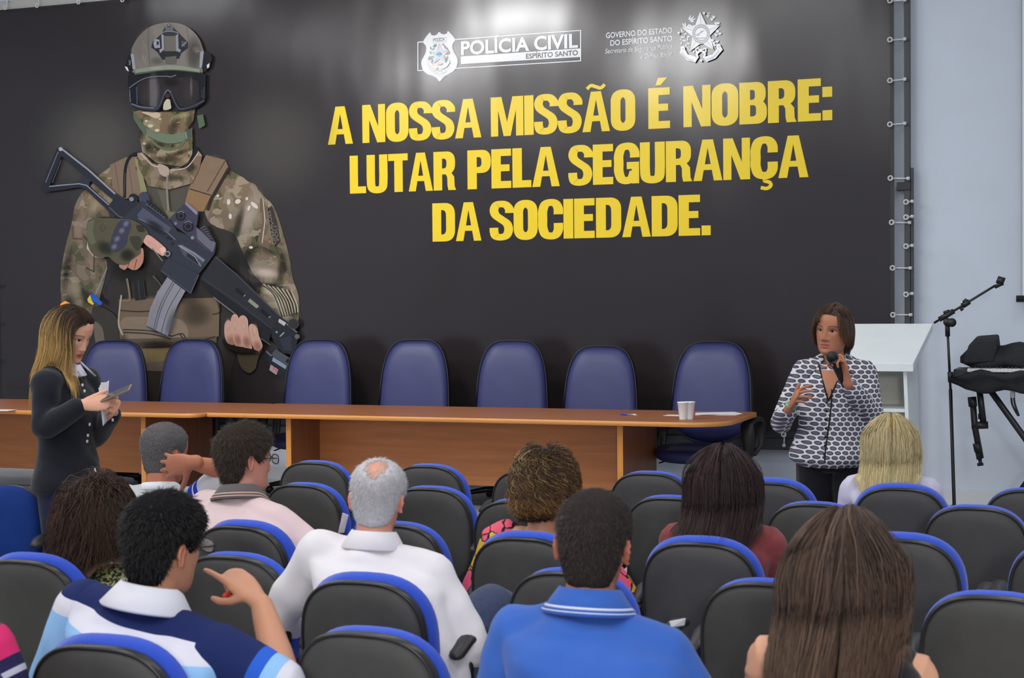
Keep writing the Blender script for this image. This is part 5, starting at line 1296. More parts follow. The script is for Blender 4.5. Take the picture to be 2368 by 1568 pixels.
def wear_glasses(head, parent, mat, lens, up=0.0, name='glasses', w=.0035):
    m = MB()
    Rt = rotx(up)
    def tf(p):
        p = np.asarray(p, float)
        if up: p = (p-[0, .0, .0])@Rt.T
        return head.W(p)
    for s in (-1, 1):
        t = np.linspace(0, 2*math.pi, 25); c, q = np.cos(t), np.sin(t)
        ring = np.stack([s*.034+.027*np.sign(c)*np.abs(c)**.7, .109-.10*np.abs(s*.034+.027*c)**1.6, .004+.0175*np.sign(q)*np.abs(q)**.7], 1)
        m.tube(tf(ring), w*.7, 6)
        m.tube(tf([(s*.062, .100, .010), (s*.0775, .085, .012), (s*.0805, .03, .014), (s*.079, -.012, .014), (s*.077, -.035, -.01)]), w*.75, 6)
    m.tube(tf([(-.008, .110, .006), (0, .113, .010), (.008, .110, .006)]), w*.6, 6)
    o = m.build(name, mat, parent)
    if lens:
        for s in (-1, 1):
            l = MB(); t = np.arange(20)*2*math.pi/20; c, q = np.cos(t), np.sin(t)
            ring = np.stack([s*.034+.025*np.sign(c)*np.abs(c)**.7, .1075-.10*np.abs(s*.034+.025*c)**1.6, .004+.016*np.sign(q)*np.abs(q)**.7], 1)
            l.loft([tf(ring), tf(ring+[0, .0015, 0])]); l.build('lens', lens, o)
    return o
m_lens = new_mat('lens_glass'); _b = m_lens[2]; m_lens = m_lens[0]
_b.inputs['Base Color'].default_value = (.75, .75, .78, 1); _b.inputs['Alpha'].default_value = .25; _b.inputs['Roughness'].default_value = .05

class Person:
    """a body built from joints; root-local space faces +Y"""
    def __init__(s, root, C, yaw=0, pitch=0, roll=0, k=1.0, male=True, build=1.0, sw=None, wx=1.0, shd=0.0, seated=True, twist=0, lean=0, hips=None, srol=0, neck=1.0, nsh=0.0):
        s.root = root; s.k = k; s.male = male; s.b = build
        s.head = Head(C, yaw, pitch, roll, k)
        s.head.wx = wx
        C = np.array(C, float)
        s.N = C+np.array([0, -.040, -.148 if male else -.164])*k+np.array([nsh, 0, 0])
        s.hips = np.array(hips if hips is not None else ((0, -.07, .54) if seated else (0, 0, .90)), float)
        tw, sr = math.radians(twist), math.radians(srol)
        s.ax = nrm([math.cos(tw)*math.cos(sr), math.sin(tw)*math.cos(sr), -math.sin(sr)])
        s.up = nrm(np.cross(s.ax, [-math.sin(tw), math.cos(tw), 0]))
        s.sw = sw or (.178 if male else .158)
        s.sh = {q: s.N+s.ax*q*s.sw*k-np.array([0, 0, .056*k+shd])+np.array([0, .012, 0]) for q in (-1, 1)}
        s.seated = seated; s.arms = {}
        for q in (-1, 1):
            E = s.sh[q]+s.ax*q*.05+np.array([0, .04, -.27]); Wt = E+np.array([-q*.10, .21, -.02 if seated else .0])
            s.arms[q] = [E, Wt]
        s.hands = {}
        s.leg = {}
        for q in (-1, 1):
            h = s.hips+s.ax*q*.088
            if seated: s.leg[q] = [h+[0, 0, -.02], np.array([h[0]+q*.03, s.hips[1]+.46, .53]), np.array([h[0]+q*.03, s.hips[1]+.44, .09])]
            else: s.leg[q] = [h+[0, 0, -.02], np.array([h[0]+q*.012, .01, .47]), np.array([h[0]+q*.02, -.02, .09])]
    def spine(s):
        H, N_ = s.hips, s.N
        v = N_-H
        bow = -.035 if s.seated else 0.0
        return lambda t: H+v*t+np.array([0, bow*math.sin(math.pi*min(1, max(0, t))), 0])
    def torso(s, m, grow=0.0, top=True, t0=-.12, waist=1.0, hip=1.0, bust=0.0, flare=0.0):
        sp = s.spine(); b = s.b*s.k
        if s.male: rows = [(-.16, .115, .10), (-.08, .165, .125), (0, .172, .128), (.2, .163, .122), (.42, .166, .122), (.62, .178, .122), (.76, .190, .114), (.85, .178, .100), (.91, .138, .082), (.96, .098, .084), (1.0, .076, .074)]
        else: rows = [(-.16, .12, .10), (-.08, .172, .125), (0, .172, .122), (.2, .146, .106), (.36, .138, .100), (.56, .150, .106+bust), (.72, .164, .102+bust*.6), (.82, .154, .090), (.89, .118, .074), (.955, .082, .068)]
        rows = [(t, rx*b*(hip if t < .1 else waist if t < .5 else 1)+grow+(flare if t < .05 else 0), ry*b*(hip if t < .1 else waist if t < .5 else 1)+grow+(flare if t < .05 else 0)) for t, rx, ry in rows if t >= t0]
        tt = np.arange(32)*2*math.pi/32; rings = []
        tw = math.atan2(s.ax[1], s.ax[0]); B_ = np.array([-math.sin(tw), math.cos(tw), 0]); A0 = np.array([1., 0, 0])
        for t, rx, ry in rows:
            w = min(1, max(0, t)); A_ = nrm(A0*(1-w)+s.ax*w); Bt = nrm(np.array([0, 1., 0])*(1-w)+B_*w)
            rings.append(sp(t)+rx*np.outer(np.cos(tt), A_)+ry*np.outer(np.sin(tt), Bt))
        m.loft(rings)
        for q in (-1, 1):
            S = s.sh[q]; N_ = s.N+np.array([0, -.004, -.005])
            m.tube([N_+s.ax*q*.025*s.k-np.array([0, 0, .040*s.k]), N_*.55+S*.45+np.array([0, -.004, -.012*s.k]), S, S-np.array([0, 0, .03])], np.array([.046, .050, .056, .055])*b+grow, 16, round_ends=True)
    def neckm(s, m):
        r = (.060 if s.male else .0505)*s.k
        top = s.head.W([0, -.012, -.045])
        m.tube([s.N-np.array([0, 0, .05]), s.N+np.array([0, .004, .0]), s.N*.45+top*.55, top], [r*1.15, r*1.08, r*.96, r*.90], 22, flat=1.05, side=s.ax)
    def arm(s, m, q, grow=0.0, upto=1.0, start=0.0, thin=1.0):
        S = s.sh[q]; E, Wt = s.arms[q]; b = s.k*(1 if s.male else .86)*thin
        A = [S, S*.6+E*.4, E*.93+S*.07, E*.93+Wt*.07, E*.6+Wt*.4, Wt]
        R_ = np.array([.056, .050, .042, .042, .041, .028])*b
        P = spline(A, 5); rr_ = np.interp(np.linspace(0, 5, len(P)), range(6), R_)+grow
        n1 = max(2, int(round(len(P)*upto))); P, rr_ = P[:n1], rr_[:n1]
        m.tube(P, rr_, 16, round_ends=True)
    def legs(s, m, grow=0.0, foot=False, thin=1.0):
        for q in (-1, 1):
            h, kn, an = s.leg[q]; b = s.b*thin
            P = spline([h, h*.5+kn*.5, kn, kn*.5+an*.5, an], 6); R_ = np.interp(np.linspace(0, 4, len(P)), range(5), np.array([.088, .078, .058, .054, .040])*b)+grow
            m.tube(P, R_, 16, round_ends=True)
            if foot: m.tube([an+[0, -.04, -.045], an+[0, .03, -.045], an+[0, .10, -.055], an+[0, .16, -.062]], [.034, .040, .040, .03], 12, flat=.75, side=(1, 0, 0), round_ends=True)
    def body(s, skin, voxel=.005, paint=None):
        m = MB(); g_ = -.004
        s.torso(m, g_, bust=0 if s.male else .01); s.neckm(m); s.head.mesh(m); s.head.ears(m); s.legs(m, g_, False)
        for q in (-1, 1):
            s.arm(m, q)
            if q in s.hands: hand(m, **s.hands[q])
            else:
                E, Wt = s.arms[q]; hand(m, Wt+nrm(Wt-E)*.02, nrm(Wt-E)+np.array([0, 0, -.25]), np.array([0, 0, -1.]), q > 0, (20, 24, 28, 30))
            for q2 in (q,):
                an = s.leg[q2][2]; m.tube([an+[0, -.04, -.045], an+[0, .05, -.05], an+[0, .13, -.06]], [.03, .034, .028], 10, flat=.7, side=(1, 0, 0), round_ends=True)
        sk = lc(skin); hd = s.head
        def colf(V):
            c = np.tile(sk, (len(V), 1))
            q = hd.L(V); inh = (np.abs(q[:, 0]) < .1) & (np.abs(q[:, 1]) < .14) & (np.abs(q[:, 2]) < .14)
            if paint: c = paint(c, q, inh, sk)
            ear = inh & (np.abs(q[:, 0]) > .074) & (q[:, 1] < .02) & (q[:, 1] > -.05) & (q[:, 2] < .04) & (q[:, 2] > -.05)
            c[ear] = c[ear]*np.array([1.06, .86, .82])
            return c
        s.bodyo = union('body', m, voxel, m_skin, s.root, 3, col=colf)
        return s.bodyo
    def shirt(s, mat, grow=.014, sleeve=.42, voxel=.008, wr=.0035, wf=1.0, seed=1, t0=-.12, name='shirt', extra=None, **kw):
        m = MB(); s.torso(m, grow, t0=t0, **kw)
        for q in (-1, 1):
            if sleeve: s.arm(m, q, grow+.006, sleeve)
        if extra: extra(m)
        r_ = (.084 if s.male else .070)*s.k
        m.tube([s.N-np.array([0, -.002, .07]), s.N-np.array([0, -.002, .02]), s.N+np.array([0, .004, .016])], [r_*1.15, r_, r_*.88], 20, side=s.ax)
        return union(name, m, voxel, mat, s.root, 12, wr, wf, seed)
    def trousers(s, mat, grow=.012, thin=1.0, seed=3, wr=.003):
        m = MB(); sp = s.spine(); b = s.b*s.k
        m.tube([s.hips+np.array([0, 0, -.10]), s.hips+np.array([0, 0, -.04]), s.hips+np.array([0, 0, .04]), sp(.10)], np.array([.12, .166, .168, .158])*b*(1.0)+grow, 26, flat=.75, side=s.ax)
        s.legs(m, grow, thin=thin)
        return union('trousers', m, .011, mat, s.root, 4, wr, 1, seed)
    def shoes(s, mat):
        for q in (-1, 1):
            an = s.leg[q][2]
            MB().tube([an+[0, -.045, -.052], an+[0, .02, -.048], an+[0, .10, -.056], an+[0, .165, -.062]], [.038, .044, .043, .032], 14, flat=.8, side=(1, 0, 0), round_ends=True).build('shoe', mat, s.root)
    def collar(s, mat, r0=.066, h=.050, drop=.032, out=.030, name='collar', lines=None, thick=.006, lift=.011):
        top = s.head.W([0, -.022, -.035]); T = nrm(top-s.N); a = nrm(s.ax-T*(s.ax@T)); b_ = np.cross(T, a); b_ = -b_ if b_[1] < 0 else b_
        k = s.k*(1 if s.male else .86); n = 48; t = np.arange(n)*2*math.pi/n
        m = MB(); rings = []
        lev = [(r0-.002, -.02), (r0, h*.9), (r0+thick*.5, h), (r0+thick, h*.92), (r0+out, -.006), (r0+out-thick*.6, -.012), (r0+thick*.3, h*.55)]
        for r, hh in lev:
            fr = np.clip(np.sin(t), 0, 1)
            z = (hh+lift)*k-drop*k*fr
            rr_ = (r+.010*fr)*k
            rings.append(s.N+np.outer(rr_*np.cos(t)*1.04, a)+np.outer(rr_*np.sin(t)*1.08+.004, b_)+np.outer(z, T))
        nr = len(rings); V = np.concatenate(rings); F = [(i*n+j, i*n+(j+1) % n, ((i+1) % nr)*n+(j+1) % n, ((i+1) % nr)*n+j) for i in range(nr) for j in range(n)]
        m.add(V, F); o = m.build(name, mat, s.root)
        if lines:
            for cmat, f0, f1 in lines:
                L = MB(); lr = []
                for r, hh in ((r0+thick+(out-thick)*f0+.0012, h*.92+(-.006-h*.92)*f0), (r0+thick+(out-thick)*f1+.0012, h*.92+(-.006-h*.92)*f1)):
                    fr = np.clip(np.sin(t), 0, 1); lr.append(s.N+np.outer(((r+.010*fr)*k)*np.cos(t)*1.04, a)+np.outer((r+.010*fr)*k*np.sin(t)*1.08+.004, b_)+np.outer((hh+lift)*k-drop*k*fr, T))
                V = np.concatenate(lr+[q+(q-s.N)*.004 for q in lr[::-1]]); F = [(i*n+j, i*n+(j+1) % n, ((i+1) % 4)*n+(j+1) % n, ((i+1) % 4)*n+j) for i in range(4) for j in range(n)]
                L.add(V, F); L.build('collar_stripe', cmat, o)
        return o
    def caps(s):
        """colliders for hair"""
        sp = s.spine(); b = s.k
        return [(s.sh[-1], s.sh[1], .070*b), (sp(.35)+np.array([0, .0, 0]), sp(.8), .125*b), (sp(.35)-s.ax*.07, sp(.78)-s.ax*.09, .108*b), (sp(.35)+s.ax*.07, sp(.78)+s.ax*.09, .108*b), (s.N, s.head.W([0, -.02, -.05]), .062*b), (s.sh[-1], s.arms[-1][0], .062*b), (s.sh[1], s.arms[1][0], .062*b)]
def fabric(name, c, rough=.85, **k): return M(name, c, rough, .2, bump=.35, bs=700, bd=.0015, sheen=.15, **k)
def seat_person(ck, u, v, dY, label, k=1.0, kdown=.128, **kw):
    """root at the chair; (u, v) is where the crown shows; dY how far in front of the chair origin the head is"""
    loc, a = CH[ck]
    root = empty('person', tuple(loc), a, label, 'person', 'people seated in the audience')
    p = atY(u, v, loc[1]+dY)
    def local(w): return rotz(-a)@(np.asarray(w, float)-loc)
    C = local(p)-np.array([0, 0, kdown*k])
    P = Person(root, C, k=k, **kw); P.local = local; P.px = lambda u, v, d: local(atY(u, v, loc[1]+d))
    return P
def stand_person(x, y, ryaw, u, v, label, k=1.0, **kw):
    root = empty('person', (x, y, 0), ryaw, label, "person"); loc = np.array([x, y, 0])
    def local(w): return rotz(-ryaw)@(np.asarray(w, float)-loc)
    C = local(atY(u, v, y))-np.array([0, 0, .128*k])
    P = Person(root, C, k=k, seated=False, **kw); P.local = local; P.px = lambda u, v, d: local(atY(u, v, y+d))
    return P
m_jeans = fabric('denim', (52, 62, 92), var=.1, vs=60)
m_dark = fabric('dark_cloth', (30, 30, 34))
m_shoe = M('shoe_leather', (30, 26, 24), .4, .5)
# ------------------------------------------------------------------ the people
D_ = lambda c: lin(c)
# striped polo -------------------------------------------------------
def stripes(name, stops, axis=(0, 0, 1), off=0.0, span=1.0):
    m, nt, b = new_mat(name)
    tc = nd(nt, 'ShaderNodeTexCoord'); dp = nd(nt, 'ShaderNodeVectorMath', operation='DOT_PRODUCT'); dp.inputs[1].default_value = axis
    nt.links.new(tc.outputs['Object'], dp.inputs[0])
    ma = nd(nt, 'ShaderNodeMath', operation='MULTIPLY_ADD'); ma.inputs[1].default_value = 1/span; ma.inputs[2].default_value = -off/span
    nt.links.new(dp.outputs['Value'], ma.inputs[0])
    nt.links.new(ramp(nt, ma.outputs[0], stops, 'CONSTANT'), b.inputs['Base Color'])
    b.inputs['Roughness'].default_value = .85; b.inputs['Specular IOR Level'].default_value = .2
    n = noise_tex(nt, coords(nt), 700, 2); add_bump(nt, b, n.outputs[0], .3, .0015)
    return m
NAVY, WH, LB_, BL = (30, 42, 92), (222, 220, 232), (148, 194, 240), (44, 96, 206)

A = seat_person('r5a', 378, 1136, .04, 'man in a striped navy, white and light-blue polo pointing a finger at his cheek', k=1.09, yaw=-18, pitch=-3, roll=8, srol=12, twist=-6, male=True, build=1.08, sw=.196, nsh=-0.03, hips=(.06, -.07, .54), kdown=.136)
sr_ = math.radians(12); az = (math.sin(sr_), 0, math.cos(sr_))
zN = float(A.N@np.array(az))
m_polo = stripes('striped_polo', [(0, LB_), (.30, BL), (.335, LB_), (.80, WH), (.905, NAVY)], az, zN-.40, .42)
A.arms[1] = [A.px(660, 1590, .02), A.px(606, 1400, .16)]
hd_ = A.px(540, 1340, .20)
A.hands[1] = dict(Wp=A.px(592, 1384, .16), d=A.px(520, 1308, .21)-A.px(590, 1380, .17), n=np.array([-.5, .55, -.75]), right=True, curls=((8, 6, 4), (62, 70, 40), (74, 78, 40), (80, 80, 40)), thumb=(.55, .55, .55), tb=(20, 20), k=1.02)
A.arms[-1] = [A.px(120, 1590, -.02), A.px(190, 1640, .25)]
A.body((196, 140, 111), .0045)
A.shirt([m_polo], .016, 0, wr=.004, seed=2, waist=1.04)
sl_m = stripes('striped_sleeve', [(0, NAVY), (.66, BL), (.79, LB_), (.93, WH)], tuple(nrm(A.arms[1][0]-A.sh[1])), float(A.sh[1]@nrm(A.arms[1][0]-A.sh[1]))-.06, .27)
mm_ = MB(); A.arm(mm_, 1, .026, .42); union('sleeve', mm_, .008, sl_m, A.root, 4, .004, 1, 5)
sl_l = stripes('striped_sleeve_near_frame', [(0, NAVY), (.62, WH), (.8, LB_)], tuple(nrm(A.arms[-1][0]-A.sh[-1])), float(A.sh[-1]@nrm(A.arms[-1][0]-A.sh[-1]))-.06, .27)
mm_ = MB(); A.arm(mm_, -1, .026, .42); union('sleeve', mm_, .008, m_polo, A.root, 4, .004, 1, 6)
m_wcol = fabric('white_knit', (230, 230, 238))
A.collar(m_wcol, .068, .052, .03, .042)
A.trousers(m_jeans); A.shoes(m_shoe)
short_hair(A.head, 11648, .030, (17, 15, 17), (48, 44, 44), A.root, 11, dz=-.012, th=.014, r=.0014, lift=.16)
wear_glasses(A.head, A.root, M('glasses_dark', (24, 24, 28), .25, .6), m_lens)
pn = empty('pen', tuple(rotz(CH['r5a'][1])@(A.px(527, 1374, .19))+CH['r5a'][0]), 0, 'red-orange pen held in the raised hand of the man in the striped polo', 'pen')
pd = nrm(np.array([.35, .9, .25]))
MB().tube([pd*-.018, pd*-.012, pd*.012], [.0025, .0065, .0065], 10).build('cap', M('red_plastic', (238, 66, 30), .4, .5), pn)
MB().tube([pd*.012, pd*.06], [.0045, .0045], 10).build('barrel', M('clear_plastic', (210, 200, 196), .3, .5), pn)

# brown-haired woman, dark printed dress ------------------------------
m_dress, nt, b = new_mat('dark_print_dress')
v1 = nd(nt, 'ShaderNodeTexVoronoi', feature='DISTANCE_TO_EDGE'); v1.inputs['Scale'].default_value = 55; nt.links.new(coords(nt, 'Object', (1, 1, .6)), v1.inputs['Vector'])
n1 = noise_tex(nt, coords(nt), 14, 3); cA = ramp(nt, n1.outputs[0], [(0, (190, 180, 190)), (.42, (150, 160, 90)), (.56, (196, 200, 120)), (.7, (120, 150, 110))])
mk = nd(nt, 'ShaderNodeMixRGB'); mk.inputs[1].default_value = (*lin((26, 26, 28)), 1); nt.links.new(cA, mk.inputs[2])
n2 = noise_tex(nt, coords(nt), 90, 3); nt.links.new(ramp(nt, n2.outputs[0], [(.47, (0, 0, 0)), (.56, (220, 220, 220))]), mk.inputs[0]); nt.links.new(mk.outputs[0], b.inputs['Base Color']); b.inputs['Roughness'].default_value = .8
B = seat_person('r4z', 225, 1122, .02, 'woman with long wavy brown hair in a dark yellow-green printed dress', k=1.0, yaw=25, pitch=-14, roll=-14, male=False, hips=(.10, -.07, .54), srol=-4)
B.body((200, 150, 120)); B.shirt(m_dress, .014, .5, seed=4); B.trousers(m_dark); B.shoes(m_shoe)
long_hair(B, 9600, lambda ph, z, p: np.where(p[:, 0] > .02, .19, .27)+.02*np.sin(ph*.15), streaks((46, 32, 26), (82, 57, 43), .4, (116, 78, 48), .75, .5), seed=21, r=0.00106, part=(.01, .05), wave=.42, wl=.15, layer=.034, vol=.03, stiff=.62, capcol=(38, 27, 22), pull=lambda pos, t: np.array([-.16*t, 0, 0]), spread=.6, behind=.15)

# grey-haired man, hand behind the head --------------------------------
C = seat_person('r3g', 380, 976, .06, 'grey-haired man in a light grey tee resting a hand behind his head', k=1.03, wx=1.13, yaw=-16, pitch=-4, roll=4, male=True, build=1.04, kdown=.134, sw=.165)
C.arms[1] = [C.px(540, 1092, -.02), C.px(452, 1072, -.11)]
C.hands[1] = dict(Wp=C.px(442, 1070, -.118), d=np.array([-.95, .18, -.14]), n=np.array([.16, .97, .05]), right=True, curls=(14, 12, 12, 14), thumb=(.55, .75, .2), tb=(8, 8), k=1.12, spread=.20)
C.body((176, 112, 84), .004)
m_tee = stripes('grey_tee', [(0, (180, 184, 186)), (.50, (44, 62, 170)), (.66, (96, 190, 150)), (.68, (44, 62, 170)), (.76, (188, 192, 192))], (0, 0, 1), float(C.N[2])-.28, .28)
C.shirt(m_tee, .016, 0, seed=7)
dv = nrm(C.arms[1][0]-C.sh[1])
m_tees = stripes('grey_tee_sleeve', [(0, (188, 192, 192)), (.42, (44, 62, 190)), (.55, (230, 232, 240)), (.58, (44, 62, 190)), (.68, (200, 202, 206))], tuple(dv), float(C.sh[1]@dv)-.06, .26)
for q in (-1, 1):
    mm_ = MB(); C.arm(mm_, q, .026, .44); union('sleeve', mm_, .008, m_tees, C.root, 4, .004, 1, 8+q)
C.collar(fabric('white_rib', (232, 232, 236)), .062, .022, .02, .016, 'neckband', thick=.010)
C.trousers(m_jeans); C.shoes(m_shoe)
short_hair(C.head, 11648, .012, (88, 85, 86), (158, 156, 156), C.root, 12, dz=-.004, th=.006, r=.0008, lift=.18)

# man in the pink polo --------------------------------------------------
P_ = seat_person('r3a', 566, 980, .10, 'man in a pale pink polo with a grey collar and glasses, looking right', k=1.08, yaw=-30, pitch=-2, roll=2, male=True, build=1.08, hips=(.04, -.05, .54), srol=5, kdown=.136, twist=-14)
P_.arms[1] = [P_.px(745, 1290, .02), P_.px(700, 1330, .28)]
P_.body((214, 150, 128), .0045)
P_.shirt(fabric('pink_pique', (226, 200, 200)), .016, .46, seed=9, wr=.005, waist=1.06)
m_gcol = fabric('grey_collar', (104, 98, 98))
P_.collar(m_gcol, .068, .045, .03, .038, lines=[(fabric('peach_line', (222, 180, 160)), .62, .72), (fabric('peach_line', (222, 180, 160)), .86, .94)])
P_.trousers(m_jeans); P_.shoes(m_shoe)
short_hair(P_.head, 12544, .040, (50, 41, 36), (98, 84, 72), P_.root, 13, dz=-.016, th=.018, r=.0009, lift=.16)
wear_glasses(P_.head, P_.root, M('glasses_brown', (50, 34, 34), .3, .6), m_lens)

# white-haired man -------------------------------------------------------
E = seat_person('r4b', 872, 1066, .02, 'white-haired balding man in a white shirt seen from behind', k=1.0, yaw=12, pitch=-8, roll=4, male=True, build=1.12, hips=(.06, -.07, .54), srol=9, kdown=.130, twist=6, sw=.185)
E.arms[1] = [E.px(1090, 1490, .02), E.px(1020, 1560, .26)]; E.arms[-1] = [E.px(648, 1420, .04), E.px(690, 1520, .28)]
E.leg[1][1] = np.array(E.px(1150, 1405, .40)); E.leg[1][2] = E.leg[1][1]*[1, 1, 0]+np.array([0, .02, .09])
E.body((216, 152, 128), .005)
m_ws = fabric('white_cotton', (232, 227, 231))
E.shirt(m_ws, .018, .97, seed=10, wr=.009, waist=1.1, wf=.9)
E.collar(m_ws, .066, .048, .03, .034)
ob_ = [c for c in E.root.children if c.name.startswith('shirt')][0]; q_ = E.px(836, 1336, -.2)
ok_, l_, n_, _ = ob_.ray_cast(Vector((q_[0], -1.5, q_[2])), Vector((0, 1, 0)))
MB().box((-.015, -.003, -.0075), (.015, .0012, .0075)).build('back_label', fabric('label_blue', (196, 206, 232)), E.root, False, loc=tuple(l_) if ok_ else tuple(q_))
E.trousers(m_jeans); E.shoes(m_shoe)
bald = lambda P, Z: ((np.cos(P) < .6) & (((Z-.117)/.018)**2 < 1) & (Z > .105)) & (np.abs(np.sin(P)) < 2)
def bald2(P, Z):
    q = head_pts(P, Z, False); return ((q[..., 0]-.0)/.036)**2+((q[..., 1]+.060)/.040)**2 < 1
bald3 = lambda P, Z: bald2(P, Z) & (Z > .06)
short_hair(E.head, 13440, .022, (194, 191, 194), (236, 234, 236), E.root, 14, dz=-.004, th=.011, r=.0008, lift=.18, bald=bald3, capth=lambda P, Z: .010)

def curly_col(rng, n, tt, cl, ph, P):
    c = streaks((60, 49, 43), (128, 104, 74), .35, (158, 106, 52), .62, .8)(rng, n, tt, cl, ph, P)
    st = (np.sin(cl*7.77) > .95)[:, None, None]; c = np.where(st, lc((190, 162, 104))*rng.uniform(.8, 1.1, (n, 1, 1)), c)
    k = (np.clip((np.abs(ph)-118)/20, 0, 1)[:, None]*np.clip((F.head.C[2]-.015-P[:, 0, 2])/.02, 0, 1)[:, None])[..., None]*np.ones((1, len(tt), 1))
    return c*(1-k)+lc((24, 18, 16))*k
# curly-haired woman -------------------------------------------------------
F = seat_person('r3c', 1258, 1046, .04, 'woman with curly blonde-streaked hair and a bright floral wrap, bare upper back', k=.98, yaw=8, pitch=-2, male=False, build=1.12, sw=.172, hips=(.02, -.07, .54))
F.arms[-1] = [F.px(1092, 1385, .04), F.px(1150, 1430, .25)]; F.arms[1] = [F.px(1450, 1390, .04), F.px(1400, 1430, .25)]
F.body((218, 158, 122), .005)
m_flo, nt, b = new_mat('floral_print')
vo = nd(nt, 'ShaderNodeTexVoronoi'); vo.inputs['Scale'].default_value = 15; nz = noise_tex(nt, coords(nt), 12, 2)
mxv = nd(nt, 'ShaderNodeMixRGB'); mxv.inputs[0].default_value = .10; nt.links.new(coords(nt), mxv.inputs[1]); nt.links.new(nz.outputs['Color'], mxv.inputs[2]); nt.links.new(mxv.outputs[0], vo.inputs['Vector'])
sp_ = nd(nt, 'ShaderNodeSeparateColor'); nt.links.new(vo.outputs['Color'], sp_.inputs[0])
cf = ramp(nt, sp_.outputs[0], [(0, (236, 92, 128)), (.34, (206, 168, 40)), (.56, (226, 222, 180)), (.74, (236, 92, 120)), (.90, (216, 176, 44))], 'CONSTANT')
ve = nd(nt, 'ShaderNodeTexVoronoi', feature='DISTANCE_TO_EDGE'); ve.inputs['Scale'].default_value = 15; nt.links.new(mxv.outputs[0], ve.inputs['Vector'])
v3 = nd(nt, 'ShaderNodeTexVoronoi', feature='DISTANCE_TO_EDGE'); v3.inputs['Scale'].default_value = 46; nt.links.new(coords(nt), v3.inputs['Vector'])
e1 = ramp(nt, ve.outputs['Distance'], [(0, (40, 34, 30)), (.05, (255, 255, 255))], 'CONSTANT'); e2 = ramp(nt, v3.outputs['Distance'], [(0, (60, 54, 40)), (.03, (255, 255, 255))], 'CONSTANT')
m1 = nd(nt, 'ShaderNodeMixRGB', blend_type='MULTIPLY'); m1.inputs[0].default_value = 1; nt.links.new(cf, m1.inputs[1]); nt.links.new(e1, m1.inputs[2])
m2 = nd(nt, 'ShaderNodeMixRGB', blend_type='MULTIPLY'); nt.links.new(m1.outputs[0], m2.inputs[1]); nt.links.new(e2, m2.inputs[2])
nt.links.new(ramp(nt, sp_.outputs[0], [(0, (0, 0, 0)), (.34, (200, 200, 200)), (.74, (0, 0, 0))], 'CONSTANT'), m2.inputs[0])
nt.links.new(m2.outputs[0], b.inputs['Base Color']); b.inputs['Roughness'].default_value = .8
mm_ = MB(); sp2 = F.spine(); bF = F.b*F.k
for q in (-1, 1):
    S = F.sh[q]; F.arm(mm_, q, .024, .62)
    mm_.tube([S*.80+F.N*.20+np.array([0, .0, .02]), S+np.array([q*.012, 0, .006]), S*.7+F.arms[q][0]*.3], [.056, .066, .068], 18, round_ends=True)
mm_.tube([sp2(t) for t in (-.1, .1, .3, .5, .62)], np.array([.18, .17, .158, .162, .165])*bF+.012, 28, flat=.74, side=F.ax)
union('floral_wrap', mm_, .008, m_flo, F.root, 3, .003, 1, 3)
F.trousers(m_dark); F.shoes(m_shoe)
long_hair(F, 6000, lambda ph, z, p: .105+.080*np.clip(z/.12, -.9, 1), curly_col, seed=23, r=0.00105, part=(.0, .03), wave=.30, wl=.075, layer=.040, stiff=.5, curl=.012, capcol=(46, 36, 30), capth=.014, spread=1.0, clump=200)
wear_glasses(F.head, F.root, M('glasses_rose', (150, 104, 112), .3, .6), M('dark_lens', (60, 44, 50), .1, .6), up=math.radians(62), name='sunglasses')

# man in the blue polo ---------------------------------------------------------
G = seat_person('r6a', 1372, 1136, .06, 'man with short dark hair in a plain bright blue polo seen from behind', k=1.0, yaw=8, pitch=-3, roll=3, male=True, build=1.10, srol=5, kdown=.132, sw=0.17, hips=(.03, -.05, .54), shd=0.022)
G.arms[-1] = [G.px(1135, 1660, .03), G.px(1230, 1760, .25)]; G.arms[1] = [G.px(1640, 1690, .03), G.px(1560, 1790, .25)]
G.body((178, 116, 92), .005)
m_bp = fabric('blue_pique', (56, 100, 186))
G.shirt(m_bp, .017, .48, seed=12, wr=.007, waist=1.02)
G.collar(m_bp, .067, .050, .03, .040, lines=[(fabric('white_line', (214, 222, 244)), .70, .80), (fabric('white_line', (214, 222, 244)), .90, .95)])
G.trousers(m_jeans); G.shoes(m_shoe)
short_hair(G.head, 12544, .020, (46, 39, 38), (92, 80, 74), G.root, 15, dz=-.012, th=.011, r=.0008, lift=.15)

# dark-haired woman in maroon ----------------------------------------------------
H_ = seat_person('r3d', 1672, 1034, .04, 'woman with long dark hair in a maroon long-sleeved top', k=1.0, yaw=6, pitch=-2, male=False, build=1.05, sw=.168, hips=(.04, -.07, .54))
H_.body((190, 136, 108), .006)
H_.shirt(fabric('maroon_knit', (132, 62, 62), var=.1, vs=20), .015, .97, seed=13); H_.trousers(m_dark); H_.shoes(m_shoe)
long_hair(H_, 10800, lambda ph, z, p: .40+0*z, streaks((32, 26, 27), (92, 58, 54), .40, (50, 38, 38), .5, .3), seed=24, r=0.00102, part=(.0, .02), wave=.08, wl=.22, layer=.034, vol=.030, stiff=.5, capcol=(28, 22, 23), back=.5, spread=.35)

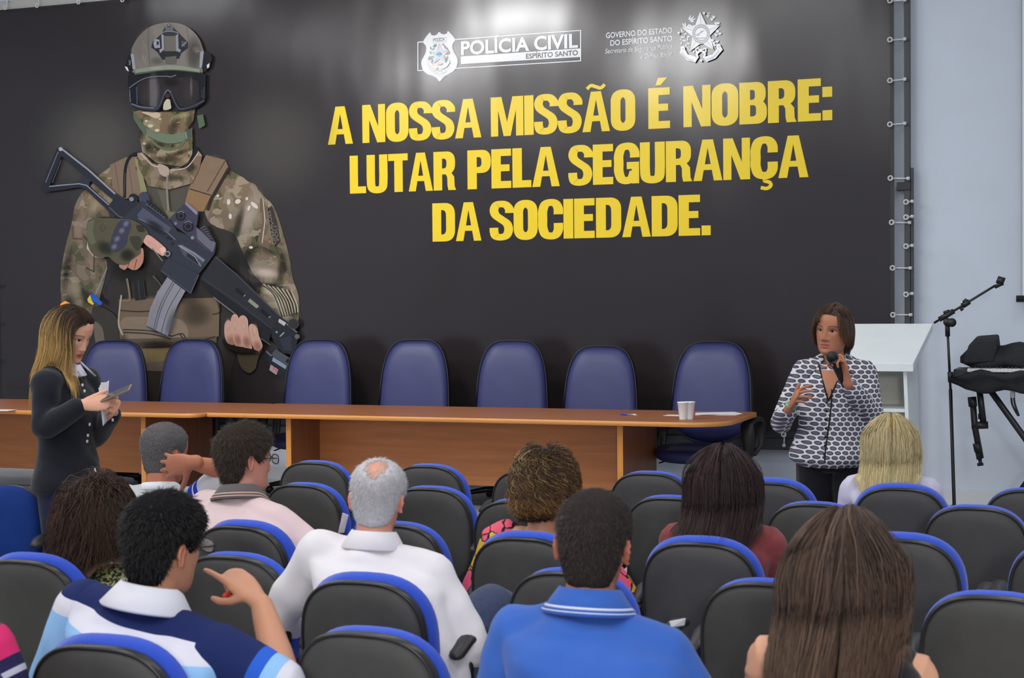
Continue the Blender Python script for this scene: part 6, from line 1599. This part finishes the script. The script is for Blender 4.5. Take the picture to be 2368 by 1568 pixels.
# long brown hair, black sleeveless top ---------------------------------------------
I_ = seat_person('r6b', 1948, 1186, .08, 'woman with very long brown hair in a black sleeveless top seen from behind', k=1.0, yaw=-12, pitch=-10, roll=4, male=False, build=1.06, sw=.168, srol=3, hips=(.0, -.05, .54))
I_.body((222, 164, 132), .005)
mm_ = MB()
for q in (-1, 1): mm_.tube([I_.N*.62+I_.sh[q]*.38+np.array([0, -.0, .010]), I_.N*.30+I_.sh[q]*.70+np.array([0, -.0, .002]), I_.N*.28+I_.sh[q]*.72+np.array([0, -.0, -.05])], [.058, .063, .066], 16, round_ends=True)
spI = I_.spine(); bI = I_.b*I_.k
mm_.tube([spI(t) for t in (-.1, .1, .3, .5, .7, .80, .87)], np.array([.18, .17, .150, .152, .158, .148, .128])*bI+.012, 28, flat=[.74, .74, .74, .74, .70, .66, .62], side=I_.ax)
union('sleeveless_top', mm_, .008, fabric('black_crepe', (30, 30, 36)), I_.root, 3, .003, 1, 3)
I_.trousers(m_dark); I_.shoes(m_shoe)
long_hair(I_, 16800, lambda ph, z, p: np.where(p[:, 0] > .02, .35, .52), streaks((56, 44, 38), (122, 96, 80), .5, (110, 80, 60), .6, .5), seed=25, r=0.00092, K=18, part=(-.01, .03), wave=.10, wl=.20, layer=.042, vol=.028, stiff=.5, capcol=(46, 36, 31), back=.5, spread=.4, pull=lambda pos, t: np.stack([np.where(pos[:, 0] > I_.head.C[0]+.025, .9*(.115-(pos[:, 0]-I_.head.C[0])), .9*(-.055-(pos[:, 0]-I_.head.C[0])))*(.25 < t), 0*pos[:, 0], 0*pos[:, 0]], 1))

# blonde woman ------------------------------------------------------------------------
J = seat_person('r1f', 2060, 962, .10, 'woman with long straight blonde hair in a pale lilac blouse', k=1.0, yaw=8, pitch=-4, male=False, build=1.05, sw=.168, hips=(-.02, -.05, .54))
J.body((216, 164, 140), .006)
J.shirt(fabric('lilac_cotton', (206, 202, 222)), .016, .6, seed=14); J.trousers(m_dark); J.shoes(m_shoe)
long_hair(J, 9600, lambda ph, z, p: .38+0*z, streaks((176, 152, 104), (234, 222, 180), .6, (228, 210, 156), .3, .5), seed=26, r=0.00106, part=(.0, .04), wave=.06, wl=.22, layer=.030, vol=.026, stiff=.5, capcol=(140, 112, 66), back=.45, spread=.35)

# person cut by the left edge -------------------------------------------------------------
K_p = seat_person('r6c', -150, 1160, .04, 'person in navy and pink at the bottom left corner, only a shoulder in the frame', k=1.0, male=False, build=1.08, sw=.172)
K_p.arms[1] = [K_p.px(10, 1585, .02), K_p.px(-40, 1660, .24)]
K_p.body((200, 146, 116), .007)
K_p.shirt(fabric('navy_knit', (40, 38, 78)), .016, 0, seed=15)
dv = nrm(K_p.arms[1][0]-K_p.sh[1])
for q in (-1, 1):
    dq = nrm(K_p.arms[q][0]-K_p.sh[q])
    ms_ = stripes('navy_pink_sleeve', [(0, (216, 48, 110)), (.36, (40, 38, 78)), (.46, (190, 190, 206)), (.51, (40, 38, 78)), (.84, (216, 48, 110))], tuple(dq), float(K_p.sh[q]@dq)-.07, .30)
    mm_ = MB(); K_p.arm(mm_, q, .026, .46); union('sleeve', mm_, .008, ms_, K_p.root, 4, .003, 1, 6)
K_p.trousers(m_dark); K_p.shoes(m_shoe)
long_hair(K_p, 1800, lambda ph, z, p: .25+0*z, streaks((36, 28, 26), (80, 60, 48), .4), seed=27, r=0.00187, capcol=(34, 27, 25))

# ------------------------------------------------------------------ the two standing women
def face_paint(lip, brow, lid, cheek=(1.0, .93, .9)):
    def f(c, q, inh, sk):
        x, y, z = q.T; ax = np.abs(x); fr = inh & (y > .03)
        def mixc(mask, colr, w):
            w = (w*mask)[:, None]; return c*(1-w)+np.array(colr)*w
        c = mixc(fr, sk*np.array(cheek), g((ax-.044)/.018)*g((z+.024)/.02)*.8)
        lipm = ((x/.0235)**2+((z+.0700)/np.where(z > -.07, .0105, .0115))**2)
        c = mixc(fr, lc(lip), np.clip((1.15-lipm)/.35, 0, 1))
        c = mixc(fr, lc(lip)*.35, g((z+.0702)/.0017)*g(x/.021)*.9)
        zb = .0265+.004*g((ax-.034)/.014)-.05*np.clip(ax-.042, 0, 1)
        c = mixc(fr, lc(brow), np.clip(1.2-np.abs(z-zb)/.0038, 0, 1)*((ax > .013) & (ax < .054))*.85)
        c = mixc(fr, lc(lid), g((ax-.032)/.017)*g((z-.012)/.005)*.45)
        c = mixc(fr, sk*.25, np.clip(1.3-np.abs(z-(.0095-.8*np.clip(np.abs(ax-.032)-.004, 0, 1)*.5))/.0024, 0, 1)*(np.abs(ax-.032) < .0165)*.9)
        c = mixc(fr, sk*.45, g((ax-.010)/.0035)*g((z+.0475)/.0028)*.9)
        return c
    return f
def eyes(P, look=(0, 0), open_=.0115):
    hd = P.head
    for s in (-1, 1):
        c = np.array([s*.0315, float(head_pts(np.array(math.asin(min(.9, .0315/.072))), np.array(.004), False)[1])-.0185, .0035])
        m = MB(); R_ = [0, .25, .5, .75, 1.0, 1.35, 1.571]; n = 18
        fwd = nrm([look[0], 1, look[1]]); a = nrm(np.cross(fwd, [0, 0, 1])); b_ = np.cross(a, fwd)
        V = []; Cc = []
        for t in np.concatenate([[.001, .14, .18, .40, .44], np.linspace(.5, 1.6, 6)]):
            for j in range(n):
                q = 2*math.pi*j/n; V.append(hd.W(c+.0122*(fwd*math.cos(t)+math.sin(t)*(math.cos(q)*a+math.sin(q)*b_))))
                Cc.append((*lin((12, 9, 8)), 1) if t < .17 else (*lin((52, 32, 22)), 1) if t < .42 else (*lin((216, 208, 204)), 1))
        F_ = [(i*n+j, i*n+(j+1) % n, (i+1)*n+(j+1) % n, (i+1)*n+j) for i in range(10) for j in range(n)]
        m.add(V, F_); m.c = Cc; m.build('eye', m_eye, P.root, col=True)
m_eye = attr_mat('eye', .15, .5)

# speaker -----------------------------------------------------------------------------------
SX = atY(1925, 760, 8.26)[0]
Sp = stand_person(SX, 8.26, math.radians(180), 1926, 707, 'woman speaking into a hand microphone in a black and white patterned blouse', k=1.03, wx=1.13, yaw=-16, pitch=-2, roll=-4, male=False, build=1.06, sw=.152, hips=(0, 0, .90))
Sp.arms[-1] = [Sp.px(2018, 962, -.02), Sp.px(1958, 884, -.21)]
Sp.arms[1] = [Sp.px(1806, 978, .02), Sp.px(1824, 946, -.20)]
micd = nrm(Sp.px(1914, 817, -.26)-Sp.px(1944, 880, -.19))
hw_ = Sp.px(1957, 876, -.215); hd2 = nrm([.25, .10, .95]); hn2 = nrm([.75, .62, .0])
Sp.hands[-1] = dict(Wp=hw_, d=hd2, n=hn2, right=False, curls=((42, 72, 50), (44, 74, 50), (46, 76, 50), (50, 78, 50)), thumb=(.85, .25, .45), tb=(12, 14), k=1.04, spread=.04)
Sp.hands[1] = dict(Wp=Sp.px(1828, 940, -.21), d=Sp.px(1850, 900, -.30)-Sp.px(1828, 940, -.21), n=np.array([-.9, -.2, -.25]), right=True, curls=((24, 16, 8), (34, 22, 12), (44, 28, 14), (52, 32, 16)), thumb=(.75, .7, .0), tb=(4, 4), k=.96, spread=.22)
Sp.body((180, 120, 90), .0032, face_paint((168, 92, 84), (50, 34, 28), (120, 90, 96)))
eyes(Sp, (-.10, -.22))
m_bl, nt, b = new_mat('patterned_blouse')
tc = nd(nt, 'ShaderNodeTexCoord'); sx_ = nd(nt, 'ShaderNodeSeparateXYZ'); nt.links.new(tc.outputs['Object'], sx_.inputs[0])
def MT(op, a, b_=None, c=None):
    n = nd(nt, 'ShaderNodeMath', operation=op)
    for i, v in enumerate((a, b_, c)):
        if v is None: continue
        if isinstance(v, (int, float)): n.inputs[i].default_value = v
        else: nt.links.new(v, n.inputs[i])
    return n.outputs[0]
nzv = noise_tex(nt, tc.outputs['Object'], 7, 2)
uu = MT('MULTIPLY', MT('ADD', MT('ADD', sx_.outputs[0], MT('MULTIPLY', sx_.outputs[1], .8)), MT('MULTIPLY', nzv.outputs[0], .02)), 22.5); vv = MT('MULTIPLY', MT('ADD', sx_.outputs[2], MT('MULTIPLY', nzv.outputs[0], .012)), 41.0)
row = MT('FLOOR', vv); off_ = MT('MULTIPLY', MT('FRACT', MT('MULTIPLY', row, .5)), 1.0)
fu = MT('SUBTRACT', MT('FRACT', MT('ADD', uu, off_)), .5); fv = MT('SUBTRACT', MT('FRACT', vv), .5)
rr2 = MT('ADD', MT('POWER', MT('ABSOLUTE', MT('DIVIDE', fu, .44)), 2.0), MT('POWER', MT('ABSOLUTE', MT('DIVIDE', fv, .46)), 2.0))
nt.links.new(ramp(nt, rr2, [(0, (98, 95, 110)), (.35, (84, 82, 98)), (.60, (48, 46, 60)), (.84, (58, 56, 70)), (.99, (216, 215, 218))]), b.inputs['Base Color'])
b.inputs['Roughness'].default_value = .7
Sp.shirt(m_bl, .016, .93, seed=20, wr=.006, waist=1.12, hip=1.04, t0=-.16, name='blouse', flare=.02, voxel=.007)
m_pip = fabric('blouse_piping', (30, 28, 34))
def front_pt(P, t, x, out):
    """a point on the front of the torso"""
    return P.spine()(t)+P.ax*x+np.array([0, out, 0])
dg = bpy.context.evaluated_depsgraph_get()
def snap(P, name, pts, lift=.002):
    """lay points onto the front of the named clothing part"""
    ob = [c for c in P.root.children if c.name.startswith(name)][0]
    out = []
    for x, z in pts:
        ok, loc, no, _ = ob.ray_cast(Vector((x, .8, z)), Vector((0, -1, 0)))
        out.append(np.array(loc)+np.array(no)*lift if ok else np.array([x, .12, z]))
    return out
zs_ = np.linspace(1.235, .86, 12)
MB().tube(snap(Sp, 'blouse', [(.0+.012*math.sin(z*9), z) for z in zs_], .001), .0042, 6).build('placket_piping', m_pip, Sp.root)
for z in np.linspace(1.21, .90, 8): MB().ball(snap(Sp, 'blouse', [(.014, z)], .003)[0], (.007, .004, .007), 10).build('button', m_pip, Sp.root)
# open neck: skin-coloured chest shows inside a V of the collar
skm = MB(); Nn = Sp.N
for q in (-1, 1):
    P0 = snap(Sp, 'blouse', [(q*.072, Nn[2]+.0), (q*.058, Nn[2]-.03), (q*.020, Nn[2]-.14), (0.004, Nn[2]-.195)], .004)
    MB().tube(P0, .0045, 6).build('neck_piping', m_pip, Sp.root)
vx = []
rows_ = np.linspace(0, 1, 9)
for t in rows_:
    z = Nn[2]-.018-.178*t; w = .062*(1-t)+.002
    vx += snap(Sp, 'blouse', [(-w, z), (-w*.5, z), (0, z), (w*.5, z), (w, z)], .0022)
ch = MB(); ch.add(vx, [(i*5+j, i*5+j+1, (i+1)*5+j+1, (i+1)*5+j) for i in range(8) for j in range(4)])
m_chest = M('chest_skin', (180, 120, 90), .5, .35)
ch.build('open_neck', m_chest, Sp.root)
# collar wings
for q in (-1, 1):
    A0 = Sp.N+np.array([q*.060, -.01, .055]); A1 = Sp.N+np.array([q*.050, .055, .020]); B1 = snap(Sp, 'blouse', [(q*.115, Nn[2]-.075)], .012)[0]; B0 = Sp.N+np.array([q*.115, .0, .022]); A2 = Sp.N+np.array([q*.030, -.062, .06]); B2 = Sp.N+np.array([q*.075, -.075, .012])
    c_ = MB()
    top = [A2, A0, A1]; bot = [B2, B0, B1]
    V = [p for p in top]+[p for p in bot]; V2 = [p+np.array([0, .0, -.006])+nrm(np.array([-q, -.3, 0]))*.004 for p in V]
    c_.add(V+V2, [(0, 1, 4, 3), (1, 2, 5, 4), (6+3, 6+4, 6+1, 6), (6+4, 6+5, 6+2, 6+1), (0, 6, 7, 1), (1, 7, 8, 2), (2, 8, 11, 5), (5, 11, 10, 4), (4, 10, 9, 3), (3, 9, 6, 0)])
    c_.build('collar', m_bl, Sp.root)
nk = MB()
for i in range(26):
    a = math.radians(-115+230*i/25); p = np.array([.060*math.sin(a), .068*math.cos(a)+.005, -.050*max(0, math.cos(a))-.012]); nk.ball(Sp.N+p+np.array([0, .022*max(0, math.cos(a)), 0]), .006, 8)
nk.build('necklace', M('bead_necklace', (70, 54, 34), .3, .6, .6), Sp.root)
tw_ = Sp
Sp.trousers(fabric('black_trousers', (22, 22, 26)), .016); Sp.shoes(m_shoe)
long_hair(Sp, 5200, lambda ph, z, p: .15+.02*np.clip(z/.1, 0, 1), streaks((64, 48, 40), (108, 84, 68), .45, (116, 84, 58), .6, .5), seed=31, r=0.00099, part=(-.012, .055), wave=.05, wl=.2, layer=.010, stiff=.60, capcol=(44, 32, 27), capth=.006, back=1.3, spread=.2, table=([0, 35, 60, 76, 90, 104, 116, 132, 180], [.086, .080, .056, .020, .012, .010, -.03, -.064, -.074]), flip=.05)
for q in (-1, 1): MB().ball(Sp.head.W([q*.086, -.012, -.043]), .006, 10).build('earring', M('pearl', (214, 214, 220), .25, .6), Sp.root)
SpM = np.array(Sp.root.matrix_basis.to_3x3()) if False else rotz(math.pi)
def spw(p): return SpM@np.asarray(p)+np.array([SX, 8.26, 0])
MB().tube([Sp.hands[1]['Wp']+nrm(Sp.hands[1]['d'])*.0+np.array([0, 0, 0]), Sp.hands[1]['Wp']+nrm(Sp.hands[1]['d'])*.010], .031, 16, flat=.8).build('bracelet', M('green_beads', (120, 160, 130), .3, .5), Sp.root)
_n0 = nrm(hn2-hd2*(hn2@hd2)); _kc = hw_+hd2*.072+_n0*.034; m0 = _kc+Sp.px(1914, 814, -.26)-Sp.px(1926, 840, -.235); m1 = _kc+Sp.px(1945, 881, -.19)-Sp.px(1926, 840, -.235)
mc = empty('microphone', tuple(spw(m0)), 0, 'black handheld microphone in the hand of the speaking woman', 'microphone')
def ml(p): return spw(p)-spw(m0)
ax_ = nrm(ml(m1))
MB().tube([ax_*.02, ax_*.045, ax_*.06, ax_*np.linalg.norm(ml(m1))], [.028, .026, .022, .018], 18).build('handle', m_black, mc)
MB().ball(ax_*.008, .031, 18).build('grille', M('mic_grille', (44, 44, 48), .35, .5, .7, bump=.6, bs=500, bd=.002), mc)
MB().cyl(ax_*(np.linalg.norm(ml(m1))-.012), ax_*(np.linalg.norm(ml(m1))+.004), .019, 18).build('tail_cap', M('mic_cap', (40, 44, 48), .3, .5), mc)

# woman with the phone ------------------------------------------------------------------------
LX = atY(160, 760, 6.0)[0]
Lw = stand_person(LX, 6.0, math.radians(-86), 164, 708, 'woman in a black buttoned shirt looking down at a phone by the left table', k=1.0, yaw=-10, pitch=-25, roll=2, male=False, build=.98, sw=.155, hips=(0, -.02, .90), twist=-2)
Lw.arms[1] = [Lw.px(103, 990, -.20), Lw.px(185, 938, -.20)]
Lw.arms[-1] = [Lw.px(215, 1010, .18), Lw.px(262, 955, .02)]
ph0 = Lw.px(270, 909, -.10)
def LV(du, dv, dd): return Lw.px(200+du, 900+dv, dd)-Lw.px(200, 900, 0)
Lw.hands[1] = dict(Wp=Lw.px(192, 936, -.195), d=LV(60, -6, .085), n=LV(-2, 30, .10), right=True, curls=((12, 20, 16), (18, 28, 20), (26, 38, 26), (34, 46, 32)), thumb=(.92, .40, -.02), tb=(4, 2), k=.96, spread=.05)
Lw.hands[-1] = dict(Wp=Lw.px(252, 958, -.02), d=LV(22, -22, -.05), n=LV(-12, -22, -.06), right=False, curls=((50, 60, 40), (54, 64, 40), (58, 66, 40), (60, 66, 40)), thumb=(.8, .5, .2), tb=(10, 10), k=.94)
Lw.body((222, 166, 138), .0032, face_paint((190, 84, 84), (70, 46, 34), (150, 100, 96)))
eyes(Lw, (0, -.75))
m_bs = fabric('black_shirt', (27, 29, 38))
Lw.shirt(m_bs, .015, .95, seed=30, wr=.005, waist=1.02, hip=1.0, t0=-.16, bust=.018, flare=.012, voxel=.007)
Lw.trousers(fabric('dark_denim', (26, 30, 56), var=.08, vs=40), .010, thin=.94); Lw.shoes(m_shoe)
m_wb = M('white_button', (224, 222, 218), .35, .5)
zb_ = [Lw.px(190, v, 0)[2] for v in (870, 891, 905, 969, 981, 1006, 1020)]
for z in zb_:
    p = snap(Lw, 'shirt', [(.012, z)], .003)[0]
    MB().ball(p, (.0085, .004, .0085), 12).build('button', m_wb, Lw.root)
m_wh = fabric('white_poplin', (224, 222, 236))
co = MB()
for q in (-1, 1):
    A0 = Lw.N+np.array([q*.054, -.012, .055]); A1 = Lw.N+np.array([q*.034, .070, .034]); B1 = Lw.N+np.array([q*.075, .122, -.034]); B0 = Lw.N+np.array([q*.100, .030, .020])
    V = [A0, A1, B1, B0]; V2 = [p+np.array([-q*.004, -.004, -.004]) for p in V]
    co.add(V+V2, [(0, 1, 2, 3), (7, 6, 5, 4), (0, 4, 5, 1), (1, 5, 6, 2), (2, 6, 7, 3), (3, 7, 4, 0)])
co.build('inner_collar', m_wh, Lw.root)
Lw.collar(m_wh, .060, .052, .034, .040, 'inner_collar')
zz_ = np.linspace(.95, .83, 5)
MB().tube(snap(Lw, 'shirt', [(-.012, z) for z in zz_], .002), .004, 6).build('shirt_hem_lining', m_wh, Lw.root)
long_hair(Lw, 10800, lambda ph, z, p: np.where((p[:, 0] < .004) & (p[:, 1] > -.065), .0, .42), streaks((52, 38, 30), (96, 72, 50), .4, (196, 158, 98), .30, 1.0), seed=33, r=0.00084, K=17, part=(.004, .045), wave=.05, wl=.24, layer=.026, vol=.016, stiff=.5, capcol=(50, 37, 30), back=.55, spread=.3, table=([0, 35, 60, 76, 90, 104, 116, 132, 180], [.084, .078, .056, .022, .0, .0, -.03, -.064, -.074]), pull=lambda pos, t: np.array([0, -.03*(1-t), 0]), behind=.25)
hb = MB(); hb.tube([Lw.head.W([.022, -.082, .108]), Lw.head.W([-.004, -.088, .112]), Lw.head.W([-.022, -.082, .108])], [.010, .013, .010], 10, round_ends=True); hb.build('hair_tie', fabric('orange_elastic', (236, 140, 30)), Lw.root)
Rl = rotz(math.radians(-86))
def lw_w(p): return Rl@np.asarray(p)+np.array([LX, 6.0, 0])
pa, pb = lw_w(Lw.px(251, 917, -.11)), lw_w(Lw.px(287, 902, -.09))
ph = empty('mobile_phone', tuple((pa+pb)/2), 0, 'gold-grey mobile phone held by the woman in the black shirt', 'phone')
u_ = nrm(pb-pa); w_ = np.array([-.50, .80, .22]); w_ = nrm(w_-u_*(w_@u_)); n_ = np.cross(u_, w_)
def slabo(name, l, w, t, c, mat, par, bev): 
    V = np.stack([u_, w_, n_], 1); MB().box((-l/2, -w/2, -t/2), (l/2, w/2, t/2), rot=V, org=c).build(name, mat, par, False, bev)
slabo('case', .145, .072, .009, np.zeros(3), M('gold_metal', (150, 130, 106), .35, .5, .6), ph, .003)
slabo('screen', .132, .064, .001, n_*.005*(1 if n_[2] > 0 else -1), M('phone_glass', (60, 56, 58), .1, .6), ph, 0)
pc = lw_w(Lw.px(244, 932, .02))
sh_ = MB()
for i in range(3):
    V = [lw_w(Lw.px(u, v, d))-pc for u, v, d in ((228+i*4, 897-i*6, -.10), (252+i*1, 880+i*2, -.05), (247+i*1, 975-i*6, -.05), (238+i*2, 985-i*4, -.10))]
    nn = nrm(np.cross(V[1]-V[0], V[2]-V[0]))*.0008; off = nn*(i*4)
    V = [p+off for p in V]; sh_.add([p-nn for p in V]+[p+nn for p in V], [(3, 2, 1, 0), (4, 5, 6, 7), (0, 1, 5, 4), (1, 2, 6, 5), (2, 3, 7, 6), (3, 0, 4, 7)])
o = sh_.build('paper_sheets', m_paper, None, False, loc=tuple(pc)); tag(o, 'white folded sheets tucked under the arm of the woman with the phone', 'papers')
# sheets among the audience
def sheet(pts, Y, lab):
    W_ = [atY(u, v, Y+dy) for u, v, dy in pts]; c = sum(W_)/4; V = [p-c for p in W_]; nn = nrm(np.cross(V[1]-V[0], V[2]-V[0]))*.001
    m = MB().add([p-nn for p in V]+[p+nn for p in V], [(3, 2, 1, 0), (4, 5, 6, 7), (0, 1, 5, 4), (1, 2, 6, 5), (2, 3, 7, 6), (3, 0, 4, 7)])
    o = m.build('paper_sheet', m_paper, None, False, loc=tuple(c)); tag(o, lab, 'papers')
sheet([(792, 1186, 0), (806, 1192, 0), (796, 1232, .05), (782, 1232, .05)], 5.55, 'white sheet between the pink polo and the white-haired man')
sheet([(1548, 1437, 0), (1585, 1430, .05), (1582, 1446, .05), (1552, 1450, 0)], 3.75, 'corner of white paper above the right shoulder of the blue polo')
